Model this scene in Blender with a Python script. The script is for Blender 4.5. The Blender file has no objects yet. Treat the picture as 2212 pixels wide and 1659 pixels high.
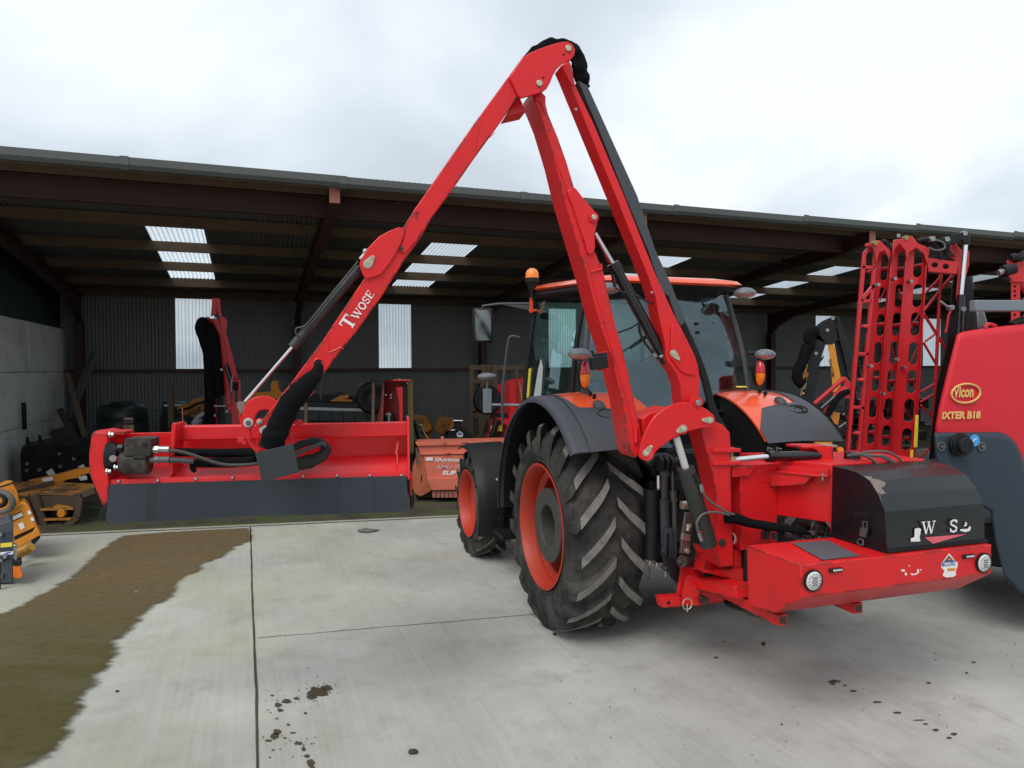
import bpy, bmesh, math, random
from mathutils import Vector, Matrix, noise
from mathutils.geometry import tessellate_polygon
random.seed(7)
sc = bpy.context.scene
COL = sc.collection
R = math.radians

# ---------------------------------------------------------------- camera
F_PX = 1534.0            # focal length in the 2212-px wide view
PITCH = math.atan(33.5 / F_PX)
EYE = Vector((0, 0, 2.0))
cam_d = bpy.data.cameras.new('camera'); cam = bpy.data.objects.new('camera', cam_d); COL.objects.link(cam)
ROLL = R(.27)
cam.location = EYE; cam.rotation_euler = (Matrix.Rotation(R(90) - PITCH, 3, 'X') @ Matrix.Rotation(-ROLL, 3, 'Z')).to_euler()
cam_d.sensor_width = 36; cam_d.lens = 36 * F_PX / 2212; cam_d.clip_end = 3000; cam_d.clip_start = 0.05
sc.camera = cam
sc.render.resolution_x = 1024; sc.render.resolution_y = 768

# ---------------------------------------------------------------- world: overcast sky
SUN_EL, SUN_AZ = R(52), R(205)     # azimuth clockwise from +Y (behind the camera, slightly left)
w = bpy.data.worlds.new('World'); sc.world = w; w.use_nodes = True
nt = w.node_tree; nt.nodes.clear()
def N(t, typ, **kw):
    n = t.nodes.new(typ)
    for k, v in kw.items(): setattr(n, k, v)
    return n
out = N(nt, 'ShaderNodeOutputWorld'); mixs = N(nt, 'ShaderNodeMixShader')
b1 = N(nt, 'ShaderNodeBackground'); b2 = N(nt, 'ShaderNodeBackground')
sky = N(nt, 'ShaderNodeTexSky', sky_type='NISHITA', sun_disc=False)
sky.sun_elevation = SUN_EL; sky.sun_rotation = SUN_AZ; sky.dust_density = 3
nt.links.new(sky.outputs[0], b1.inputs[0]); b1.inputs[1].default_value = 0.12
tc = N(nt, 'ShaderNodeTexCoord'); sep = N(nt, 'ShaderNodeSeparateXYZ'); nt.links.new(tc.outputs['Generated'], sep.inputs[0])
az = N(nt, 'ShaderNodeMath', operation='ADD'); az.inputs[1].default_value = 0.28; nt.links.new(sep.outputs[2], az.inputs[0])
dx = N(nt, 'ShaderNodeMath', operation='DIVIDE'); dy = N(nt, 'ShaderNodeMath', operation='DIVIDE')
nt.links.new(sep.outputs[0], dx.inputs[0]); nt.links.new(az.outputs[0], dx.inputs[1])
nt.links.new(sep.outputs[1], dy.inputs[0]); nt.links.new(az.outputs[0], dy.inputs[1])
cmb = N(nt, 'ShaderNodeCombineXYZ'); nt.links.new(dx.outputs[0], cmb.inputs[0]); nt.links.new(dy.outputs[0], cmb.inputs[1])
cn = N(nt, 'ShaderNodeTexNoise'); cn.inputs['Scale'].default_value = 1.15; cn.inputs['Detail'].default_value = 5; cn.inputs['Roughness'].default_value = .45
cn.inputs['Distortion'].default_value = 0.35
cmb.inputs[2].default_value = 3.3
nt.links.new(cmb.outputs[0], cn.inputs['Vector'])
cr = N(nt, 'ShaderNodeValToRGB'); e = cr.color_ramp.elements
e[0].position = .34; e[0].color = (.53, .59, .65, 1); e[1].position = .62; e[1].color = (.86, .90, .93, 1)
m_ = e.new(.47); m_.color = (.63, .70, .77, 1)
nt.links.new(cn.outputs[0], cr.inputs[0]); nt.links.new(cr.outputs[0], b2.inputs[0]); b2.inputs[1].default_value = 0.98
mixs.inputs[0].default_value = .93
nt.links.new(b1.outputs[0], mixs.inputs[1]); nt.links.new(b2.outputs[0], mixs.inputs[2]); nt.links.new(mixs.outputs[0], out.inputs[0])

sun_d = bpy.data.lights.new('sun', 'SUN'); sun_d.energy = 1.5; sun_d.angle = R(32); sun_d.color = (1, .97, .93)
sun = bpy.data.objects.new('sun', sun_d); COL.objects.link(sun)
sdir = Vector((math.sin(SUN_AZ) * math.cos(SUN_EL), math.cos(SUN_AZ) * math.cos(SUN_EL), math.sin(SUN_EL)))
sun.rotation_euler = (-sdir).to_track_quat('-Z', 'Y').to_euler(); sun.location = sdir * 30
sc.view_settings.view_transform = 'Standard'; sc.view_settings.look = 'None'; sc.view_settings.exposure = 0.30; sc.view_settings.gamma = 1
sc.render.engine = 'CYCLES'

# ---------------------------------------------------------------- projection helpers (design tool: photo point -> point on a real plane)
UPV = Vector((0, math.sin(PITCH), math.cos(PITCH))); FWD = Vector((0, math.cos(PITCH), -math.sin(PITCH)))
def ray(u, v):
    x, y = u - 1106, v - 829.5; x, y = x * math.cos(ROLL) - y * math.sin(ROLL), y * math.cos(ROLL) + x * math.sin(ROLL)
    return Vector((1, 0, 0)) * (x / F_PX) + UPV * (-y / F_PX) + FWD
def onplane(u, v, P, n):
    d = ray(u, v); return EYE + d * ((Vector(P) - EYE).dot(n) / d.dot(n))
def G(u, v, z=0.0): return onplane(u, v, (0, 0, z), Vector((0, 0, 1)))
def AY(u, v, Y): return onplane(u, v, (0, Y, 0), Vector((0, 1, 0)))
ZR = {'ap': (1026.1, 54.0, .32553), 'dp': (594.05, 378.03, .35818), 'bm': (702.06, 270.0, .36621), 'cb': (918.1, 540.04, .32549),
      'ps': (1350.1, 810.07, .35818), 'bx': (1674.1, 918.1, .29296), 'qd': (1296.1, 864.1, .16276), 'ft': (1404.1, 1080.1, .17902),
      'bd': (1404.1, 945.1, .19531), 'hd': (178.2, 891.1, .16357), 'el': (486.0, 837.1, .13019), 'rm': (621.05, 783.1, .17902),
      'md': (432.04, 594.05, .35808), 'lf': (0, 594.05, .4231), 'll': (0, 918.1, .22797), 'rh': (216.0, 594.05, .21164),
      'ag': (864.1, 756.06, .21164), 'yb': (1647.1, 648.05, .21151), 'cr': (1485.1, 540.0, .22797), 'sp': (1620.1, 459.0, .34173),
      'st': (1836.2, 486.0, .17907), 'gl': (0, 1080.1, .5), 'gr': (1106, 1080.1, .5), 'd': (0, 0, 1)}
def T(k, pts):
    ox, oy, s = ZR[k]; return [(ox + p[0] * s, oy + p[1] * s) for p in pts]

# ---------------------------------------------------------------- materials
MATS = {}
def mat(name, col, rough=.5, metal=0, coat=0, var=.10, scale=5, bump=0, bscale=60, dirt=None, dscale=3, damt=.5, chips=None, camt=.35, cscale=14, spec=.5, edge=None):
    m = bpy.data.materials.new(name); m.use_nodes = True; t = m.node_tree; L = t.links.new
    b = t.nodes['Principled BSDF']; b.inputs['Roughness'].default_value = rough; b.inputs['Metallic'].default_value = metal
    b.inputs['Coat Weight'].default_value = coat; b.inputs['Coat Roughness'].default_value = .12; b.inputs['Specular IOR Level'].default_value = spec
    tc = N(t, 'ShaderNodeTexCoord'); no = N(t, 'ShaderNodeTexNoise'); no.inputs['Scale'].default_value = scale; no.inputs['Detail'].default_value = 6
    L(tc.outputs['Object'], no.inputs['Vector'])
    mx = N(t, 'ShaderNodeMix', data_type='RGBA'); c = Vector(col[:3])
    lo = c * (1 - var); hi = c * (1 + var)
    mx.inputs[6].default_value = (*lo, 1); mx.inputs[7].default_value = (*hi, 1); L(no.outputs[0], mx.inputs[0]); cur = mx.outputs[2]
    if dirt:
        n2 = N(t, 'ShaderNodeTexNoise'); n2.inputs['Scale'].default_value = dscale; n2.inputs['Detail'].default_value = 9; n2.inputs['Roughness'].default_value = .65
        L(tc.outputs['Object'], n2.inputs['Vector'])
        rp = N(t, 'ShaderNodeMapRange'); rp.inputs[1].default_value = .62 - .25 * damt; rp.inputs[2].default_value = .80 - .1 * damt; rp.inputs[4].default_value = min(1, damt * 1.2)
        L(n2.outputs[0], rp.inputs[0]); m2 = N(t, 'ShaderNodeMix', data_type='RGBA'); L(rp.outputs[0], m2.inputs[0]); L(cur, m2.inputs[6])
        m2.inputs[7].default_value = (*dirt, 1); cur = m2.outputs[2]
    if chips:
        n3 = N(t, 'ShaderNodeTexNoise'); n3.inputs['Scale'].default_value = cscale; n3.inputs['Detail'].default_value = 10; n3.inputs['Roughness'].default_value = .75
        L(tc.outputs['Object'], n3.inputs['Vector'])
        rp = N(t, 'ShaderNodeMapRange'); rp.inputs[1].default_value = .74 - .2 * camt; rp.inputs[2].default_value = .76 - .2 * camt
        L(n3.outputs[0], rp.inputs[0]); m3 = N(t, 'ShaderNodeMix', data_type='RGBA'); L(rp.outputs[0], m3.inputs[0]); L(cur, m3.inputs[6])
        m3.inputs[7].default_value = (*chips, 1); cur = m3.outputs[2]
    if edge:      # paint rubbed off along the edges
        bv = N(t, 'ShaderNodeBevel'); bv.inputs['Radius'].default_value = .022; bv.samples = 4; ge = N(t, 'ShaderNodeNewGeometry'); dt = N(t, 'ShaderNodeVectorMath', operation='DOT_PRODUCT')
        L(bv.outputs[0], dt.inputs[0]); L(ge.outputs['True Normal'], dt.inputs[1]); n5 = N(t, 'ShaderNodeTexNoise'); n5.inputs['Scale'].default_value = 11; n5.inputs['Detail'].default_value = 8; n5.inputs['Roughness'].default_value = .7; L(tc.outputs['Object'], n5.inputs['Vector'])
        r1 = N(t, 'ShaderNodeMapRange'); r1.inputs[1].default_value = .995; r1.inputs[2].default_value = .94; L(dt.outputs['Value'], r1.inputs[0])
        r2 = N(t, 'ShaderNodeMapRange'); r2.inputs[1].default_value = .49; r2.inputs[2].default_value = .53; L(n5.outputs[0], r2.inputs[0]); mu = N(t, 'ShaderNodeMath', operation='MULTIPLY'); L(r1.outputs[0], mu.inputs[0]); L(r2.outputs[0], mu.inputs[1])
        m5 = N(t, 'ShaderNodeMix', data_type='RGBA'); L(mu.outputs[0], m5.inputs[0]); L(cur, m5.inputs[6]); m5.inputs[7].default_value = (*edge, 1); cur = m5.outputs[2]
    L(cur, b.inputs['Base Color'])
    rr = N(t, 'ShaderNodeMapRange'); rr.inputs[3].default_value = max(0, rough - .08); rr.inputs[4].default_value = min(1, rough + .12); L(no.outputs[0], rr.inputs[0]); L(rr.outputs[0], b.inputs['Roughness'])
    if bump:
        n4 = N(t, 'ShaderNodeTexNoise'); n4.inputs['Scale'].default_value = bscale; n4.inputs['Detail'].default_value = 4; L(tc.outputs['Object'], n4.inputs['Vector'])
        bp = N(t, 'ShaderNodeBump'); bp.inputs['Strength'].default_value = bump; bp.inputs['Distance'].default_value = .01; L(n4.outputs[0], bp.inputs['Height']); L(bp.outputs[0], b.inputs['Normal'])
    MATS[name] = m; return m
RUST = (.07, .03, .015); MUD = (.10, .075, .05)
RED = mat('red_paint', (.66, .011, .015), .36, coat=.12, spec=.4, var=.12, scale=2.5, chips=(.05, .015, .012), camt=.12, cscale=9, dirt=(.32, .03, .03), damt=.42)
REDW = mat('worn_red_paint', (.65, .011, .014), .42, coat=.08, spec=.4, var=.14, scale=2.5, chips=(.03, .015, .012), camt=.42, cscale=7, dirt=(.26, .022, .02), damt=.45, edge=(.035, .018, .012))
REDS = mat('sprayer_red', (.50, .012, .018), .4, coat=.2, var=.05)
REDT = mat('tank_red', (.60, .016, .030), .5, spec=.4, var=.04, bump=.05, bscale=200)
NAVY = mat('navy_plastic', (.030, .043, .060), .5, spec=.3, var=.08, bump=.05, bscale=150)
ORANGE = mat('orange_paint', (.78, .085, .02), .28, coat=.6, var=.04)
RIMO = mat('rim_orange', (.48, .036, .013), .5, var=.15, dirt=(.16, .05, .028), damt=.55, dscale=5)
SALMON = mat('salmon_paint', (.62, .15, .09), .5, var=.08, dirt=(.30, .07, .04), damt=.4)
CHAR = mat('charcoal_plastic', (.050, .056, .066), .55, var=.12, bump=.15, bscale=250, dirt=(.12, .12, .12), damt=.2)
BLACKP = mat('black_plastic', (.009, .009, .010), .5, spec=.3, var=.2)
BLACKM = mat('black_metal', (.008, .009, .010), .4, var=.2, spec=.35)
COVER = mat('black_cover', (.005, .007, .010), .24, coat=0, spec=.62, var=.2, chips=(.20, .13, .10), camt=.05)
GREYM = mat('grey_metal', (.11, .11, .105), .5, metal=.3, var=.15)
WEIGHT = mat('wheel_weight_grey', (.055, .053, .048), .6, var=.15, dirt=(.16, .13, .10), damt=.3)
CHROME = mat('chrome', (.75, .75, .77), .15, metal=1, var=.03)
ZINC = mat('zinc', (.55, .52, .40), .38, metal=.8, var=.15)
STEEL = mat('steel', (.36, .36, .36), .38, metal=.9, var=.1)
CYLB = mat('cylinder_black', (.006, .007, .008), .22, spec=.6, var=.15)
CYLD = mat('cylinder_dirty', (.022, .024, .026), .45, var=.3, dirt=(.10, .07, .05), damt=.55, dscale=30)
CLOTH = mat('black_sleeve', (.004, .004, .005), .9, spec=.15, var=.4, bump=.5, bscale=35)
CLOTH2 = mat('worn_sleeve', (.018, .018, .019), .8, var=.4, bump=.6, bscale=25)
RUBFLAP = mat('flap_rubber', (.030, .038, .047), .5, spec=.25, var=.2, dirt=(.05, .06, .07), damt=.4, dscale=2, scale=3, bump=.08, bscale=20)
RUBDARK = mat('dark_rubber', (.022, .028, .032), .6, var=.25, dirt=(.06, .05, .04), damt=.3)
TYRE = mat('tyre_rubber', (.022, .021, .021), .75, spec=.25, var=.35, scale=7, bump=.2, bscale=60, dirt=(.115, .105, .092), damt=.85, dscale=3)
LUG = mat('dusty_lug_rubber', (.20, .195, .18), .9, var=.4, scale=25, bump=.4, bscale=90, dirt=(.07, .065, .06), damt=.6, dscale=14)
MOTOR = mat('motor_cast_iron', (.032, .028, .025), .6, spec=.3, var=.5, scale=12, dirt=(.12, .095, .08), damt=.6, dscale=14, bump=.4, bscale=40)
YEL = mat('yellow_paint', (.60, .22, .012), .45, coat=.2, var=.1, chips=(.08, .05, .03), camt=.2)
YELR = mat('rusty_yellow', (.42, .17, .02), .65, var=.25, chips=(.05, .028, .015), camt=.95, cscale=4, dirt=(.10, .05, .02), damt=.7)
RUSTM = mat('rusty_brown', (.07, .045, .028), .8, var=.35, bump=.3)
WHITE = mat('white_paint', (.75, .74, .72), .5, var=.05)
GOLD = mat('gold_sticker', (.70, .42, .13), .5, var=.05)
PINK = mat('faded_pink', (.70, .12, .16), .5, var=.08)
BLUE = mat('blue_plastic', (.02, .10, .50), .4)
BLUEL = mat('light_blue_sticker', (.05, .33, .70), .4)
YELL = mat('yellow_sticker', (.75, .60, .05), .5)
AMBER = mat('amber_lens', (.85, .22, .01), .2, coat=.6)
TAILR = mat('red_lens', (.50, .008, .02), .2, coat=.6)
LENSW = mat('clear_lens', (.62, .60, .60), .18, coat=.8, var=.25, scale=60)
LAMPP = mat('pinkish_lamp_glass', (.42, .22, .20), .2, coat=.7, var=.3, scale=40)
SILVER = mat('silver_plastic', (.13, .14, .16), .4, var=.06)
GOLDCH = mat('brass_chain', (.35, .27, .10), .4, metal=.7)
WOOD = mat('pale_wood', (.17, .115, .075), .8, var=.3, scale=9)
TIMB = mat('purlin_timber', (.105, .068, .040), .8, var=.45, scale=4, dirt=(.06, .035, .02), damt=.5, dscale=1.5)
OXIDE = mat('oxide_steel', (.045, .013, .011), .6, var=.2)
OXIDEP = mat('oxide_steel_end', (.42, .15, .11), .6, var=.1)
GUTT = mat('grey_gutter', (.080, .090, .085), .5, var=.15, scale=1.5, dirt=(.10, .10, .09), damt=.4)
GREENC = mat('dark_green_cladding', (.010, .026, .019), .6, var=.15)
CONCW = mat('concrete_panel', (.70, .70, .67), .85, var=.22, scale=2.2, dirt=(.30, .30, .28), damt=.5, dscale=1.2, bump=.15, bscale=30)
OILT = mat('dark_green_tank', (.008, .018, .017), .4, var=.2)
MIRRG = mat('mirror_glass', (.17, .19, .19), .03, metal=1, var=0)
GREYB = mat('grey_tube_paint', (.17, .20, .23), .4, var=.08)

def streaks(m, col, amt, sx=60, sz=1.2):     # dark dirt runs down a hanging sheet
    t = m.node_tree; b = t.nodes['Principled BSDF']; src = b.inputs['Base Color'].links[0].from_socket; tc = N(t, 'ShaderNodeTexCoord'); mp = N(t, 'ShaderNodeMapping'); mp.inputs['Scale'].default_value = (sx, sx * .3, sz); n = N(t, 'ShaderNodeTexNoise'); n.inputs['Scale'].default_value = .35; n.inputs['Detail'].default_value = 5
    t.links.new(tc.outputs['Object'], mp.inputs[0]); t.links.new(mp.outputs[0], n.inputs['Vector']); r = N(t, 'ShaderNodeMapRange'); r.inputs[1].default_value = .55; r.inputs[2].default_value = .72; r.inputs[4].default_value = amt; t.links.new(n.outputs[0], r.inputs[0])
    x = N(t, 'ShaderNodeMix', data_type='RGBA'); t.links.new(r.outputs[0], x.inputs[0]); t.links.new(src, x.inputs[6]); x.inputs[7].default_value = (*col, 1); t.links.new(x.outputs[2], b.inputs['Base Color'])
streaks(RUBFLAP, (.014, .017, .020), .5)
def glass_mat():
    m = bpy.data.materials.new('cab_glass'); m.use_nodes = True; t = m.node_tree; t.nodes.clear()
    o = N(t, 'ShaderNodeOutputMaterial'); mx = N(t, 'ShaderNodeMixShader'); tr = N(t, 'ShaderNodeBsdfTransparent'); gl = N(t, 'ShaderNodeBsdfGlossy')
    fr = N(t, 'ShaderNodeFresnel'); fr.inputs[0].default_value = 1.55; ad = N(t, 'ShaderNodeMath', operation='ADD'); ad.inputs[1].default_value = .085
    tr.inputs[0].default_value = (.66, .84, .81, 1); gl.inputs['Roughness'].default_value = .02; gl.inputs[0].default_value = (.72, .92, .98, 1)
    t.links.new(fr.outputs[0], ad.inputs[0]); t.links.new(ad.outputs[0], mx.inputs[0]); t.links.new(tr.outputs[0], mx.inputs[1]); t.links.new(gl.outputs[0], mx.inputs[2]); t.links.new(mx.outputs[0], o.inputs[0])
    return m
GLASS = glass_mat()
def translucent_mat():
    m = bpy.data.materials.new('grp_translucent_sheet'); m.use_nodes = True; t = m.node_tree; t.nodes.clear()
    o = N(t, 'ShaderNodeOutputMaterial'); mx = N(t, 'ShaderNodeMixShader'); tr = N(t, 'ShaderNodeBsdfTransparent'); tl = N(t, 'ShaderNodeBsdfTranslucent')
    tcn = N(t, 'ShaderNodeTexCoord'); nn = N(t, 'ShaderNodeTexNoise'); nn.inputs['Scale'].default_value = 3; nn.inputs['Detail'].default_value = 8
    mpp = N(t, 'ShaderNodeMapping'); mpp.inputs['Scale'].default_value = (6, 6, .6)
    t.links.new(tcn.outputs['Object'], mpp.inputs[0]); t.links.new(mpp.outputs[0], nn.inputs['Vector'])
    mc = N(t, 'ShaderNodeMix', data_type='RGBA'); mc.inputs[6].default_value = (.62, .68, .72, 1); mc.inputs[7].default_value = (.95, .98, 1, 1)
    t.links.new(nn.outputs[0], mc.inputs[0]); t.links.new(mc.outputs[2], tl.inputs[0]); t.links.new(mc.outputs[2], tr.inputs[0])
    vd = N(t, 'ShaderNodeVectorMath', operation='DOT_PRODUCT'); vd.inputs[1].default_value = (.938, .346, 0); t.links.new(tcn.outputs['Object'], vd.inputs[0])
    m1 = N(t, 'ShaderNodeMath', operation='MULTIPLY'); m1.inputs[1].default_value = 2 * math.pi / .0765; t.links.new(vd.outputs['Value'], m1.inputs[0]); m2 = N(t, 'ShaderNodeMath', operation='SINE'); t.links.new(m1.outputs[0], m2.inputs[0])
    rg = N(t, 'ShaderNodeMapRange'); rg.inputs[1].default_value = .2; rg.inputs[2].default_value = 1; rg.inputs[3].default_value = 1; rg.inputs[4].default_value = .62; t.links.new(m2.outputs[0], rg.inputs[0])  # rib shading painted into the sheet colour as bands of valley dirt
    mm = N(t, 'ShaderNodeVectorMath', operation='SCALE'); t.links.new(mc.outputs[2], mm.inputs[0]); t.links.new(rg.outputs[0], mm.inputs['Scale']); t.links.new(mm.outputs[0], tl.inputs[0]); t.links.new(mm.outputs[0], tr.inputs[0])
    mx.inputs[0].default_value = .45; t.links.new(tr.outputs[0], mx.inputs[1]); t.links.new(tl.outputs[0], mx.inputs[2]); t.links.new(mx.outputs[0], o.inputs[0])
    return m
GRP = translucent_mat()

# ---------------------------------------------------------------- mesh builder (world coordinates)
class MB:
    def __init__(s): s.v = []; s.f = []
    def add(s, vs, fs):
        o = len(s.v); s.v += [Vector(p) for p in vs]; s.f += [tuple(i + o for i in f) for f in fs]; return s
    def hexa(s, b, t):           # two quads (lists of 4 points)
        return s.add(list(b) + list(t), [(3, 2, 1, 0), (4, 5, 6, 7), (0, 1, 5, 4), (1, 2, 6, 5), (2, 3, 7, 6), (3, 0, 4, 7)])
    def box(s, c, sx, sy, sz, X=Vector((1, 0, 0)), Y=None, Z=Vector((0, 0, 1))):
        c = Vector(c); X = Vector(X).normalized(); Z = Vector(Z).normalized(); Y = Vector(Y).normalized() if Y is not None else Z.cross(X).normalized()
        a, b, d = X * sx / 2, Y * sy / 2, Z * sz / 2
        return s.hexa([c - a - b - d, c + a - b - d, c + a + b - d, c - a + b - d], [c - a - b + d, c + a - b + d, c + a + b + d, c - a + b + d])
    def bar(s, p, q, wd, th, side=None):   # rectangular bar p->q, width wd along side, th across
        p, q = Vector(p), Vector(q); Z = (q - p).normalized()
        if side is None: side = Vector((0, 0, 1)) if abs(Z.z) < .9 else Vector((1, 0, 0))
        side = Vector(side); X = (side - Z * side.dot(Z)).normalized(); Y = Z.cross(X)
        return s.box((p + q) / 2, wd, th, (q - p).length, X, Y, Z)
    def cyl(s, p, q, r, r2=None, n=20, caps=True):
        p, q = Vector(p), Vector(q); r2 = r if r2 is None else r2; Z = (q - p).normalized()
        a = Vector((0, 0, 1)) if abs(Z.z) < .9 else Vector((1, 0, 0)); X = Z.cross(a).normalized(); Y = Z.cross(X)
        vs = [p + (X * math.cos(i * 2 * math.pi / n) + Y * math.sin(i * 2 * math.pi / n)) * r for i in range(n)] + \
             [q + (X * math.cos(i * 2 * math.pi / n) + Y * math.sin(i * 2 * math.pi / n)) * r2 for i in range(n)]
        fs = [(i, (i + 1) % n, n + (i + 1) % n, n + i) for i in range(n)]
        if caps: fs += [tuple(range(n - 1, -1, -1)), tuple(range(n, 2 * n))]
        return s.add(vs, fs)
    def tube(s, pts, r, n=8, smooth=0, wob=0):
        pts = [Vector(p) for p in pts]
        rs = r if isinstance(r, (list, tuple)) else [r] * len(pts)
        if smooth:
            P = []; RR = []
            m = len(pts)
            for i in range(m - 1):
                p0 = pts[max(0, i - 1)]; p1 = pts[i]; p2 = pts[i + 1]; p3 = pts[min(m - 1, i + 2)]
                for k in range(smooth):
                    t = k / smooth
                    P.append(.5 * ((2 * p1) + (p2 - p0) * t + (2 * p0 - 5 * p1 + 4 * p2 - p3) * t * t + (3 * p1 - p0 - 3 * p2 + p3) * t ** 3)); RR.append(rs[i] * (1 - t) + rs[i + 1] * t)
            P.append(pts[-1]); RR.append(rs[-1]); pts, rs = P, RR
        rings = []; prev = None
        for i, p in enumerate(pts):
            d = (pts[min(i + 1, len(pts) - 1)] - pts[max(i - 1, 0)]).normalized()
            if prev is None:
                a = Vector((0, 0, 1)) if abs(d.z) < .9 else Vector((1, 0, 0)); X = d.cross(a).normalized()
            else: X = (prev - d * prev.dot(d)).normalized()
            prev = X; Y = d.cross(X); ring = []
            for k in range(n):
                an = k * 2 * math.pi / n; rr = rs[i]
                if wob: rr *= 1 + wob * noise.noise(Vector((p.x * 7 + math.cos(an) * .9, i * .30, math.sin(an) * .9 + p.z * 7)))
                ring.append(p + (X * math.cos(an) + Y * math.sin(an)) * rr)
            rings.append(ring)
        vs = [p for rg in rings for p in rg]; m = len(rings)
        fs = [(i * n + k, i * n + (k + 1) % n, (i + 1) * n + (k + 1) % n, (i + 1) * n + k) for i in range(m - 1) for k in range(n)]
        fs += [tuple(range(n - 1, -1, -1)), tuple(range((m - 1) * n, m * n))]
        return s.add(vs, fs)
    def lathe(s, prof, o, ax, n=48, closed=False, a0=0, a1=360, ref=None):  # prof: (along, radius)
        o = Vector(o); Z = Vector(ax).normalized(); a = Vector(ref) if ref is not None else (Vector((0, 0, 1)) if abs(Z.z) < .9 else Vector((1, 0, 0)))
        X = (a - Z * a.dot(Z)).normalized(); Y = Z.cross(X); full = abs(a1 - a0) >= 360; m = n if full else n + 1; k = len(prof); vs = []
        for i in range(m):
            an = R(a0 + (a1 - a0) * i / n)
            for (t, r) in prof: vs.append(o + Z * t + (X * math.cos(an) + Y * math.sin(an)) * r)
        fs = []
        for i in range(n):
            j = (i + 1) % m
            for q in range(k if closed else k - 1):
                q2 = (q + 1) % k; fs.append((i * k + q, j * k + q, j * k + q2, i * k + q2))
        return s.add(vs, fs)
    def plate(s, loops, ext):    # loops: list of lists of 3D points (outer first, holes after), extruded by ext
        ext = Vector(ext); loops = [[Vector(p) for p in l] for l in loops]
        flat = [p for l in loops for p in l]; n = len(flat); tris = tessellate_polygon(loops)
        vs = flat + [p + ext for p in flat]; fs = []
        for t in tris: fs.append(tuple(t)); fs.append(tuple(i + n for i in reversed(t)))
        o = 0
        for l in loops:
            m = len(l)
            for i in range(m): fs.append((o + i, o + (i + 1) % m, o + (i + 1) % m + n, o + i + n))
            o += m
        return s.add(vs, fs)
    def ellips(s, c, rx, ry, rz, X=(1, 0, 0), Z=(0, 0, 1), n=18, m=12, lo=-90, hi=90):
        X = Vector(X).normalized(); Z = Vector(Z).normalized(); Y = Z.cross(X); c = Vector(c); vs = []; fs = []
        for i in range(m + 1):
            la = R(lo + (hi - lo) * i / m)
            for k in range(n):
                an = 2 * math.pi * k / n; vs.append(c + X * rx * math.cos(la) * math.cos(an) + Y * ry * math.cos(la) * math.sin(an) + Z * rz * math.sin(la))
        for i in range(m):
            for k in range(n): fs.append((i * n + k, i * n + (k + 1) % n, (i + 1) * n + (k + 1) % n, (i + 1) * n + k))
        fs += [tuple(range(n - 1, -1, -1)), tuple(range(m * n, (m + 1) * n))]
        return s.add(vs, fs)
    def build(s, name, m, parent=None, bevel=0, sharp=35, base=None):
        bm = bmesh.new(); lo = Vector((min(p.x for p in s.v), min(p.y for p in s.v), min(p.z for p in s.v))); hi = Vector((max(p.x for p in s.v), max(p.y for p in s.v), max(p.z for p in s.v)))
        c = Vector(((lo.x + hi.x) / 2, (lo.y + hi.y) / 2, lo.z)) if base is None else Vector(base)
        vv = [bm.verts.new(p - c) for p in s.v]
        for f in s.f:
            if len(set(f)) < 3: continue
            try: bm.faces.new([vv[i] for i in f])
            except ValueError: pass
        bmesh.ops.remove_doubles(bm, verts=bm.verts, dist=1e-5)
        bmesh.ops.recalc_face_normals(bm, faces=bm.faces)
        ca = R(sharp)
        for f in bm.faces: f.smooth = True
        for e in bm.edges:
            e.smooth = len(e.link_faces) == 2 and e.calc_face_angle(0) < ca
        me = bpy.data.meshes.new(name); bm.to_mesh(me); bm.free()
        me.materials.append(m)
        o = bpy.data.objects.new(name, me); COL.objects.link(o)
        pw = wloc(parent) if parent else Vector((0, 0, 0))
        o.location = c - pw; o['_w'] = list(c)
        if parent: o.parent = parent
        if bevel:
            md = o.modifiers.new('bevel', 'BEVEL'); md.width = bevel; md.segments = 2; md.limit_method = 'ANGLE'; md.angle_limit = R(40); md.harden_normals = False
        return o
def wloc(o): return Vector(o['_w'])
def thing(name, label, cat, loc, group=None):
    o = bpy.data.objects.new(name, None); COL.objects.link(o); o.location = Vector(loc); o['_w'] = list(Vector(loc)); o.empty_display_size = .2
    o['label'] = label; o['category'] = cat
    if group: o['group'] = group
    return o
def tag(o, label, cat, group=None):
    o['label'] = label; o['category'] = cat
    if group: o['group'] = group
    return o
def struct(o): o['kind'] = 'structure'; return o
def text(name, body, m, o, X, Y, size, parent, bold=0.0, ext=.001, shear=0, fit=None):
    cu = bpy.data.curves.new(name, 'FONT'); cu.body = body; cu.size = 1; cu.offset = bold; cu.extrude = 0; cu.shear = shear; cu.resolution_u = 3
    to = bpy.data.objects.new(name, cu); COL.objects.link(to); dg = bpy.context.evaluated_depsgraph_get(); dg.update()
    me = bpy.data.meshes.new_from_object(to.evaluated_get(dg)); COL.objects.unlink(to); bpy.data.objects.remove(to)
    X = Vector(X); Y = Vector(Y); X.normalize(); Y.normalize(); nrm = X.cross(Y)
    xs = [v.co.x for v in me.vertices]; ys = [v.co.y for v in me.vertices]; x0, x1 = min(xs), max(xs); y0, y1 = min(ys), max(ys)
    if fit: sx = fit / (x1 - x0); sy = size / (y1 - y0)
    else: sx = sy = size / (y1 - y0)
    mb = MB(); mb.v = [Vector(o) + X * (v.co.x - x0) * sx + Y * (v.co.y - y0) * sy + nrm * ext for v in me.vertices]; mb.f = [tuple(p.vertices) for p in me.polygons]
    # give the lettering a little body so that it is a real decal
    ob = mb.build(name, m, parent); return ob
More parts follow.
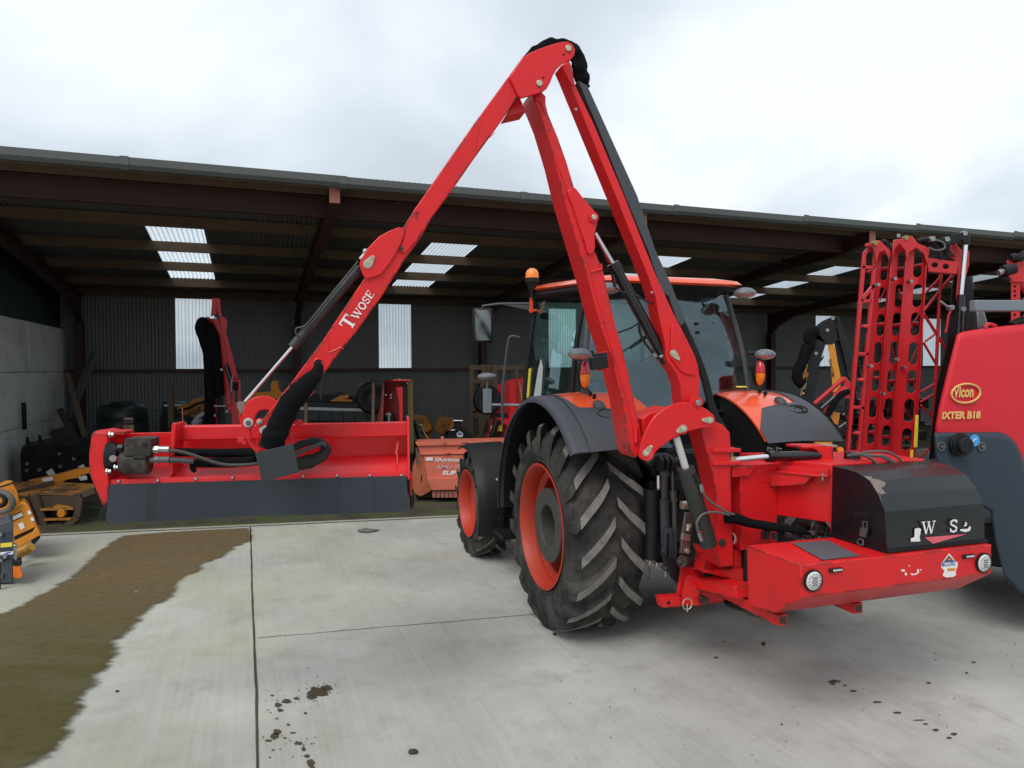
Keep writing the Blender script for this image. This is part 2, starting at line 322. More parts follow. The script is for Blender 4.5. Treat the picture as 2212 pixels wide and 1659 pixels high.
def strokes(name, paths, m, o, X, Y, size, parent, ext=.0015):   # paths: (list of 2D points, width)
    X = Vector(X).normalized(); Y = Vector(Y).normalized(); nn = X.cross(Y).normalized(); mb = MB(); z = 0
    for pts, wd in paths:
        z += .00008
        for i in range(len(pts) - 1):
            a = Vector((pts[i][0], pts[i][1])); b = Vector((pts[i + 1][0], pts[i + 1][1])); d = (b - a).normalized(); e = Vector((-d.y, d.x)) * wd / 2
            a2 = a - d * wd * (.0 if i == 0 else .35); q = [a2 - e, b - e, b + e, a2 + e]; z += .00002
            mb.add([Vector(o) + X * p.x * size + Y * p.y * size + nn * (ext + z) for p in q], [(0, 1, 2, 3)])
    return mb.build(name, m, parent)
def inarc(c, r, a0, a1, n): return [(c[0] + r * math.cos(R(a0 + (a1 - a0) * i / n)), c[1] + r * math.sin(R(a0 + (a1 - a0) * i / n))) for i in range(n + 1)]
def slot(cx, cy, wx, hy, n=8, tilt=0):    # rounded slot outline in photo px
    rr = wx / 2; pts = []
    for (yy, s0) in ((cy + hy / 2 - rr, 0), (cy - hy / 2 + rr, 180)):
        for i in range(n + 1):
            a = R(s0 + 180 * i / n); pts.append((cx + rr * math.cos(a), yy + rr * math.sin(a)))
    return [(x + (cy - y) * tilt, y) for x, y in pts]
SER = {
 'T': [([(.0, .94), (1.0, .94)], .12), ([(.5, .95), (.5, .03)], .22), ([(.28, .04), (.72, .04)], .08), ([(.05, 1), (.05, .70)], .08), ([(.95, 1), (.95, .70)], .08)],
 'W': [([(.12, .95), (.36, .02)], .17), ([(.36, .05), (.58, .92)], .09), ([(.52, .92), (.76, .02)], .17), ([(.76, .05), (.98, .92)], .09), ([(-.02, .96), (.28, .96)], .07), ([(.42, .96), (.66, .96)], .07), ([(.84, .96), (1.1, .96)], .07)],
 'O': [([(.5 + .36 * math.cos(R(a)), .5 + .44 * math.sin(R(a))) for a in range(0, 361, 24)], .17)],
 'S': [([(.82, .74), (.74, .9), (.5, .95), (.26, .87), (.2, .7), (.34, .57), (.64, .45), (.82, .3), (.74, .1), (.5, .03), (.24, .1), (.16, .3)], .15), ([(.84, .97), (.84, .70)], .06), ([(.16, .03), (.16, .32)], .06)],
 'E': [([(.28, .96), (.28, .03)], .2), ([(.1, .95), (.85, .95)], .08), ([(.1, .04), (.9, .04)], .08), ([(.3, .5), (.66, .5)], .08), ([(.85, 1), (.85, .72)], .07), ([(.9, .3), (.9, .0)], .07), ([(.66, .64), (.66, .36)], .06)]}
def serif_word(seq):   # seq: (letter, x, y, w, h)
    o = []
    for ch, x, y, w_, h in seq:
        for pts, wd in SER[ch]: o.append(([(x + p[0] * w_, y + p[1] * h) for p in pts], wd * min(w_, h)))
    return o
# ================================================================ GROUND
def ground_mats():
    m = bpy.data.materials.new('broom_finished_concrete'); m.use_nodes = True; t = m.node_tree; L = t.links.new; b = t.nodes['Principled BSDF']
    tc = N(t, 'ShaderNodeTexCoord')
    mp = N(t, 'ShaderNodeMapping'); mp.inputs['Rotation'].default_value = (0, 0, R(-20.3)); mp.vector_type = 'POINT'; L(tc.outputs['Object'], mp.inputs[0])
    def noise_(vec, sc_, det=6, ro=.55, scale3=None):
        n = N(t, 'ShaderNodeTexNoise'); n.inputs['Scale'].default_value = sc_; n.inputs['Detail'].default_value = det; n.inputs['Roughness'].default_value = ro
        if scale3:
            q = N(t, 'ShaderNodeMapping'); q.inputs['Scale'].default_value = scale3; L(vec, q.inputs[0]); vec = q.outputs[0]
        L(vec, n.inputs['Vector']); return n.outputs[0]
    big = noise_(mp.outputs[0], .55, 7, .6); med = noise_(mp.outputs[0], 3.2, 8, .65); brush = noise_(mp.outputs[0], 1, 5, .6, (38, .9, 1)); fine = noise_(mp.outputs[0], 90, 3, .6); moss = noise_(mp.outputs[0], .9, 6, .6)
    def mixc(fac, a, b_, lo=None):
        x = N(t, 'ShaderNodeMix', data_type='RGBA')
        if lo:
            r = N(t, 'ShaderNodeMapRange'); r.inputs[1].default_value, r.inputs[2].default_value, r.inputs[3].default_value, r.inputs[4].default_value = lo; L(fac, r.inputs[0]); fac = r.outputs[0]
        L(fac, x.inputs[0])
        for i, v in ((6, a), (7, b_)):
            if isinstance(v, tuple): x.inputs[i].default_value = (*v, 1)
            else: L(v, x.inputs[i])
        return x.outputs[2]
    c = mixc(big, (.335, .33, .302), (.505, .50, .465), (.36, .66, 0, 1))
    c = mixc(med, c, (.27, .25, .21), (.50, .74, 0, .6))
    c = mixc(brush, c, (.56, .56, .54), (.50, .80, 0, .20))
    c = mixc(brush, c, (.22, .215, .19), (.46, .26, 0, .22))
    c = mixc(fine, c, (.17, .17, .155), (.58, .76, 0, .6))
    # algae tint, stronger towards the shed side and the wet run on the left
    sp_ = N(t, 'ShaderNodeSeparateXYZ'); L(tc.outputs['Object'], sp_.inputs[0])
    g1 = N(t, 'ShaderNodeMapRange'); g1.inputs[1].default_value = .3; g1.inputs[2].default_value = -3.2; L(sp_.outputs[0], g1.inputs[0])
    ml = N(t, 'ShaderNodeMath', operation='MULTIPLY'); L(g1.outputs[0], ml.inputs[0])
    mr = N(t, 'ShaderNodeMapRange'); mr.inputs[1].default_value = .38; mr.inputs[2].default_value = .72; mr.inputs[4].default_value = .6; L(moss, mr.inputs[0]); L(mr.outputs[0], ml.inputs[1])
    c = mixc(ml.outputs[0], c, (.37, .37, .21))
    L(c, b.inputs['Base Color']); b.inputs['Roughness'].default_value = .82; b.inputs['Specular IOR Level'].default_value = .3
    ad = N(t, 'ShaderNodeMath', operation='ADD'); L(brush, ad.inputs[0]); L(fine, ad.inputs[1])
    bp = N(t, 'ShaderNodeBump'); bp.inputs['Strength'].default_value = .35; bp.inputs['Distance'].default_value = .006; L(ad.outputs[0], bp.inputs['Height']); L(bp.outputs[0], b.inputs['Normal'])
    # earth
    e_ = bpy.data.materials.new('earth_and_moss'); e_.use_nodes = True; t = e_.node_tree; L = t.links.new; b = t.nodes['Principled BSDF']; tc = N(t, 'ShaderNodeTexCoord')
    a1 = noise_(tc.outputs['Object'], 1.6, 9, .65); a2 = noise_(tc.outputs['Object'], 14, 8, .7); a3 = noise_(tc.outputs['Object'], 2.4, 5, .6)
    c = mixc(a1, (.03, .025, .018), (.085, .073, .056), (.35, .7, 0, 1)); c = mixc(a2, c, (.15, .135, .11), (.58, .75, 0, .7)); c = mixc(a3, c, (.055, .075, .014), (.44, .56, 0, .85))
    L(c, b.inputs['Base Color']); b.inputs['Roughness'].default_value = .9
    bp = N(t, 'ShaderNodeBump'); bp.inputs['Strength'].default_value = .8; bp.inputs['Distance'].default_value = .03; L(a2, bp.inputs['Height']); L(bp.outputs[0], b.inputs['Normal'])
    # wet silt
    w_ = bpy.data.materials.new('wet_silt_and_algae'); w_.use_nodes = True; t = w_.node_tree; L = t.links.new; b = t.nodes['Principled BSDF']; tc = N(t, 'ShaderNodeTexCoord')
    mp2 = N(t, 'ShaderNodeMapping'); mp2.inputs['Rotation'].default_value = (0, 0, R(35)); mp2.inputs['Scale'].default_value = (1, 2.6, 1); L(tc.outputs['Object'], mp2.inputs[0])
    a1 = noise_(mp2.outputs[0], .8, 5, .5); a2 = noise_(mp2.outputs[0], 9, 9, .7); a3 = noise_(mp2.outputs[0], 40, 3, .6)
    sp2 = N(t, 'ShaderNodeSeparateXYZ'); L(tc.outputs['Object'], sp2.inputs[0])
    gy = N(t, 'ShaderNodeMapRange'); gy.inputs[1].default_value = 4.6; gy.inputs[2].default_value = 7.0; L(sp2.outputs[1], gy.inputs[0])
    c0 = mixc(gy.outputs[0], (.080, .070, .024), (.155, .108, .055)); c0 = mixc(a1, c0, (.125, .105, .07), (.45, .7, 0, .8))
    c = mixc(a2, c0, (.045, .040, .016), (.48, .70, 0, .6)); c = mixc(a3, c, (.11, .105, .055), (.6, .8, 0, .5))
    L(c, b.inputs['Base Color']); rr = N(t, 'ShaderNodeMapRange'); rr.inputs[3].default_value = .5; rr.inputs[4].default_value = .85; L(a2, rr.inputs[0]); L(rr.outputs[0], b.inputs['Roughness'])
    b.inputs['Specular IOR Level'].default_value = .15
    bp = N(t, 'ShaderNodeBump'); bp.inputs['Strength'].default_value = .6; bp.inputs['Distance'].default_value = .012; L(a2, bp.inputs['Height']); L(bp.outputs[0], b.inputs['Normal'])
    at = N(t, 'ShaderNodeAttribute', attribute_name='cover'); ad = N(t, 'ShaderNodeMath', operation='MULTIPLY_ADD'); L(a2, ad.inputs[0]); ad.inputs[1].default_value = .8; L(at.outputs['Fac'], ad.inputs[2])
    al = N(t, 'ShaderNodeMapRange', interpolation_type='SMOOTHSTEP'); al.inputs[1].default_value = .38; al.inputs[2].default_value = .98; L(ad.outputs[0], al.inputs[0]); L(al.outputs[0], b.inputs['Alpha'])
    return m, e_, w_
CONC, EARTH, SILT = ground_mats()
OILS = mat('damp_oil_stain', (.07, .052, .032), .4, var=.2)
JOINT = mat('mossy_joint', (.045, .05, .02), .9, var=.4, scale=8)
CURB = mat('edge_strip', (.30, .28, .24), .8, var=.2, scale=3)

# belt of trees behind the photographer, seen only in the glass and paint
random.seed(4); mb = MB()
for i in range(11000):
    az_ = R(random.uniform(88, 272)); rad_ = 58 + 6 * math.sin(az_ * 7) + random.uniform(-2.5, 2.5); top_ = 4.6 + 2.4 * noise.noise(Vector((az_ * 5, 2, 0))) + .8 * noise.noise(Vector((az_ * 23, 5, 0)))
    c_ = Vector((math.sin(az_) * rad_, math.cos(az_) * rad_, random.random() ** .8 * top_ - .05)); a_ = Vector((random.gauss(0, 1), random.gauss(0, 1), random.gauss(0, 1))).normalized(); b_ = a_.cross(Vector((random.gauss(0, 1), random.gauss(0, 1), random.gauss(0, 1)))).normalized(); s_ = random.uniform(.45, .95)
    mb.add([c_ - a_ * s_, c_ - b_ * s_ * .6, c_ + a_ * s_, c_ + b_ * s_ * .6], [(0, 1, 2, 3)])
tb_ = mb.build('tree_belt', mat('dark_foliage', (.035, .055, .022), .7, var=.5, scale=1.5), None); tb_['kind'] = 'stuff'
mb = MB(); mb.add([(-400, -400, -.07), (400, -400, -.07), (400, 400, -.07), (-400, 400, -.07)], [(0, 1, 2, 3)])
struct(mb.build('ground', EARTH, base=(0, 0, -.07)))
EA, EB = G(80, 1155), G(985, 1114); ED = (EB - EA).normalized(); EN = Vector((-ED.y, ED.x, 0))
a, b = EA - ED * 30, EA + ED * 45
mb = MB(); mb.hexa([Vector((p.x, p.y, -.3)) for p in (a - EN * 45, b - EN * 45, b, a)], [Vector((p.x, p.y, 0)) for p in (a - EN * 45, b - EN * 45, b, a)])
struct(mb.build('concrete_yard', CONC, base=(0, 0, -.3)))
mb = MB()
def strip(mb, pts, wd, z, h=.0):
    pts = [Vector((p.x, p.y, z)) for p in pts]; L_ = []; R_ = []
    for i, p in enumerate(pts):
        d = (pts[min(i + 1, len(pts) - 1)] - pts[max(0, i - 1)]).normalized(); e = Vector((-d.y, d.x, 0)) * wd / 2 * (1 + .35 * noise.noise(p * 5)); L_.append(p + e); R_.append(p - e)
    n = len(pts); mb.add(L_ + R_, [(i, i + 1, n + i + 1, n + i) for i in range(n - 1)])
def dense(pts, step=.08, amp=0):
    o = []
    for i in range(len(pts) - 1):
        k = max(1, int((pts[i + 1] - pts[i]).length / step))
        for j in range(k):
            p = pts[i].lerp(pts[i + 1], j / k); o.append(p + Vector((noise.noise(p * 3.1), noise.noise(p * 3.3 + Vector((9, 0, 0))), 0)) * amp)
    o.append(pts[-1]); return o
strip(mb, dense([G(541, 1137), G(545, 1290), G(549, 1380), G(554, 1500), G(557, 1700)], .06, .003), .015, .004)
struct(mb.build('slab_joint', JOINT))
mb = MB(); strip(mb, dense([G(556, 1379), G(700, 1366), G(1000, 1341), G(1320, 1312), G(1700, 1282)], .06, .012), .007, .004)
struct(mb.build('slab_joint', JOINT))
mb = MB(); strip(mb, [a - EN * .085, b - EN * .085], .035, .004); struct(mb.build('slab_joint', JOINT))
mb = MB(); mb.bar(a - EN * .02 + Vector((0, 0, -.01)), b - EN * .02 + Vector((0, 0, -.01)), .04, .05, Vector((0, 0, 1))); struct(mb.build('kerb', CURB, bevel=.006))
# wet run
wp = T('gl', [(535, 156), (700, 142), (900, 131), (1070, 123), (1078, 176), (1005, 205), (960, 245), (880, 270), (845, 310), (770, 345), (730, 415), (640, 470), (590, 500), (570, 550), (475, 622), (492, 645), (470, 700), (400, 765), (395, 800), (330, 870), (320, 930), (265, 1000), (240, 1060), (120, 1150), (60, 1200), (-300, 1350), (-400, 600), (0, 495), (100, 460), (250, 375), (360, 300), (400, 260), (440, 220), (500, 180)])
wq = [G(x, y) for x, y in wp]; ring = []
for i in range(len(wq)):
    p, q = wq[i], wq[(i + 1) % len(wq)]; k = max(1, int((q - p).length / .03)) if i not in (24, 25, 26) else 4
    for j in range(k):
        r_ = p.lerp(q, j / k); amp = .0 if i < 3 else .045
        r_ += Vector((noise.noise(r_ * 9) + .6 * noise.noise(r_ * 28), noise.noise(r_ * 9 + Vector((5, 5, 0))) + .6 * noise.noise(r_ * 28 + Vector((3, 0, 0))), 0)) * amp
        ring.append(Vector((r_.x, r_.y, .004)))
hole = [G(*p, .004) for p in T('gl', [(568, 396), (585, 388), (600, 376), (606, 384), (598, 398), (575, 400)])]
import numpy as np
def sdist(P, poly):      # signed distance (positive inside)
    A = np.array([(p.x, p.y) for p in poly]); B = np.roll(A, -1, axis=0); D = B - A; L2 = (D ** 2).sum(1) + 1e-12; best = np.full(len(P), 1e9); ins = np.zeros(len(P), bool)
    for a_, b_, d_, l_ in zip(A, B, D, L2):
        t_ = np.clip(((P - a_) @ d_) / l_, 0, 1); q_ = P - (a_ + t_[:, None] * d_); best = np.minimum(best, (q_ ** 2).sum(1))
        if a_[1] != b_[1]: c_ = ((a_[1] > P[:, 1]) != (b_[1] > P[:, 1])) & (P[:, 0] < (b_[0] - a_[0]) * (P[:, 1] - a_[1]) / (b_[1] - a_[1]) + a_[0]); ins ^= c_
    return np.sqrt(best) * np.where(ins, 1, -1)
xs_ = np.arange(-7.5, -1.6, .035); ys_ = np.arange(2.0, EB.y, .035); gx, gy = np.meshgrid(xs_, ys_); PP_ = np.stack([gx.ravel(), gy.ravel()], 1); sd_ = np.minimum(sdist(PP_, ring), -sdist(PP_, hole))
nx_ = len(xs_); ny_ = len(ys_); keep = sd_.reshape(ny_, nx_) > -.2; edg = np.array([(Vector((x_, y_, 0)) - EA).dot(EN) for x_, y_ in PP_]).reshape(ny_, nx_) < -.1
keep &= edg; fs_ = [(j * nx_ + i, j * nx_ + i + 1, (j + 1) * nx_ + i + 1, (j + 1) * nx_ + i) for j in range(ny_ - 1) for i in range(nx_ - 1) if keep[j, i] and keep[j, i + 1] and keep[j + 1, i] and keep[j + 1, i + 1]]
me = bpy.data.meshes.new('wet_patch'); me.from_pydata([(x_, y_, 0) for x_, y_ in PP_], [], fs_); at_ = me.attributes.new('cover', 'FLOAT', 'POINT'); at_.data.foreach_set('value', (.35 + sd_ / .16).clip(-.4, 1.2).astype(np.float32))
bm_ = bmesh.new(); bm_.from_mesh(me); bmesh.ops.delete(bm_, geom=[v for v in bm_.verts if not v.link_faces], context='VERTS'); bm_.to_mesh(me); bm_.free()
me.materials.append(SILT); wet = bpy.data.objects.new('wet_patch', me); COL.objects.link(wet); wet.location = (0, 0, .004); wet['kind'] = 'structure'
mb = MB()
stains = [(1372, 828, 44, 20), (1345, 850, 20, 10), (1412, 810, 24, 12), (1200, 885, 15, 8), (1210, 907, 12, 6), (1238, 869, 20, 8), (1280, 857, 14, 4), (1245, 970, 8, 4), (1197, 1000, 16, 12), (1188, 1018, 20, 14), (1160, 1038, 14, 5),
          (1290, 1050, 18, 8), (1312, 1075, 9, 8), (1326, 1105, 10, 7), (1342, 1135, 18, 14), (1350, 1165, 14, 12), (1265, 1005, 12, 3), (1230, 1027, 8, 3), (1175, 843, 8, 3), (1195, 943, 6, 3), (1320, 920, 7, 4), (1165, 1110, 5, 3), (1210, 1075, 4, 2), (1180, 1078, 9, 2)]
stains = [(x, y, a_, b_, 'gl') for x, y, a_, b_ in stains] + [(x, y, a_, b_, 'gr') for x, y, a_, b_ in [(1392, 783, 25, 6), (1385, 793, 12, 4), (1475, 824, 15, 4), (1662, 918, 16, 5), (1910, 1010, 16, 5), (1830, 992, 14, 5), (1787, 967, 11, 3), (1888, 1027, 12, 4), (1580, 872, 20, 3), (1438, 800, 9, 3), (880, 680, 10, 3), (1760, 950, 30, 2), (1085, 620, 10, 8), (1800, 790, 9, 4), (913, 613, 5, 3), (1965, 746, 8, 3), (1165, 968, 5, 3), (1995, 700, 8, 3)]]
for x, y, a_, b_, k_ in stains:
    pts = []
    for i in range(40):
        an = 2 * math.pi * i / 40; f = 1 + .55 * noise.noise(Vector((math.cos(an) * 1.6 + x, math.sin(an) * 1.6 + y, 0)))
        pts.append(G(*T(k_, [(x + a_ * f * math.cos(an), y + b_ * f * math.sin(an))])[0], .004))
    mb.add(pts, [tuple(range(40))])
for i in range(150):      # spatter dots
    c_ = random.choice([(1390, 800), (1200, 880), (1310, 1070), (1330, 860), (1200, 1020)]); x = c_[0] + random.gauss(0, 38); y = c_[1] + random.gauss(0, 26); r_ = random.uniform(1, 3)
    if i > 70: x = random.uniform(200, 2200); y = random.uniform(560, 1150); r_ = random.uniform(.8, 2.6); k_ = 'gr'
    else: k_ = 'gl'
    mb.add([G(*T(k_, [(x + r_ * 1.4 * math.cos(q), y + r_ * .8 * math.sin(q))])[0], .004) for q in [j * math.pi / 4 for j in range(8)]], [tuple(range(8))])
o = mb.build('ground_stains', OILS, base=(0, 0, .004)); o['kind'] = 'structure'
STONE = mat('dark_stone', (.03, .03, .03), .8, var=.3)
def pebble(k, x, y, rx, rz, lab, m=STONE, flat=False):
    p = G(*T(k, [(x, y)])[0], rz * .6); mb = MB(); mb.ellips(p, rx, rx * .7, rz, n=10, m=6)
    mb.v = [v + Vector((noise.noise(v * 60), noise.noise(v * 60 + Vector((7, 0, 0))), noise.noise(v * 70))) * rx * .25 for v in mb.v]
    tag(mb.build('slate_shard' if flat else 'stone', m), lab, 'stone')
pebble('gl', 507, 826, .012, .008, 'small dark pebble on the concrete between the algae run and the long joint')
pebble('gl', 1787, 1087, .028, .012, 'largest black pebble near the bottom of the yard, right of the damp spots')
pebble('gr', 184, 579, .016, .012, 'small black pebble just left behind the big rear tyre on the concrete')
pebble('gl', 1587, 133, .13, .012, 'flat grey slate shard lying on the concrete by the yard edge', mat('slate', (.14, .135, .12), .8), True)

# ================================================================ SHED
SD = Vector((.938, .346, 0)); SN = Vector((-.346, .938, 0))
def SP(s_, n_, z=0): return SD * s_ + SN * n_ + Vector((0, 0, z))
RS = -.0885
def roofz(n_): return 4.625 + RS * (n_ - 9.95)
shed = thing('farm_shed', 'long open fronted farm shed with corrugated roof and red steel rafters', 'shed', SP(12, 14, 0))
FIBRE = mat('grey_corrugated_sheet', (.15, .152, .148), .6, var=.15, scale=1.5, dirt=(.08, .08, .075), damt=.4, dscale=.8)
ROOFM = mat('fibre_cement_roof', (.085, .086, .083), .8, var=.2, scale=1.2, dirt=(.09, .09, .08), damt=.5, dscale=.8)
PIT = .0765; S0, S1 = -4.0, 34.6
def corr_panel(mb, s0, s1, p0, p1, up, amp=.011):   # p0(s), p1(s): lower & upper edge functions
    n = max(2, int((s1 - s0) / PIT * 4)); vs = []
    for i in range(n + 1):
        s_ = s0 + (s1 - s0) * i / n; o = up * (amp * math.cos(2 * math.pi * s_ / PIT)); vs += [p0(s_) + o, p1(s_) + o]
    mb.add(vs, [(2 * i, 2 * i + 2, 2 * i + 3, 2 * i + 1) for i in range(n)])
BN = 18.56; WZ = 3.86
wins = [(-1.64 + 4.8 * k, -.79 + 4.8 * k) for k in range(7)]
mb = MB(); upb = -SN; cuts = [S0] + [x for w_ in wins for x in w_] + [S1]
for i in range(0, len(cuts), 2): corr_panel(mb, cuts[i], cuts[i + 1], lambda s_: SP(s_, BN, -.05), lambda s_: SP(s_, BN, WZ), upb)
for w0, w1 in wins:
    corr_panel(mb, w0, w1, lambda s_: SP(s_, BN, -.05), lambda s_: SP(s_, BN, 2.03), upb); corr_panel(mb, w0, w1, lambda s_: SP(s_, BN, 3.74), lambda s_: SP(s_, BN, WZ), upb)
mb.build('back_wall', FIBRE, shed, sharp=60)
for w0, w1 in wins:
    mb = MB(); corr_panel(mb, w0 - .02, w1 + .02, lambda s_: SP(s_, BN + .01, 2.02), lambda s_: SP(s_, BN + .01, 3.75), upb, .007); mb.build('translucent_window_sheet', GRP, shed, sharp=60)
# roof with rooflights
L0, L1 = 12.42, 17.0
mb = MB(); UZ = Vector((0, 0, 1)); lights = [(-1.58 + 4.8 * k, -.70 + 4.8 * k) for k in range(7)]
cuts = [S0 - .3] + [x for w_ in lights for x in w_] + [S1]
def rp(n_): return lambda s_: SP(s_, n_, roofz(n_))
for i in range(0, len(cuts), 2): corr_panel(mb, cuts[i], cuts[i + 1], rp(9.95), rp(BN + .25), UZ, .013)
for w0, w1 in lights: corr_panel(mb, w0, w1, rp(9.95), rp(L0), UZ, .013); corr_panel(mb, w0, w1, rp(L1), rp(BN + .25), UZ, .013)
mb.build('roof', ROOFM, shed, sharp=60)
for w0, w1 in lights:
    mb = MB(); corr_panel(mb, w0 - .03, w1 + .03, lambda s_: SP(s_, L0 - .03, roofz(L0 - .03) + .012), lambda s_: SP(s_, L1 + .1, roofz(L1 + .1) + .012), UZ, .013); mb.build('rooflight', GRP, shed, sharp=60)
# purlins
for n_, h_ in ((10.02, .13), (10.28, .13), (10.95, .17), (12.28, .17), (13.86, .17), (15.42, .17), (17.0, .17), (18.42, .17)):
    mb = MB(); zt = roofz(n_) - .02
    for s_ in [S0 + .1 + 4.8 * k for k in range(8)]:
        mb.box(SP(s_ + 2.4, n_, zt - h_ / 2), 4.796, .065, h_, SD)
    mb.build('purlin', TIMB, shed)
# long beam at the front, rafters and posts
mb = MB(); zb0, zb1 = 4.20, 4.47
mb.box(SP(15.3, 10.62, (zb0 + zb1) / 2), 38.4, .02, zb1 - zb0, SD); mb.box(SP(15.3, 10.62, zb0), 38.4, .15, .018, SD); mb.box(SP(15.3, 10.62, zb1), 38.4, .15, .018, SD)
mb.build('eaves_beam', OXIDE, shed)
for k in range(-1, 7):
    s_ = 1.11 + 4.8 * k + (.12 if k == -1 else 0); mb = MB(); q = lambda n_, z_, ds=0: SP(s_ + ds, n_, z_)
    prof = [(9.97, roofz(9.97) - .16), (9.97, roofz(9.97) - .34), (10.15, roofz(10.1) - .36), (10.75, 4.14), (12.6, roofz(12.6) - .36), (17.3, roofz(17.3) - .42), (18.0, roofz(18.0) - .62), (18.40, 3.0), (18.46, 3.0), (18.46, roofz(18.4) - .2)]
    mb.plate([[q(n_, z_, -.008) for n_, z_ in prof]], SD * .016)
    fl = [(9.97, roofz(9.97) - .34), (10.15, roofz(10.1) - .36), (10.75, 4.14), (12.6, roofz(12.6) - .36), (17.3, roofz(17.3) - .42), (18.0, roofz(18.0) - .62), (18.38, 3.0)]
    for i in range(len(fl) - 1): mb.bar(q(*fl[i]), q(*fl[i + 1]), .14, .016, SD)
    mb.bar(q(9.99, roofz(9.97) - .16), q(18.4, roofz(18.4) - .2), .14, .016, SD)
    r_ = mb.build('rafter', OXIDE, shed)
    mb = MB(); mb.box(q(9.955, roofz(9.96) - .25), .14, .02, .22, SD); mb.build('rafter_end', OXIDEP, r_)
    mb = MB(); mb.box(q(18.30, 1.5), .018, .22, 3.15, SD); mb.box(q(18.19, 1.5), .17, .018, 3.15, SD); mb.box(q(18.41, 1.5), .17, .018, 3.15, SD); mb.build('post', OXIDE, shed)
# wall rails and eaves timber
mb = MB(); mb.box(SP(15.3, 18.46, 1.985), 38.5, .08, .07, SD); mb.build('wall_rail', mat('brown_rail', (.08, .04, .025), .7, var=.3), shed)
mb = MB(); mb.box(SP(15.3, 18.46, 3.80), 38.5, .07, .13, SD); mb.build('wall_plate', TIMB, shed)
# gutter with joints
gt = None
for i in range(15):
    s0 = S0 + i * 2.6; mb = MB(); dz = -.112 + max(0, s0 - 7) * .009 + (-.01 if i in (2, 3) else 0)
    pr = [(9.93, 4.71), (9.93, 4.60), (9.88, 4.565), (9.80, 4.565), (9.755, 4.61), (9.75, 4.70), (9.762, 4.70), (9.767, 4.615), (9.805, 4.577), (9.875, 4.577), (9.918, 4.605), (9.918, 4.71)]
    mb.plate([[SP(s0, n_, z_ + dz) for n_, z_ in pr]], SD * 2.595); g = mb.build('gutter', GUTT, shed)
    mb = MB(); pr2 = [(9.943, 4.715), (9.943, 4.595), (9.885, 4.555), (9.795, 4.555), (9.745, 4.605), (9.74, 4.708), (9.75, 4.708), (9.755, 4.61), (9.8, 4.566), (9.88, 4.566), (9.932, 4.60), (9.932, 4.715)]
    mb.plate([[SP(s0 - .05, n_, z_ + dz) for n_, z_ in pr2]], SD * .10); mb.build('gutter_joint', GUTT, g)
# left gable: concrete panels, green cladding
mb = MB()
for i in range(3):
    for j, (z0, z1) in enumerate(((-.2, .97), (.98, 1.97), (1.98, 2.93))):
        mb.box(SP(-3.98, 10.0 + 2.86 * i + 1.42, (z0 + z1) / 2), .15, 2.835, z1 - z0, SD)
mb.box(SP(-4.02, 14.3, 1.36), .06, 8.55, 3.1, SD); mb.build('concrete_wall', CONCW, shed, bevel=.008)
mb = MB(); nn_ = int(8.7 / .0765 * 2) ; vs = []
for i in range(nn_ + 1):
    n_ = 9.9 + 8.75 * i / nn_; o_ = SD * (.012 * (1 if (i // 3) % 2 else -1)); vs += [SP(-4.0, n_, 2.94) + o_, SP(-4.0, n_, roofz(n_) + .02) + o_]
mb.add(vs, [(2 * i, 2 * i + 2, 2 * i + 3, 2 * i + 1) for i in range(nn_)]); mb.build('green_cladding', GREENC, shed)
# far side closing wall, so the inside stays dark
mb = MB(); mb.box(SP(34.6, 14.2, 2.3), .1, 8.8, 4.7, SD); mb.build('end_wall', FIBRE, shed)

# timber and steel leaning in the corner
def lean(name, k, p0, Y0, p1, Y1, wd, th, m, label, cat):
    a_ = AY(*T(k, [p0])[0], Y0); b_ = AY(*T(k, [p1])[0], Y1); mb = MB(); mb.bar(a_, b_, wd, th, Vector((1, 0, 0))); tag(mb.build(name, m, bevel=.003), label, cat)
lean('wooden_plank', 'd', (145, 806), 15.2, (185, 948), 13.9, .10, .05, WOOD, 'pale plank leaning against the concrete wall in the dark shed corner', 'plank')
lean('wooden_plank', 'd', (128, 884), 14.6, (163, 950), 13.9, .12, .05, RUSTM, 'dark stained short board leaning below the pale plank', 'plank')
lean('steel_offcut', 'd', (203, 762), 15.4, (150, 905), 14.6, .12, .10, GREYM, 'grey steel beam offcut leaning to the left in the shed corner', 'beam')
lean('timber_stake', 'd', (369, 832), 12.4, (371, 935), 12.2, .09, .07, RUSTM, 'short dark upright timber stake right of the green oil tank', 'stake')
lean('steel_channel', 'd', (51, 870), 12.75, (53, 928), 12.7, .06, .05, BLACKM, 'black bar fixed to the concrete wall above the buckets', 'bar')
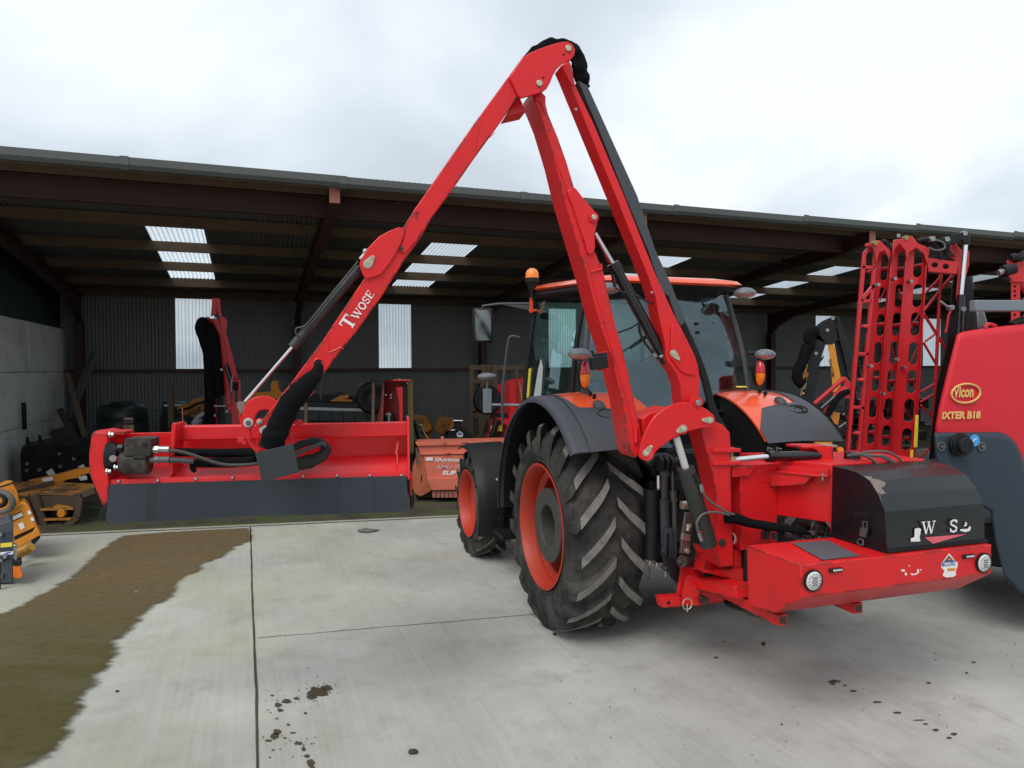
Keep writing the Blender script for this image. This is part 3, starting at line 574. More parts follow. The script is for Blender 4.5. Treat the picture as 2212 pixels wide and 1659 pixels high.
# ================================================================ TRACTOR
TH = R(18.2); TR_ = Vector((math.cos(TH), math.sin(TH), 0)); TF = Vector((-math.sin(TH), math.cos(TH), 0)); TO = Vector((.258, 5.47, 0)); TO0 = Vector((.28, 5.30, 0)); UZ = Vector((0, 0, 1))
def TP(W, Fd, z): return TO + TR_ * W + TF * Fd + UZ * z
tractor = thing('tractor', 'orange tractor with glazed cab, its rear towards the camera, standing on the concrete yard', 'tractor', TP(1, 1, 0))
def wheel(W, Fd, Rt, wid, rr, nl, outer, weight, back=None):
    c = TP(W, Fd, Rt); ax = TR_ * outer          # outer face along +ax
    wh = thing('wheel', '', '', c); del wh['label']; del wh['category']; wh.parent = tractor; wh.location = c - wloc(tractor)
    h = wid / 2; lug = .045 * Rt / .8; rt = Rt - lug
    pr = [(h - .05, rr), (h + .005, rr + .03), (h + .02, rr + (rt - rr) * .35), (h + .005, rr + (rt - rr) * .7), (h - .045, rt - .03), (h - .10, rt - .008), (0, rt + .004)]
    pr = pr + [(-t, r_) for t, r_ in reversed(pr[:-1])] + [(-h + .05, rr - .02), (h - .05, rr - .02)]
    mb = MB(); mb.lathe(pr, c, ax, 72, closed=True)
    for r1 in (rr + .045, rr + .075):            # bead rings
        mb.lathe([(h + .003, r1 - .006), (h + .018, r1), (h + .01, r1 + .006)], c, ax, 60)
    ty = mb.build('tyre', TYRE, wh, sharp=50)
    mb = MB(); top = MB(); pit = 360 / nl; X = TF; Y = UZ
    def P(t, ang, r_): return c + ax * t + (X * math.cos(R(ang)) + Y * math.sin(R(ang))) * r_
    for side in (-1, 1):
        for k in range(nl):
            a0 = pit * (k + (.5 if side > 0 else 0)); m = 9; rings = []; tr_ = []
            for i in range(m + 1):
                u = i / m                                    # 0 = shoulder, 1 = centre
                t = side * (h + .028) * (1 - u) + side * .018 * u if u > .05 else side * (h + .020)
                an = a0 - pit * 1.12 * (u ** 1.05) - .7 * math.sin(u * math.pi * 2); bw = (.038 + .006 * (1 - u)) * Rt / .8; da = math.degrees(bw / Rt)
                drop_ = (.055 if i == 0 else .020 if i == 1 else .006 if i == 2 else 0) * Rt / .8
                ro = Rt - drop_; ri = rt - .02 - (.14 * Rt / .8 if i == 0 else (.07 if i == 1 else .02))
                j = .004 * noise.noise(Vector((k * 3.3, i * .9, side + Rt)))
                wb = 1.3 if i > 1 else 1.1
                rings.append([P(t, an - da * wb, ri), P(t, an + da * wb, ri), P(t, an + da, ro + j), P(t, an - da, ro + j)])
                if i > 0: tr_.append([P(t, an - da * .93, ro + j + .002), P(t, an + da * .93, ro + j + .002)])
            vs = [p for r_ in rings for p in r_]; fs = [(i * 4 + q, i * 4 + (q + 1) % 4, (i + 1) * 4 + (q + 1) % 4, (i + 1) * 4 + q) for i in range(m) for q in range(4)] + [(3, 2, 1, 0), tuple(m * 4 + q for q in range(4))]
            mb.add(vs, fs); top.add([p for r_ in tr_ for p in r_], [(2 * i, 2 * i + 1, 2 * i + 3, 2 * i + 2) for i in range(m - 1)])
    tl_ = mb.build('tread_lugs', TYRE, wh, bevel=.006); top.build('worn_lug_faces', LUG, tl_ if False else wh)
    mb = MB(); d = h - .02
    mb.lathe([(h + .012, rr + .018), (h + .016, rr + .004), (h - .0, rr - .006), (h - .05, rr - .022), (h - .11, rr - .03), (h - .14, rr - .075), (h - .30 * wid / .5, rr - .085), (h - .33 * wid / .5, rr - .17), (h - .335 * wid / .5, .0)], c, ax, 60)
    mb.lathe([(-h - .01, rr + .018), (-h, rr - .006), (-h + .1, rr - .03), (h - .1, rr - .03)], c, ax, 48)
    rim = mb.build('rim', RIMO, wh, sharp=40)
    mb = MB()
    for k in range(8):
        an = R(45 * k + 20); p = c + (TF * math.cos(an) + UZ * math.sin(an)) * (rr - .12); mb.cyl(p + ax * (h - .34 * wid / .5), p + ax * (h - .31 * wid / .5), .016, n=6)
    mb.build('wheel_bolts', STEEL, wh)
    if weight:
        mb = MB(); s_ = h - .045
        mb.lathe([(s_ - .26, .27), (s_ - .075, .27), (s_ - .07, .262), (s_ - .06, .262), (s_ - .055, .285), (s_ - .008, .285), (s_, .277), (s_, .165), (s_ - .012, .155), (s_ - .14, .15), (s_ - .15, .0)], c, ax, 56)
        for k in range(4):
            an = R(90 * k + 35); p = c + (TF * math.cos(an) + UZ * math.sin(an)) * .12; mb.cyl(p + ax * (s_ - .15), p + ax * (s_ - .10), .022, n=6)
        mb.build('wheel_weight', WEIGHT, wh, sharp=30, bevel=.003)
    return wh
wheel(.232, 0, .785, .54, .465, 18, -1, True)
wheel(1.865, 0, .785, .54, .465, 18, 1, False)
wheel(.14, 2.27, .555, .34, .345, 16, -1, False)
wheel(1.94, 2.27, .555, .34, .345, 16, 1, False)

# rear fenders
def band(mb, c, W0, W1, R0, R1, a0, a1, n=28, crown=0, th=.015, edge=0, m=8):
    # a measured from up, positive to the rear; radius may vary from W0 (R0) to W1 (R1)
    vs = []
    for lay in (0, 1):
        for i in range(n + 1):
            a = R(a0 + (a1 - a0) * i / n)
            for j in range(m + 1):
                u = j / m; W = W0 + (W1 - W0) * u; r_ = R0 + (R1 - R0) * u + crown * math.sin(math.pi * u) - edge * max(0, 1 - u * m / 2.0) ** 2 - lay * th
                vs.append(TP(W, c[0] - r_ * math.sin(a), c[1] + r_ * math.cos(a)))
    k = m + 1; o = (n + 1) * k; fs = []
    for i in range(n):
        for j in range(m):
            q = (i * k + j, i * k + j + 1, (i + 1) * k + j + 1, (i + 1) * k + j); fs.append(q); fs.append(tuple(o + x for x in reversed(q)))
    for i in range(n):
        for j in (0, m): fs.append((i * k + j, (i + 1) * k + j, o + (i + 1) * k + j, o + i * k + j))
    for j in range(m):
        for i in (0, n): fs.append((i * k + j, i * k + j + 1, o + i * k + j + 1, o + i * k + j))
    mb.add(vs, fs)
for sd in (0, 1):
    mW = (lambda W: 2.08 - W) if sd else (lambda W: W)
    fe = None
    mb = MB(); band(mb, (0, .80), mW(-.10), mW(.045), .985, .995, -93, 50, edge=.03)
    fe = mb.build('fender_flare', CHAR, tractor, sharp=50)
    mb = MB(); band(mb, (0, .80), mW(-.04), mW(.61), .965, .985, -92, 49, crown=.01); mb.build('arch_liner', BLACKP, tractor, sharp=50)
    mb = MB(); band(mb, (0, .80), mW(.04), mW(.64), .992, 1.002, -70, 49, crown=.018)
    mb.build('fender', ORANGE, tractor, sharp=50)
    # rear drop of the flare and inner panel
    mb = MB(); nA, nW = 14, 48; vs = []
    for lay in (0, 1):
        for j in range(nW + 1):
            u = j / nW; W = .03 + .61 * u; as_ = -14 + 38 * math.sin(math.pi / 2 * u / .12) if u < .12 else 24 + 9 * (u - .12) if u < .75 else 30 + 52 * (u - .75)
            for i in range(nA + 1):
                a = R(as_ + (50.5 - as_) * i / nA); r_ = .997 + .009 * u + .018 * math.sin(math.pi * u) + (.006 if i else .001) - lay * .014; vs.append(TP(mW(W), -r_ * math.sin(a), .8 + r_ * math.cos(a)))
    kk = nA + 1; oo = (nW + 1) * kk; fs = [(j * kk + i, (j + 1) * kk + i, (j + 1) * kk + i + 1, j * kk + i + 1) for j in range(nW) for i in range(nA)]
    mb.add(vs[:oo], fs); mb.build('fender_tail', CHAR, tractor, sharp=50)
    mb = MB(); pts = [TP(mW(.60), -.99 * math.sin(R(a)) , .80 + 1.005 * math.cos(R(a))) for a in range(-80, 51, 10)] + [TP(mW(.60), -.55, .9), TP(mW(.60), .8, .8)]
    mb.plate([pts], TR_ * (.02 if not sd else -.02)); mb.build('wheel_arch_panel', BLACKP, tractor)
    # emblem: raised oval with a bent bar inside, moulded in the flare
    ea = R(31); ec = TP(mW(.17), -1.012 * math.sin(ea), .80 + 1.012 * math.cos(ea)); tz = (UZ * math.sin(ea) * 1 + TF * math.cos(ea)); 
    tdir = (TF * math.cos(ea) + UZ * math.sin(ea)); nrm = (-TF * math.sin(ea) + UZ * math.cos(ea))
    if sd == 0: ec = ec + TR_ * .12
    mb = MB(); ring = [ec + TR_ * .095 * math.cos(R(q)) + tdir * .05 * math.sin(R(q)) + nrm * .006 for q in range(0, 361, 15)]
    mb.tube(ring, .006, 6); mb.tube([ec - TR_ * .045 + tdir * .042 + nrm * .006, ec - TR_ * .015 + nrm * .006, ec + TR_ * .01 + tdir * .03 + nrm * .006, ec + TR_ * .055 + tdir * .005 + nrm * .006, ec + TR_ * .03 - tdir * .035 + nrm * .006], .005, 6)
    mb.build('emblem', BLACKP, fe)
    bp_ = TP(mW(.25), -1.02 * math.sin(R(25)), .80 + 1.02 * math.cos(R(25))); mb = MB(); mb.ellips(bp_, .045, .06, .035, X=TR_, Z=nrm); mb.build('moulded_bump', CHAR, fe)
    for q in (12, 16):
        mb = MB(); mb.cyl(TP(mW(.28), -1.01 * math.sin(R(q)), .8 + 1.01 * math.cos(R(q))), TP(mW(.28), -1.045 * math.sin(R(q)), .8 + 1.045 * math.cos(R(q))), .014, n=10); mb.build('rubber_button', BLACKP, tractor)
    if sd:
        mb = MB(); c_ = TP(1.66, -1.04 * math.sin(R(9)), .8 + 1.04 * math.cos(R(9))); t1 = (TF * math.cos(R(18)) + UZ * math.sin(R(18))); 
        mb.box(c_ + UZ * .014, .10, .03, .002, TR_, t1, TR_.cross(t1)); st_ = mb.build('warning_sticker', YELL, tractor)
# front mudguards
for sd in (0, 1):
    mW = (lambda W: 2.08 - W) if sd else (lambda W: W)
    mb = MB(); band(mb, (2.27, .555), mW(-.08), mW(.34), .64, .65, -22, 112, edge=.03, th=.012); fm = mb.build('front_mudguard', BLACKP, tractor, sharp=50)
    mb = MB()
    for W, a in ((.12, 60), (.12, 95), (.26, 45)): mb.cyl(TP(mW(W), 2.27 - .645 * math.sin(R(a)), .555 + .645 * math.cos(R(a))), TP(mW(W), 2.27 - .665 * math.sin(R(a)), .555 + .665 * math.cos(R(a))), .012, n=8)
    mb.build('mudguard_bolts', STEEL, fm)
# body
mb = MB(); mb.box(TP(1.0, .15, .82), .46, 1.1, .62, TR_, TF); mb.box(TP(1, 1.7, .85), .42, 2.4, .5, TR_, TF); mb.cyl(TP(.45, 0, .8), TP(1.55, 0, .8), .14)
mb.box(TP(1.0, -.42, 1.0), .62, .12, .75, TR_, TF); mb.box(TP(1.0, -.3, 1.28), 1.0, .35, .22, TR_, TF); mb.box(TP(.78, -.48, .72), .14, .1, .3, TR_, TF); mb.box(TP(1.2, -.48, .9), .2, .1, .35, TR_, TF)
mb.build('transmission_housing', BLACKM, tractor, bevel=.02)
mb = MB(); mb.cyl(TP(.35, 2.4, .58), TP(1.65, 2.4, .58), .08); mb.box(TP(1, 2.4, .62), .4, .35, .3, TR_, TF); mb.build('front_axle', BLACKM, tractor)
mb = MB(); hp = [(1.45, 1.05), (1.45, 1.66), (2.0, 1.64), (2.7, 1.50), (2.95, 1.3), (2.98, .95)]
mb.plate([[TP(.72, f_, z_) for f_, z_ in hp]], TR_ * .56); mb.build('bonnet', ORANGE, tractor, bevel=.05)
# cab
CT = 2.61
cor = {'rl': (TP(.27, -.13, 1.62), TP(.40, .03, CT)), 'rr': (TP(1.77, -.13, 1.62), TP(1.64, .03, CT)), 'fl': (TP(.34, 1.52, 1.2), TP(.44, 1.40, CT + .04)), 'fr': (TP(1.66, 1.52, 1.2), TP(1.56, 1.40, CT + .04)),
       'bl': (TP(.27, .12, 1.62), TP(.41, .16, CT)), 'br': (TP(1.77, .12, 1.62), TP(1.63, .16, CT))}
def bow(a, b, amt, n=8): return [a.lerp(b, i / n) + amt * math.sin(math.pi * i / n) for i in range(n + 1)]
BULGE = {'rl': (-TR_ * .03 - TF * .02), 'rr': (TR_ * .03 - TF * .02), 'fl': -TR_ * .03, 'fr': TR_ * .03, 'bl': -TR_ * .03, 'br': TR_ * .03}
for k_, r_ in (('rl', .028), ('rr', .022), ('fl', .028), ('fr', .028), ('bl', .022), ('br', .022)):
    mb = MB(); mb.tube(bow(*cor[k_], BULGE[k_]), r_, 10); mb.build('cab_pillar', CHAR if k_ in ('rl', 'rr') else BLACKP, tractor)
def pane(name, A, B, bulge, pa, pb):     # between two bowed pillars
    la = bow(*A, pa, 10); lb = bow(*B, pb, 10); vs = []; n = 12
    for p, q in zip(la, lb):
        for i in range(n + 1): vs.append(p.lerp(q, i / n) + bulge * math.sin(math.pi * i / n))
    k = n + 1; mb = MB(); mb.add(vs, [(i * k + j, i * k + j + 1, (i + 1) * k + j + 1, (i + 1) * k + j) for i in range(10) for j in range(n)])
    return mb.build(name, GLASS, tractor, sharp=70)
drop = lambda k_, z_: (Vector((cor[k_][0].x, cor[k_][0].y, z_)), cor[k_][1])
pane('rear_window', cor['rl'], cor['rr'], -TF * .05, BULGE['rl'], BULGE['rr'])
pane('side_window', cor['bl'], (TP(.34, 1.52, 1.2), cor['fl'][1]), -TR_ * .02, BULGE['bl'], BULGE['fl'])
pane('side_window', cor['br'], (TP(1.66, 1.52, 1.2), cor['fr'][1]), TR_ * .02, BULGE['br'], BULGE['fr'])
pane('windscreen', cor['fl'], cor['fr'], TF * .04, BULGE['fl'], BULGE['fr'])
mb = MB(); mb.plate([[TP(.27, -.135, 1.48), TP(.27, -.135, 1.63), TP(.55, -.15, 1.63), TP(1.0, -.17, 1.60), TP(1.45, -.15, 1.63), TP(1.73, -.135, 1.63), TP(1.73, -.135, 1.48), TP(1.5, -.12, 1.3), TP(.5, -.12, 1.3)]], TF * .06)
mb.tube([TP(.29, -.155, 1.66), TP(.6, -.19, 1.64), TP(1.0, -.205, 1.63), TP(1.4, -.19, 1.64), TP(1.71, -.155, 1.66)], .018, 8, smooth=4)
mb.plate([[TP(.27, .12, 1.3), TP(.27, .12, 1.65), TP(.27, -.13, 1.65), TP(.27, -.13, 1.3)]], TR_ * .04); mb.plate([[TP(1.73, .12, 1.3), TP(1.73, .12, 1.65), TP(1.73, -.13, 1.65), TP(1.73, -.13, 1.3)]], -TR_ * .04)
mb.box(TP(1, .7, 1.12), 1.3, 1.6, .1, TR_, TF); mb.tube([TP(.27, .15, 1.66), TP(.29, .6, 1.62), TP(.31, .95, 1.5), TP(.33, 1.2, 1.25), TP(.34, 1.5, 1.18)], .024, 8, smooth=4)
mb.build('cab_floor_frame', BLACKP, tractor, bevel=.008)
# cab roof: orange cap with dark underside
rpts = []
def roofring(W0, W1, F0, F1, z, rr_=.16, n=5, tilt=.06):
    o_ = []
    for (cx, cy, s0) in ((W1 - rr_, F0 + rr_, -90), (W1 - rr_, F1 - rr_, 0), (W0 + rr_, F1 - rr_, 90), (W0 + rr_, F0 + rr_, 180)):
        for i in range(n + 1):
            a = R(s0 + 90 * i / n); W = cx + rr_ * math.cos(a); Fq = cy + rr_ * math.sin(a); o_.append(TP(W, Fq, z + tilt * (Fq - F0)))
    return o_
def loft(mb, rings):
    n = len(rings[0]); vs = [p for r_ in rings for p in r_]; m = len(rings)
    mb.add(vs, [(i * n + k, i * n + (k + 1) % n, (i + 1) * n + (k + 1) % n, (i + 1) * n + k) for i in range(m - 1) for k in range(n)] + [tuple(range(n)), tuple(range((m - 1) * n, m * n))])
mb = MB(); loft(mb, [roofring(.41, 1.66, -.20, 1.45, 2.655), roofring(.39, 1.705, -.215, 1.47, 2.67), roofring(.41, 1.68, -.19, 1.44, 2.70), roofring(.50, 1.57, -.08, 1.34, 2.73), roofring(.64, 1.43, .1, 1.2, 2.745)])
mb.build('cab_roof', ORANGE, tractor, sharp=60)
mb = MB(); loft(mb, [roofring(.42, 1.61, -.0, 1.42, 2.60, .1), roofring(.40, 1.63, -.08, 1.46, 2.625), roofring(.42, 1.645, -.18, 1.44, 2.654)]); mb.build('roof_lining', BLACKP, tractor, sharp=60)
# cab interior
mb = MB(); mb.box(TP(1.0, .45, 1.50), .46, .46, .14, TR_, TF); mb.build('seat_cushion', mat('seat_fabric', (.05, .05, .055), .9), tractor, bevel=.05)
mb = MB(); mb.bar(TP(1.0, .25, 1.52), TP(1.0, .12, 2.05), .44, .12, TR_); mb.build('seat_back', MATS['seat_fabric'], tractor, bevel=.05)
mb = MB(); mb.lathe([(0, .19), (.012, .20), (0, .21), (-.012, .20)], TP(1.0, 1.05, 1.88), TF * -.6 + UZ * .8, 28, closed=True); mb.cyl(TP(1, 1.05, 1.88), TP(1, 1.3, 1.3), .04); mb.bar(TP(.81, 1.05, 1.88), TP(1.19, 1.05, 1.88), .03, .02); mb.build('steering_wheel', BLACKP, tractor)
mb = MB(); mb.box(TP(1.45, .5, 1.5), .22, .8, .35, TR_, TF); mb.box(TP(1.0, 1.38, 1.45), .5, .2, .5, TR_, TF); mb.box(TP(.42, .3, 1.45), .15, .7, .3, TR_, TF); mb.build('cab_console', CHAR, tractor, bevel=.03)
mb = MB(); mb.box(TP(1.46, .03, 2.40), .02, .02, .12, TR_); mb.ellips(TP(1.46, .0, 2.36), .075, .05, .045, X=TR_); mb.build('wiper_motor', BLACKP, tractor)
mb = MB(); mb.bar(TP(.62, -.205, 2.15), TP(1.02, -.235, 2.40), .014, .012); mb.build('rear_wiper', BLACKP, tractor)
mb = MB()
for W, z_ in ((1.22, 2.35), (1.23, 2.28)): mb.cyl(TP(W, -.165, z_), TP(W, -.20, z_), .013, n=10)
mb.build('window_studs', BLACKP, tractor)
# tail lights and lamps
def hang(name, mb, m, par=None, **k): return mb.build(name, m, par or tractor, **k)
for W in (.235, 1.80):
    b_ = TP(W, -.21, 1.955); mb = MB(); mb.ellips(b_ + TF * .02, .050, .05, .112, X=TR_, n=20, m=14); hs = hang('tail_light', mb, BLACKP)
    mb = MB(); mb.ellips(b_ + UZ * .0, .042, .052, .102, X=TR_, n=20, m=14, lo=0); hang('red_lens', mb, TAILR, hs)
    mb = MB(); mb.ellips(b_ - UZ * .002, .042, .052, .102, X=TR_, n=20, m=14, hi=0); hang('amber_lens', mb, AMBER, hs)
def worklamp(c, side, ry=.075):
    mb = MB(); mb.ellips(c, .095, ry, .050, X=TR_, n=20, m=8, lo=0); l_ = hang('work_lamp', mb, SILVER)
    mb = MB(); mb.ellips(c - UZ * .001, .09, ry * .95, .036, X=TR_, n=20, m=8, hi=0); hang('lens', mb, LAMPP, l_)
    mb = MB(); mb.cyl(c + UZ * .02 - TR_ * .05 * side, c + UZ * .02 - TR_ * .13 * side + TF * .05, .012); hang('lamp_bracket', mb, BLACKP, l_)
worklamp(TP(.17, -.27, 2.10), -1); worklamp(TP(1.86, -.2, 2.10), 1); worklamp(TP(1.66, -.20, 2.60), 1, .09); worklamp(TP(.44, -.20, 2.60), -1, .09)
# mirrors, beacon, handrails
MX = Vector((math.cos(R(11)), math.sin(R(11)), 0)); mc = TP(-.06, 1.55, 2.42); mb = MB(); mb.box(mc, .20, .06, .34, MX); ml_ = mb.build('mirror', BLACKP, tractor, bevel=.025)
mb = MB(); mb.box(mc + MX.cross(UZ) * .033, .155, .004, .295, MX); mb.build('mirror_glass', MIRRG, ml_, bevel=.001)
mb = MB(); mb.tube([mc + UZ * .12, mc + UZ * .19, TP(.1, 1.50, 2.63), TP(.40, 1.40, 2.63)], .012, 8); mb.plate([[TP(.12, 1.47, 2.62), TP(.40, 1.40, 2.62), TP(.40, 1.40, 2.56)]], TF * .01); mb.build('mirror_arm', CHAR, tractor)
mc2 = TP(2.05, 1.5, 2.42); mb = MB(); mb.box(mc2, .17, .06, .33, TR_ * .92 - TF * .1); mb.build('mirror', BLACKP, tractor, bevel=.025)
mb = MB(); mb.tube([mc2 + UZ * .12, mc2 + UZ * .19, TP(1.56, 1.4, 2.60)], .012, 8); mb.build('mirror_arm', GREYB, tractor)
bc = TP(.385, 1.36, 2.86); mb = MB(); mb.cyl(bc - UZ * .03, bc + UZ * .01, .068); mb.cyl(bc - UZ * .12, bc - UZ * .03, .03, .055); mb.cyl(bc - UZ * .2, bc - UZ * .1, .018); bb = mb.build('beacon', BLACKP, tractor)
mb = MB(); mb.lathe([(0, .066), (.045, .064), (.075, .05), (.092, .025), (.096, 0)], bc + UZ * .012, UZ, 24); mb.build('amber_dome', AMBER, bb, sharp=60)
mb = MB(); mb.box(bc - UZ * .25 - TR_ * .01, .025, .03, .14, TR_); mb.cyl(bc - UZ * .3 - TR_ * .03, bc - UZ * .3 + TR_ * .06, .014); mb.build('beacon_bracket', ORANGE, bb)
mb = MB(); mb.tube([TP(.28, 1.44, 2.30), TP(.20, 1.46, 2.31), TP(.17, 1.48, 2.22), TP(.13, 1.52, 1.75), TP(.13, 1.52, 1.45)], .013, 8, smooth=4); mb.build('handrail', CHAR, tractor)
pc = TP(.02, 1.68, 1.92); mb = MB(); mb.ellips(pc, .10, .09, .04, X=TR_); pl_ = mb.build('marker_lamp', SILVER, tractor)
mb = MB(); mb.box(pc - UZ * .24, .07, .08, .24, TR_); mb.tube([pc - UZ * .02, pc - UZ * .13], .010, 8); mb.cyl(pc - UZ * .28, TP(.30, 1.5, 1.64), .012); mb.build('lamp_mount', GREYB, pl_, bevel=.012)
# steps
mb = MB(); mb.bar(TP(.22, 1.25, 1.0), TP(.12, 1.22, .40), .03, .05, TF); mb.bar(TP(.22, 1.62, 1.0), TP(.12, 1.60, .40), .03, .05, TF); mb.box(TP(.15, 1.42, .40), .22, .36, .03, TR_, TF); mb.box(TP(.20, 1.42, .72), .2, .36, .03, TR_, TF); mb.build('steps', BLACKP, tractor)
mb = MB(); mb.box(TP(.40, 1.3, .85), .34, .8, .45, TR_, TF); mb.build('fuel_tank', BLACKP, tractor, bevel=.06)
# warning strip and papers on side glass
sx = (TP(.34, 1.52, 1.2) - cor['bl'][0]); 
def onpane(u, v):   # u: 0 rear..1 front, v: 0 bottom..1 top of left side window
    A = cor['bl'][0].lerp(cor['bl'][1], v) + BULGE['bl'] * math.sin(math.pi * v); B = cor['fl'][0].lerp(cor['fl'][1], v) + BULGE['fl'] * math.sin(math.pi * v); return A.lerp(B, u) - TR_ * (.024 * math.sin(math.pi * u) + .006)
mb = MB(); mb.plate([[onpane(.86, .34), onpane(.93, .34), onpane(.93, .54), onpane(.86, .54)]], -TR_ * .002); mb.build('yellow_sticker', YELL, tractor)
mb = MB(); mb.plate([[onpane(.55, .18), onpane(.70, .17), onpane(.73, .3), onpane(.66, .50), onpane(.62, .57), onpane(.55, .5)]], -TR_ * .002); mb.build('paper_notice', mat('faded_paper', (.42, .44, .44), .7), tractor)
# three point linkage and rear clutter (positions measured in the photo on planes behind the tractor)
def QD(k, pts, Fd): return [onplane(x, y, TO0 + TF * (Fd + .1), TF) for x, y in T(k, pts)]
p = QD('qd', [(850, 820), (860, 1000), (850, 1420), (870, 1900), (880, 2500)], -.78)
mb = MB(); mb.cyl(p[0], p[1], .035); mb.cyl(p[1], p[2], .022); mb.cyl(p[2] + UZ * .05, p[3], .032); mb.build('lift_rod', CHAR, tractor)
p = QD('ft', [(155, 330), (240, 330), (250, 650), (230, 760), (190, 700), (150, 700), (125, 650)], -.80); h_ = QD('ft', [(170, 400), (205, 400), (210, 680), (170, 680)], -.80)
mb = MB(); mb.plate([p, h_], -TF * .04); mb.build('lift_rod_fork', CHAR, tractor, bevel=.004)
p = QD('qd', [(690, 950), (690, 1180), (690, 2100)], -.70); mb = MB(); mb.cyl(p[1], p[2], .06); mb.build('lift_cylinder', BLACKM, tractor)
p2 = QD('qd', [(780, 1000), (780, 1200)], -.72); mb = MB(); mb.cyl(p2[0], p2[1], .018); mb.build('cylinder_rod', CHROME, tractor)
p = QD('qd', [(960, 830), (965, 1210), (985, 1350), (990, 2000), (1000, 2500)], -.80); mb = MB(); mb.cyl(p[0], p[1], .009); mb.cyl(p[1], p[2], .022, n=6); mb.cyl(p[2], p[3], .017); mb.cyl(p[3], p[4], .012); mb.build('check_rod', GREYM, tractor)
p = QD('qd', [(630, 880), (720, 800), (860, 790), (960, 850)], -.72); mb = MB(); mb.tube(p, [.05, .055, .05, .045], 12, smooth=3)
for q in QD('qd', [(790, 840), (860, 840), (930, 850)], -.80): mb.cyl(q - TR_ * .015, q + TR_ * .012, .055)
mb.build('lift_arm', BLACKM, tractor, bevel=.004)
for (a_, b_) in (((130, 690), (300, 1030)), ((60, 690), (330, 960))): pass
p = QD('ft', [(150, 640), (380, 760), (370, 1030), (290, 960)], -.95); mb = MB(); mb.plate([p], TF * .05); mb.build('lower_link', BLACKM, tractor, bevel=.005)
pp = [TP(.72, -.35, .62), TP(.66, -.95, .66)]; mb = MB(); mb.bar(*pp, .035, .09, TR_); mb.bar(TP(1.3, -.35, .62), TP(1.36, -.95, .66), .035, .09, TR_); mb.build('lower_link', BLACKM, tractor, bevel=.005)
p = QD('ft', [(10, 750), (60, 785), (130, 810), (190, 820)], -.85); mb = MB(); mb.cyl(p[0] - TR_ * .02, p[1], .018); mb.cyl(p[1], p[2], .024, n=6); s_ = QD('ft', [(120, 770), (180, 765), (250, 775), (268, 810), (250, 850), (180, 865), (130, 850)], -.87); hh = QD('ft', [(165, 800), (215, 800), (215, 840), (165, 840)], -.87)
mb.plate([s_, hh], TF * .03); mb.cyl(p[3] + UZ * .035, p[3] - UZ * .06, .013); mb.build('stabiliser', STEEL, tractor, bevel=.003)
p = QD('qd', [(800, 620), (860, 590), (970, 590), (985, 610), (950, 640), (850, 655), (800, 650)], -.65); mb = MB(); mb.plate([p], TF * .05); mb.build('blue_hydraulic_cap', BLUE, tractor, bevel=.01)
mb = MB()
GREASY = mat('greasy_black', (.02, .02, .021), .35, var=.4, dirt=(.10, .09, .08), damt=.5, dscale=25)
for p_ in ((860, 680), (920, 700), (950, 680), (1000, 690), (880, 755), (975, 780)):
    q = QD('qd', [p_], -.68)[0]; mb = MB(); mb.lathe([(0, .0), (0, .014), (.02, .018), (.04, .014), (.04, .007), (.01, .006)], q, -TF, 12); mb.build('hydraulic_coupler', STEEL if p_[1] > 740 else GREASY, tractor)
random.seed(3)
for i in range(16):
    q = QD('qd', [(random.uniform(560, 1200), random.uniform(900, 1900))], -.55)[0]; mb = MB(); mb.box(q, random.uniform(.03, .10), .05, random.uniform(.02, .12), TR_); mb.build('control_valve', GREASY, tractor, bevel=.004)
random.seed(11)
for i in range(5):
    x0 = random.uniform(560, 1050); pts = [QD('qd', [(x0 + random.uniform(-60, 80) * j, 860 + j * random.uniform(180, 280))], -.62 + .03 * j)[0] for j in range(5)]
    mb = MB(); mb.tube(pts, .009, 6, smooth=5); mb.build('hydraulic_hose', BLACKP, tractor)
# ================================================================ HEDGE CUTTER (reach arm mower) on the tractor
PH = R(15); AA = Vector((math.cos(PH), math.sin(PH), 0)); AMN = Vector((math.sin(PH), -math.cos(PH), 0)); AO = Vector((1.3, 4.4, 0))
def AP(k, pts, off=0): return [onplane(x, y, AO + AMN * off, AMN) for x, y in T(k, pts)]
def A1(k, x, y, off=0): return AP(k, [(x, y)], off)[0]
hc = thing('hedge_cutter', 'red reach-arm hedge cutter folded in an A shape behind the orange tractor, black rear cover', 'hedge cutter', (1.5, 4.2, 0))
def aplate(name, k, pts, off, th, m=RED, par=None, bevel=.004, holes=()):
    mb = MB(); mb.plate([AP(k, pts, off)] + [AP(k, h, off) for h in holes], -AMN * th); return mb.build(name, m, par or hc, bevel=bevel)
def drop_pin(k, big, rb, small, rs, off, par):
    c = Vector(big); e_ = Vector(small); d = (e_ - c); L = d.length; a = math.atan2(d.y, d.x); be = math.acos(max(-1, min(1, (rb - rs) / L))); pts = []
    for i in range(15): t = a + be + (2 * math.pi - 2 * be) * i / 14; pts.append((c.x + rb * math.cos(t), c.y + rb * math.sin(t)))
    for i in range(9): t = a - be + 2 * be * i / 8; pts.append((e_.x + rs * math.cos(t), e_.y + rs * math.sin(t)))
    mb = MB(); mb.plate([AP(k, pts, off + .006)], -AMN * .006); s = ZR[k][2] * .0027
    mb.cyl(A1(k, c.x, c.y, off), A1(k, c.x, c.y, off + .014), rb * s * .55, n=16); mb.cyl(A1(k, e_.x, e_.y, off), A1(k, e_.x, e_.y, off + .020), rs * s * .75, n=6)
    return mb.build('pin_keeper', ZINC, par, bevel=.0015)
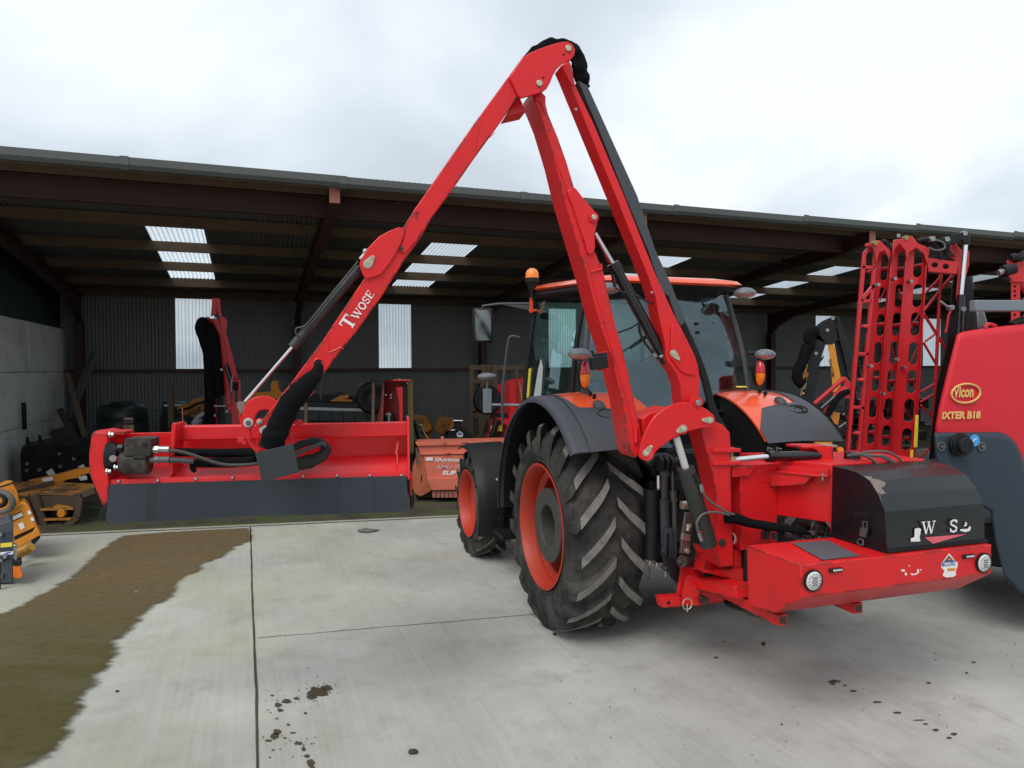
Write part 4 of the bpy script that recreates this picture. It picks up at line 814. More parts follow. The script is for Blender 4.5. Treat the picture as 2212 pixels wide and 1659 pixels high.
def pin(k, x, y, r_, off, par, m=ZINC, ln=.012, boss=None, name='pivot_pin'):
    s = ZR[k][2] * .0028; mb = MB(); c = A1(k, x, y, off); mb.cyl(c, c + AMN * ln, r_ * s, n=20); o_ = mb.build(name, m, par, bevel=.002)
    if boss: mb = MB(); mb.lathe([(0, boss * s), (ln * .6, boss * s), (ln * .6, r_ * s * 1.02), (0, r_ * s * 1.02)], c, AMN, 24, closed=True); mb.build('pin_boss', RED, par)
    return o_
# --- slewing post
post = aplate('slewing_post', 'ps', [(455, 330), (500, 296), (548, 282), (590, 300), (632, 345), (640, 440), (640, 600), (640, 690), (643, 850), (657, 1155), (570, 1160), (538, 1050), (537, 1000), (550, 930), (548, 690), (500, 480)], 0, .17, REDW)
for yy in (467, 545):
    mb = MB(); a_ = A1('ps', 532, yy, .02); b_ = A1('ps', 700, yy - 2, .02); mb.hexa([a_, b_, b_ - AMN * .10 , a_ - AMN * .10], [p + UZ * .022 for p in (a_, b_, b_ - AMN * .10, a_ - AMN * .10)]); mb.build('cylinder_lug', RED, post, bevel=.003)
c0 = A1('ps', 638, 490, -.03); c1 = A1('ps', 638, 545, -.03); mb = MB(); mb.cyl(c0, c1, .030); mb.cyl(c0 + UZ * .055, c0, .016); mb.build('lug_pin', mat('chipped_cream_pin', (.35, .27, .13), .5, chips=(.02, .02, .02), camt=.7), post)
pin('ps', 585, 1010, 24, .0, post, MOTOR, .010); 
# --- quadrant plates at the boom foot
quad = [(525, 700), (532, 757), (560, 790), (615, 801), (668, 783), (700, 742), (740, 690), (800, 630), (900, 556), (1000, 492), (1090, 458), (1148, 450), (1180, 412), (1290, 382), (1400, 370), (1472, 364), (1512, 330), (1536, 270), (1512, 200), (1440, 140), (1370, 98), (1340, 92), (1300, 78), (1240, 50), (1150, 32), (1060, 32), (960, 60), (860, 112), (760, 190), (680, 280), (620, 390), (575, 500), (545, 600)]
q1 = aplate('quadrant_plate', 'qd', quad, .065, .022); q2 = aplate('quadrant_plate', 'qd', quad, -.245, .022)
aplate('quadrant_web', 'qd', [(560, 250), (640, 190), (830, 125), (900, 90), (900, 130), (760, 215), (680, 305), (620, 410), (575, 500)], -.01, .20, RED, hc)
drop_pin('qd', (612, 705), 44, (680, 620), 22, .065, q1); drop_pin('qd', (1108, 378), 50, (1035, 417), 22, .065, q1); drop_pin('qd', (1465, 268), 45, (1370, 266), 20, .065, q1)
mb = MB(); mb.cyl(A1('qd', 612, 705, .06), A1('qd', 612, 705, -.25), .045); mb.cyl(A1('qd', 1108, 378, .04), A1('qd', 1108, 378, -.25), .03); mb.build('cross_tube', RED, hc)
# --- main boom
boom = aplate('main_boom', 'd', [(1150, 196), (1166, 194), (1179, 208), (1178.5, 223), (1184, 246), (1205, 296.5), (1223, 347), (1240, 404), (1262, 470), (1281, 533), (1303, 585), (1329, 702), (1344.5, 751.6), (1370, 865.5), (1383, 924), (1391, 972), (1373, 990), (1362, 978), (1344, 864), (1320, 768), (1297, 703), (1271, 605), (1252, 541), (1218, 428), (1198.6, 347), (1174, 265.6), (1153, 214)], 0, .20, REDW)
lug = [(612, 1105), (630, 1088), (655, 1075), (672, 1086), (722, 1152), (792, 1232), (813, 1268), (812, 1315), (793, 1395), (800, 1470), (786, 1514), (760, 1522), (744, 1505), (733, 1450), (698, 1350), (650, 1200)]
l1 = aplate('cylinder_bracket', 'ap', lug, .018, .018, RED, boom); aplate('cylinder_bracket', 'ap', lug, -.16, .018, RED, boom)
pin('ap', 783, 1278, 17, .018, boom, boss=33, ln=.022)
aplate('stiffener', 'ap', [(402, 505), (420, 498), (438, 520), (460, 580), (470, 592), (472, 560), (468, 480), (440, 444), (420, 450), (400, 480)], .008, .012, RED, boom)
mb = MB(); mb.tube([A1('cb', 1100, 145, .004), A1('cb', 1140, 135, .004), A1('cb', 1175, 125, .004)], .008, 6); mb.tube([A1('cb', 1168, 90, .004), A1('cb', 1172, 130, .004)], .006, 6); mb.build('weld_bead', RED, boom)
mb = MB(); mb.tube([A1('ap', 430, 560, .003), A1('ap', 540, 900, .003), A1('ap', 620, 1110, .003), A1('ap', 740, 1520, .003), A1('cb', 1140, 300, .003), A1('cb', 1330, 960, .003), A1('cb', 1385, 1180, .003)], .0035, 6); mb.build('seam', RED, boom)
mb = MB(); mb.bar(A1('cb', 1098, 755, .06), A1('cb', 1205, 740, .06), .075, .055, UZ); mb.bar(A1('cb', 1120, 705, .03), A1('cb', 1200, 695, .03), .03, .06, UZ); cl_ = mb.build('hose_clamp', BLACKP, boom, bevel=.006)
mb = MB(); mb.bar(A1('cb', 1130, 710, .01), A1('cb', 1205, 690, .01), .04, .03, UZ); mb.bar(A1('cb', 1150, 790, .01), A1('cb', 1215, 770, .01), .03, .03, UZ); mb.build('clamp_strap', RED, cl_)
mb = MB(); mb.cyl(A1('qd', 470, 375, .004), A1('qd', 480, 560, .004), .014); mb.build('boom_boss', RED, boom)
# --- parallel link with hose guard
link = aplate('parallel_link', 'd', [(1213, 140), (1230, 130), (1235, 144), (1242.5, 184), (1284, 270), (1347, 419), (1417, 594), (1420, 600), (1455, 677), (1472, 709), (1501, 768), (1509, 794), (1512, 833), (1509, 862), (1500, 882), (1476, 882), (1473, 869), (1470, 833), (1460, 803.7), (1440.5, 777.6), (1435.6, 735.3), (1422.6, 680), (1416, 641), (1399, 594), (1332, 428), (1267, 270), (1223, 162)], -.03, .13, RED)
pin('ap', 617, 157, 19, .075, hc, boss=None); pin('ap', 425, 389, 19, .075, hc)
aplate('stiffener', 'cb', [(1636, 505), (1655, 490), (1672, 500), (1790, 785), (1796, 822), (1770, 830), (1722, 822), (1690, 795), (1630, 715)], -.018, .012, RED, link)
aplate('stiffener', 'ap', [(575, 268), (622, 240), (664, 385), (652, 402), (636, 392)], -.018, .012, RED, link)
drop_pin('cb', (1650, 685), 23, (1683, 723), 11, -.018, link)
pin('cb', 1502, 283, 9, -.028, link, STEEL); pin('ap', 668, 562, 9, -.028, link, STEEL)
lp_ = pin('cb', 1806, 1013, 20, .062, hc, STEEL, boss=32, ln=.02)
mb = MB(); mb.cyl(A1('cb', 1800, 1013, .03), A1('cb', 1800, 1013, -.2), .04); mb.build('link_pivot_tube', RED, hc)
gd = aplate('hose_guard', 'd', [(1249, 173.5), (1268.6, 184), (1377.7, 425), (1416, 540), (1452, 618), (1480.5, 693), (1472, 705), (1462, 690), (1448, 650), (1446, 641), (1432, 632), (1424, 610), (1399.8, 540), (1352, 427), (1290, 270)], -.035, .12, MATS['charcoal_plastic'], hc, .004)
mb = MB(); mb.tube([A1('ap', x, y, -.08) for x, y in [(330, 235), (390, 185), (470, 142), (560, 132), (640, 155), (680, 220), (697, 300), (715, 375), (730, 420)]], [.02, .03, .036, .036, .04, .045, .046, .04, .03], 16, smooth=6, wob=.35); mb.build('hose_sleeve', CLOTH, hc, sharp=25)
mb = MB()
for d_ in (0, 12, 24): mb.tube([A1('cb', x + d_, y, -.10) for x, y in [(1690, 480), (1745, 600), (1800, 730), (1845, 860), (1880, 1000), (1905, 1080), (1960, 1180)]], .014, 8, smooth=5)
mb.build('hose_bundle', BLACKP, hc)
# --- dipper arm
dip = aplate('dipper_arm', 'd', [(1130, 122), (1026, 264), (961, 357), (899.8, 445.8), (869.8, 492.6), (787.5, 600), (701.5, 729), (630, 825.7), (601, 861.6), (572, 900), (560, 918), (563, 936), (580, 944), (600, 930), (647, 877), (675, 852), (694, 815), (741, 750.5), (766, 722), (823, 643), (877, 557), (909, 514), (932, 471), (980.4, 405.5), (1026, 340), (1077, 270), (1120, 207), (1160, 160)], .055, .18, REDW, bevel=.006)
hp_ = [(320, 210), (365, 183), (430, 155), (500, 131), (570, 112), (610, 108), (645, 125), (665, 160), (660, 200), (640, 226), (580, 255), (545, 290), (520, 330), (500, 380), (478, 420), (455, 438), (380, 465), (302, 485), (285, 462), (230, 345)]
h1 = aplate('elbow_plate', 'ap', hp_, .075, .02, RED, dip); aplate('elbow_plate', 'ap', hp_, -.205, .02, RED, dip)
aplate('elbow_web', 'ap', [(205, 605), (285, 470), (300, 485), (340, 575)], -.02, .14, RED, dip)
for x, y in ((588, 196), (454, 349)): mb = MB(); c_ = A1('ap', x, y, .0755); mb.cyl(c_, c_ + AMN * .001, .0065, n=12); mb.build('keeper_hole', BLACKP, h1)
dl = [(510, 535), (514, 520), (560, 440), (628, 370), (690, 336), (745, 315), (775, 318), (782, 345), (765, 400), (745, 445), (700, 520), (640, 600), (550, 628), (530, 600), (515, 560)]
aplate('cylinder_bracket', 'dp', dl, .073, .018, RED, dip); aplate('cylinder_bracket', 'dp', dl, -.12, .018, RED, dip)
aplate('splice_collar', 'dp', [(772, 322), (850, 192), (866, 206), (866, 224), (852, 236), (856, 262), (880, 284), (905, 282), (938, 258), (908, 318), (850, 402), (790, 470), (764, 472), (744, 447), (768, 400), (782, 345)], .064, .009, REDW, dip)
drop_pin('dp', (560, 535), 28, (589, 496), 12, .073, dip)
mb = MB(); c_ = A1('dp', 760, 445, .075); mb.cyl(c_, c_ + AMN * .004, .012); mb.build('bolt', MOTOR, dip)
mb = MB(); mb.tube(AP('dp', [(313, 972), (318, 1000), (322, 1035), (317, 1068)], .056), .004, 6); mb.tube(AP('dp', [(318, 1072), (350, 1062), (400, 1038), (412, 1050)], .056), .004, 6); mb.build('weld_bead', RED, dip)
mb = MB(); mb.tube(AP('bm', [(915, 0), (890, 80), (880, 150)], .056), .003, 6); mb.tube(AP('bm', [(1000, 45), (970, 75)], .056), .003, 6); mb.build('weld_bead', RED, dip)
# cable opening near the lower end: black plate painted as its dark inside
op = []
for i in range(13): t = math.pi * i / 12 - .62; op.append((263 + 34 * math.cos(t + math.pi), 1143 + 34 * math.sin(t + math.pi)))
for i in range(7): t = math.pi * i / 6 - .62; op.append((225 + 34 * math.cos(t), 1210 + 34 * math.sin(t)))
mb = MB(); mb.plate([AP('dp', op, .058)], -AMN * .004); mb.build('cable_opening', BLACKP, dip)
mb = MB(); mb.tube(AP('dp', op + op[:1], .058), .0035, 6); mb.build('opening_rim', RED, dip)
# lettering on the dipper
o_ = A1('dp', 463, 930, .056); X_ = (A1('dp', 556, 788, .056) - o_); Y_ = AMN.cross(X_).normalized()
if Y_.z < 0: Y_ = -Y_
un = .0735
strokes('lettering', serif_word([('T', 0, 0, 1.0, 1.05), ('W', 1.0, 0, .78, .62), ('O', 1.86, 0, .62, .62), ('S', 2.46, 0, .52, .62), ('E', 2.92, 0, .6, .62)]), WHITE, o_ - X_.normalized() * .014, X_, Y_, un * .93, dip)
mb = MB()
for (u_, v_, r1) in ((1.28, .28, .05), (2.6, .35, .045), (2.72, .1, .06), (3.3, .1, .09), (3.38, .3, .05), (2.05, .5, .03), (.95, 1.02, .05)):
    c_ = o_ - X_.normalized() * .014 + X_.normalized() * u_ * un + Y_ * v_ * un + AMN * .0045; mb.add([c_ + X_.normalized() * r1 * un * math.cos(a) * (1.5) + Y_ * r1 * un * math.sin(a) * (.8 + .4 * math.sin(3 * a)) for a in [i * math.pi / 5 for i in range(10)]], [tuple(range(10))])
mb.build('worn_spots', REDW, dip)
# --- cylinders
def ram(k1, p0, p1, off, rb, k2, p2, rr_, mbar, mrod, name='cylinder', par=None, gland=True):
    a_, b_, c_ = A1(k1, *p0, off), A1(k1, *p1, off), A1(k2, *p2, off); mb = MB(); mb.cyl(a_, b_, rb, n=28); d = (b_ - a_).normalized()
    if gland: mb.cyl(b_ - d * .05, b_ + d * .004, rb * 1.12, n=28); mb.cyl(a_, a_ + d * .03, rb * 1.06, n=28)
    o = mb.build(name, mbar, par or hc, bevel=.002); mb = MB(); mb.cyl(b_, c_, rr_, n=20); mb.build('cylinder_rod', mrod, o); return o
c1_ = ram('dp', (516, 560), (106, 1036), .01, .0225, 'el', (335, 235), .0085, CYLD, CHROME)
mb = MB(); mb.tube(AP('dp', [(500, 520), (470, 560), (330, 730), (210, 880), (170, 915), (130, 925), (125, 955), (140, 970)], .035), .005, 8, smooth=5); mb.tube(AP('dp', [(510, 545), (350, 735), (180, 940)], .042), .004, 8); mb.build('feed_pipe', CYLD, c1_)
mb = MB(); mb.ellips(A1('dp', 545, 465, .02), .016, .016, .02); mb.cyl(A1('dp', 540, 480, .02), A1('dp', 515, 510, .02), .012); mb.build('pipe_fitting', STEEL, c1_)
aplate('rod_end', 'el', [(200, 250), (240, 236), (330, 235), (345, 280), (330, 330), (290, 420), (272, 470), (240, 420), (195, 320)], .02, .03, mat('rusty_grey_steel', (.18, .15, .13), .6, var=.3, dirt=(.10, .05, .02), damt=.7, dscale=20), hc)
c2_ = ram('cb', (1600, 742), (1247, 92), -.10, .035, 'bm', (1592, 640), .014, CYLB, CHROME)
aplate('rod_cover_strip', 'bm', [(1606, 660), (1614, 662), (1690, 810), (1672, 815)], -.12, .01, RED, hc, 0)
mb = MB(); mb.cyl(A1('cb', 1245, 165, -.06), A1('cb', 1262, 245, -.06), .011); mb.tube(AP('cb', [(1262, 245), (1300, 275), (1400, 300), (1480, 345), (1520, 360)], -.08), .006, 8, smooth=5); mb.build('feed_pipe', CYLB, c2_)
mb = MB(); mb.tube(AP('cb', [(1420, 485), (1425, 540), (1450, 600), (1490, 655), (1525, 695), (1545, 718), (1572, 708)], -.07), .008, 8, smooth=5); mb.tube(AP('cb', [(1420, 485), (1360, 520), (1280, 548)], -.10), .006, 8); mb.build('hydraulic_hose', BLACKM, c2_)
mb = MB(); mb.cyl(A1('cb', 1515, 685, -.07), A1('cb', 1535, 708, -.07), .013, n=6); mb.cyl(A1('cb', 1555, 712, -.07), A1('cb', 1576, 704, -.07), .012, n=6); mb.build('hose_fitting', STEEL, c2_)
c3_ = ram('ps', (508, 1030), (365, 560), .03, .052, 'qd', (1010, 490), .022, mat('olive_black_cylinder', (.022, .025, .021), .4, var=.2), mat('chalky_rod', (.50, .49, .46), .55, var=.15), gland=False)
mb = MB(); mb.cyl(A1('ps', 425, 605, .08), A1('ps', 445, 650, .085), .014); mb.cyl(A1('ps', 418, 602, .07), A1('ps', 418, 612, .09), .012); mb.build('port', BLACKM, c3_)
mb = MB(); mb.cyl(A1('ps', 455, 658, .085), A1('ps', 468, 705, .085), .013, n=6); mb.cyl(A1('ft', 592, 395, .09), A1('ft', 625, 490, .09), .013, n=6); mb.build('hose_fitting', STEEL, c3_)
mb = MB(); mb.tube([A1('bd', x, y, .09) for x, y in [(580, 590), (610, 645), (680, 715), (770, 775), (870, 835), (930, 850)]], .0075, 8, smooth=5); mb.tube([A1('bd', x, y, .09) for x, y in [(560, 1120), (530, 1030), (520, 940), (560, 868), (630, 832), (720, 825), (800, 838), (880, 858)]], .0075, 8, smooth=5); mb.build('hydraulic_hose', GREYM, c3_)
mb = MB(); mb.tube([A1('ft', 565, 380, .09), A1('ft', 610, 378, .105), A1('ft', 665, 390, .09)], .0015, 5); mb.build('cable_tie', RED, c3_)
# slew ram
sa = A1('bd', 895, 250, -.03); sb = AY(*T('bd', [(1310, 210)])[0], 4.44); sc_ = AY(*T('bd', [(1870, 198)])[0], 4.60)
mb = MB(); mb.cyl(sb, sc_, .0315, n=28); mb.cyl(sb - (sc_ - sb).normalized() * .01, sb + (sc_ - sb).normalized() * .04, .036, n=28); s_o = mb.build('slew_cylinder', CYLB, hc)
mb = MB(); mb.cyl(sa, sb, .0175, n=20); mb.build('cylinder_rod', CHROME, s_o)
mb = MB()
for x in (1300, 1400): q = AY(*T('bd', [(x, 150)])[0], 4.47); mb.tube([q, q + Vector((.0, 0, .02)), q + Vector((.03, 0, .01))], .007, 8)
mb.build('port', GREYM, s_o)
mb = MB(); q = [AY(x, y, 4.57) for x, y in T('bd', [(1685, 100), (1810, 92), (2025, 95), (2030, 290), (1820, 290), (1855, 240), (1870, 195), (1850, 140), (1800, 120), (1690, 125)])]; mb.plate([q], Vector((-.05, .16, 0))); br_ = mb.build('slew_bracket', REDW, hc, bevel=.003)
mb = MB(); q0 = AY(*T('bd', [(1895, 90)])[0], 4.66); mb.box(q0, .15, .12, .012, TR_, TF); mb.build('bracket_cap', mat('dull_cream_metal', (.33, .30, .22), .5), br_)

# --- oil tank body behind the post
A0 = Vector((1.442, 4.477, 0)); A1_ = Vector((1.71, 4.565, 0)); B0 = Vector((1.952, 4.33, 0))
def zpl(pt, x, y): return onplane(x, y, pt, Vector((0, 1, 0))).z
foot = [A0, A1_, B0, B0 + TR_ * .78 + TF * .02, B0 + TR_ * .78 + TF * .42, A0 + TF * .28]
mb = MB(); fa = [A0, A1_, A1_ + TF * .26, A0 + TF * .26]
mb.plate([[p + UZ * .84 for p in fa]], UZ * .54); mb.build('tank_front', REDW, hc, bevel=.004)
mb = MB(); fb = [A1_ + TF * .004, B0, B0 + TR_ * .74, B0 + TR_ * .74 + TF * .45, A1_ + TF * .40]
mb.plate([[p + UZ * 1.045 for p in fb]], UZ * .36); tank = mb.build('oil_tank', RED, hc, bevel=.004)
bd_n = (B0 - A1_).normalized(); bn = Vector((bd_n.y, -bd_n.x, 0)); bn = bn if bn.y < 0 else -bn
def BPn(pts, off=0): return [onplane(x, y, B0 + bn * off, bn) for x, y in T('bd', pts)]
mb = MB(); mb.plate([BPn([(1440, 305), (1975, 350), (1975, 405), (1955, 432), (1440, 375)], .022)], -bn * .02); mb.build('tank_lip', RED, tank, bevel=.003)
mb = MB(); mb.plate([BPn([(1318, 392), (1350, 380), (1790, 425), (1725, 520), (1325, 545)], .06)], -bn * .055); mb.build('hose_shelf', REDW, tank, bevel=.003)
mb = MB(); mb.plate([BPn([(1350, 382), (1440, 370), (1965, 425), (1960, 440), (1790, 432)], .07)], -bn * .07); mb.build('shelf_flange', RED, tank, bevel=.002)
q = BPn([(1912, 420)], .055)[0]; mb = MB(); mb.cyl(q + UZ * .012, q - UZ * .03, .009, n=6); mb.cyl(q, q + UZ * .006, .02, n=12); mb.build('bolt', STEEL, tank)
mb = MB(); mb.plate([BPn([(1985, 345), (2015, 340), (2022, 1065), (1995, 1060)], .02)], -bn * .03); mb.build('cover_flange', RED, tank, bevel=.002)
mb = MB(); mb.plate([[onplane(x, y, A0 - TF * .02, TF) for x, y in T('bd', [(905, 338), (1060, 322), (1168, 325), (1100, 430), (908, 440)])]], TF * .04); mb.build('top_bracket', REDW, hc, bevel=.003)
mb = MB(); mb.plate([[onplane(x, y, A0 - TF * .004, TF) for x, y in T('bd', [(1212, 362), (1340, 355), (1330, 500), (1215, 495)])]], TF * .004); mb.build('access_plate', RED, hc, bevel=.001)
mb = MB(); mb.box(A0 + TF * .10 + TR_ * .12 + UZ * .72, .16, .2, .26, TR_); mb.build('pump_housing', BLACKM, hc, bevel=.02)
random.seed(5); base = (A1_ + B0) / 2 + UZ * .97
for i in range(26): q = base + TR_ * random.uniform(-.28, .22) + TF * random.uniform(-.12, .15) + UZ * random.uniform(-.06, .03); mb = MB(); mb.box(q, random.uniform(.02, .06), .04, random.uniform(.02, .05), TR_); mb.build('control_valve', MATS['greasy_black'], hc, bevel=.003)
for i in range(9): q = base + TR_ * random.uniform(-.2, .2) - TF * .14 + UZ * random.uniform(-.03, .03); mb = MB(); mb.cyl(q, q - TF * .012, .007, n=6); mb.build('valve_bolt', STEEL, hc)
mb = MB(); mb.tube([A1('bd', 850, 885, .06), A1('bd', 960, 900, .05)] + [AY(*T('bd', [p_])[0], Y_) for p_, Y_ in (((1100, 945), 4.38), ((1300, 980), 4.36), ((1500, 1010), 4.34), ((1700, 1035), 4.33))], [.035, .034, .028, .028, .024, .02], 14, smooth=5, wob=.2); mb.build('hose_sleeve', CLOTH, hc, sharp=30)
# filter with yellow band
q0, q1 = AY(*T('ft', [(1000, 470)])[0], 4.55), AY(*T('ft', [(1100, 490)])[0], 4.58); mb = MB(); mb.cyl(q0 - (q1 - q0), q1, .035); fl_ = mb.build('oil_filter', BLACKP, hc)
mb = MB(); d_ = (q1 - q0).normalized(); mb.cyl(q0 + d_ * .035, q0 + d_ * .05, .0365, n=24); mb.build('yellow_band', YEL, fl_)
mb = MB(); mb.cyl(q0 - d_ * .02, q0 + d_ * .034, .036, n=24); mb.build('white_label', WHITE, fl_)
# --- rear step box with lights
BP = Vector((1.487, 3.65, 0)); BPw = AY(*T('bx', [(190, 1037)])[0], 3.65); BP = Vector((BPw.x, 3.65, 0)); zt = BPw.z
def LP(k, pts, W=0): return [onplane(x, y, BP + TR_ * W, TR_) for x, y in T(k, pts)]
def RP(k, pts, Fd=0): return [onplane(x, y, BP + TF * Fd, TF) for x, y in T(k, pts)]
lp = LP('bx', [(190, 1037), (190, 1275), (0, 1385)]) + LP('ft', [(1225, 1272), (1180, 1200), (1165, 510)])
lp[-1].z = zt; mb = MB(); mb.plate([lp], TR_ * 1.335); bump = mb.build('rear_step_box', REDW, hc, bevel=.005)
mb = MB(); mb.plate([[onplane(x, y, (0, 0, zt + .004), UZ) for x, y in T('bx', [(125, 872), (385, 850), (625, 966), (350, 996)])]], UZ * .002); mb.build('tread_plate', mat('anti_slip_pad', (.085, .08, .09), .8, var=.35, scale=40, bump=.4, bscale=120), bump)
mb = MB()
for x, y in ((90, 870), (390, 835), (655, 968), (345, 1000)): q = onplane(*T('bx', [(x, y)])[0], (0, 0, zt), UZ); mb.cyl(q, q + UZ * .006, .008, n=6)
mb.build('pad_screws', MOTOR, bump)
for x, y in ((275, 1145), (1530, 1014)):
    c_ = RP('bx', [(x, y)])[0]; mb = MB(); mb.lathe([(0, .058), (.012, .058), (.014, .05), (.0, .05)], c_, -TF, 30, closed=True); lm = mb.build('round_led_light', BLACKP, bump)
    mb = MB(); mb.lathe([(.0, .052), (.012, .051), (.018, .04), (.020, 0)], c_, -TF, 30); mb.build('lens', LENSW, lm, sharp=60)
    mb = MB(); cc = c_ - TF * .0215
    for i in range(4):
        for j in range(3): mb.box(cc + TR_ * (j - 1) * .012 + UZ * (i - 1.5) * .013, .008, .002, .007, TR_, TF)
    for i in range(14): a = 2 * math.pi * i / 14; mb.box(c_ - TF * .019 + TR_ * .036 * math.cos(a) + UZ * .036 * math.sin(a), .006, .002, .006, TR_, TF)
    mb.build('led_chips', mat('led_grey', (.16, .15, .17), .4) if 'led_grey' not in MATS else MATS['led_grey'], lm)
for x, y in ((443, 1067), (1420, 966)):
    c_ = RP('bx', [(x, y)])[0]; mb = MB(); mb.box(c_ - TF * .006, .085, .014, .022, TR_, TF); lb_ = mb.build('led_strip', BLACKP, bump, bevel=.003); mb = MB()
    for i in range(5): mb.ellips(c_ - TF * .013 + TR_ * (.012 * i - .018), .0055, .004, .006, X=TR_, n=8, m=5)
    mb.build('led_lenses', LENSW, lb_)
for q0 in (RP('ft', [(1600, 1450)], .25)[0], RP('bx', [(615, 1352)], .25)[0]):
    mb = MB(); mb.bar(q0, q0 + TF * .62, .062, .062, TR_); sk_ = mb.build('stand_tube', REDW, hc, bevel=.003)
    mb = MB(); mb.bar(q0 - TF * .001, q0 - TF * .002, .04, .04, TR_); mb.build('tube_mouth', RUSTM, sk_)
# lettering remnants and dealer sticker
rf = lambda x, y, off=.002: onplane(*T('bx', [(x, y)])[0], BP - TF * off, TF)
mb = MB()
for poly in ([(925, 1068), (955, 1064), (960, 1078), (940, 1082)], [(955, 1092), (968, 1085), (975, 1104), (962, 1112)], [(995, 1092), (1025, 1098), (1050, 1088), (1048, 1065), (1060, 1060), (1064, 1085), (1045, 1103), (1010, 1108)], [(1068, 1058), (1082, 1068), (1078, 1078)], [(988, 1030), (996, 1040), (986, 1046)]): mb.add([rf(*p) for p in poly], [tuple(range(len(poly)))])
mb.build('worn_lettering', WHITE, bump)
mb = MB(); mb.add([rf(x, y, .003) for x, y in [(1283, 945), (1335, 1010), (1348, 1012), (1345, 1050), (1338, 1058), (1332, 1085), (1337, 1105), (1315, 1120), (1262, 1124), (1237, 1112), (1242, 1088), (1250, 1080), (1238, 1062), (1225, 1052), (1227, 1018), (1238, 1008)]], [tuple(range(16))]); stk = mb.build('dealer_sticker', WHITE, bump)
mb = MB(); mb.add([rf(x, y, .004) for x, y in [(1283, 962), (1325, 1008), (1245, 1010)]], [(0, 1, 2)]); mb.build('sticker_triangle', mat('navy_print', (.03, .04, .10), .5), stk)
mb = MB(); mb.add([rf(x, y, .005) for x, y in [(1275, 985), (1292, 980), (1300, 994), (1285, 998), (1272, 996)]], [(0, 1, 2, 3, 4)]); mb.add([rf(x, y, .004) for x, y in [(1270, 1058), (1332, 1054), (1326, 1074), (1276, 1078)]], [(0, 1, 2, 3)]); mb.build('sticker_yellow', YEL, stk)
text('sticker_name', 'MCCORD', mat('blue_print', (.06, .16, .42), .5), rf(1230, 1046, .004), TR_, UZ, .028, stk, bold=.02, fit=.10)
# --- black rear cover
cp = LP('bx', [(410, 803), (422, 303), (520, 318), (600, 345), (700, 412), (770, 520), (815, 640), (828, 945)], .61)
cp[0].z = zt + .004; cp[-1].z = zt + .004
mb = MB(); mb.plate([cp], TR_ * .725); cov = mb.build('rear_cover', COVER, hc, bevel=.004, sharp=10)
mb = MB(); g_ = [cp[0] - TF * 0, cp[-1]]; mb.box((cp[0] + cp[-1]) / 2 + TR_ * .3625 + UZ * .010, .745, (cp[0] - cp[-1]).length + .02, .018, TR_, TF); mb.build('rubber_seal', BLACKP, cov)
for a_, b_, pts in ((3, 4, ((.45, .01), (.6, .05), (.8, .035), (1, .075), (1, .0), (.7, .0))), (4, 5, ((0, .0), (0, .07), (.2, .10), (.45, .07), (.5, .045), (.9, .05), (.95, .01), (.5, .0)))):
    e_ = (cp[b_] - cp[a_]); no_ = TR_.cross(e_).normalized(); no_ = no_ if no_.z > 0 else -no_; mb = MB(); mb.add([cp[a_] + e_ * t_ + TR_ * w_ + no_ * .0015 for t_, w_ in pts], [tuple(range(len(pts)))]); mb.build('scuff', mat('scuffed_metal', (.20, .15, .13), .7, var=.4, scale=60) if 'scuffed_metal' not in MATS else MATS['scuffed_metal'], cov)
cvp = lambda x, y, off=.003: onplane(*T('bx', [(x, y)])[0], cp[-1] - TF * off, TF)
ow = cvp(1070, 812); un = .0485 * 1.0
def cvpoly(name, polys, m, par=cov):
    mb = MB()
    for p in polys: mb.add([cvp(*q, .0015) for q in p], [tuple(range(len(p)))])
    return mb.build(name, m, par)
cvpoly('worn_lettering', [[(1030, 765), (1060, 758), (1078, 768), (1072, 800), (1066, 825), (1072, 858), (1002, 860), (1000, 836), (1028, 826)]], WHITE)
o_ = cvp(1078, 808); sz = (cvp(1078, 712) - o_).length
strokes('lettering', serif_word([('W', 0, 0, 1.28, 1.0)]), WHITE, o_, TR_, UZ, sz, cov, .003)
o_ = cvp(1278, 792); sz = (cvp(1278, 700) - o_).length
strokes('lettering', serif_word([('S', 0, 0, 1.02, 1.0)]), WHITE, o_, TR_, UZ, sz, cov, .003)
cvpoly('worn_lettering', [[(1365, 768), (1420, 765), (1436, 745), (1446, 752), (1438, 780), (1405, 790), (1365, 780)], [(1400, 715), (1418, 722), (1412, 745), (1395, 748), (1392, 738), (1404, 734)]], WHITE)
cvpoly('pink_triangle', [[(1103, 828), (1415, 803), (1165, 876)]], PINK)
lf = lambda x, y, off=.003: onplane(*T('bx', [(x, y)])[0], BP + TR_ * (.61 - off), TR_)
mb = MB(); mb.add([lf(640 + (55 if math.cos(a) > 0 else -45) + 12 * math.cos(a), 661 + 20 * math.sin(a)) for a in [i * math.pi / 8 for i in range(16)]], [tuple(range(16))]); mb.build('hand_slot', mat('slot_black', (.002, .002, .002), .9), cov)
mb = MB(); ln_ = [lf(648, 710, .02), lf(680, 715, .02), lf(676, 790, .02), lf(650, 800, .02)]; mb.tube(ln_ + ln_[:1], .0035, 6); mb.plate([[lf(640, 755, .015), lf(690, 765, .015), lf(672, 830, .015), lf(630, 815, .015)]], -TR_ * .01); mb.tube([lf(628, 835, .02), lf(602, 862, .03), lf(625, 885, .03), lf(650, 885, .03), lf(650, 850, .02), lf(630, 838, .02)], .004, 6); mb.build('catch', GREYM, cov)
mb = MB(); q = [lf(x, y, -.001) for x, y in [(712, 405), (745, 400)]]
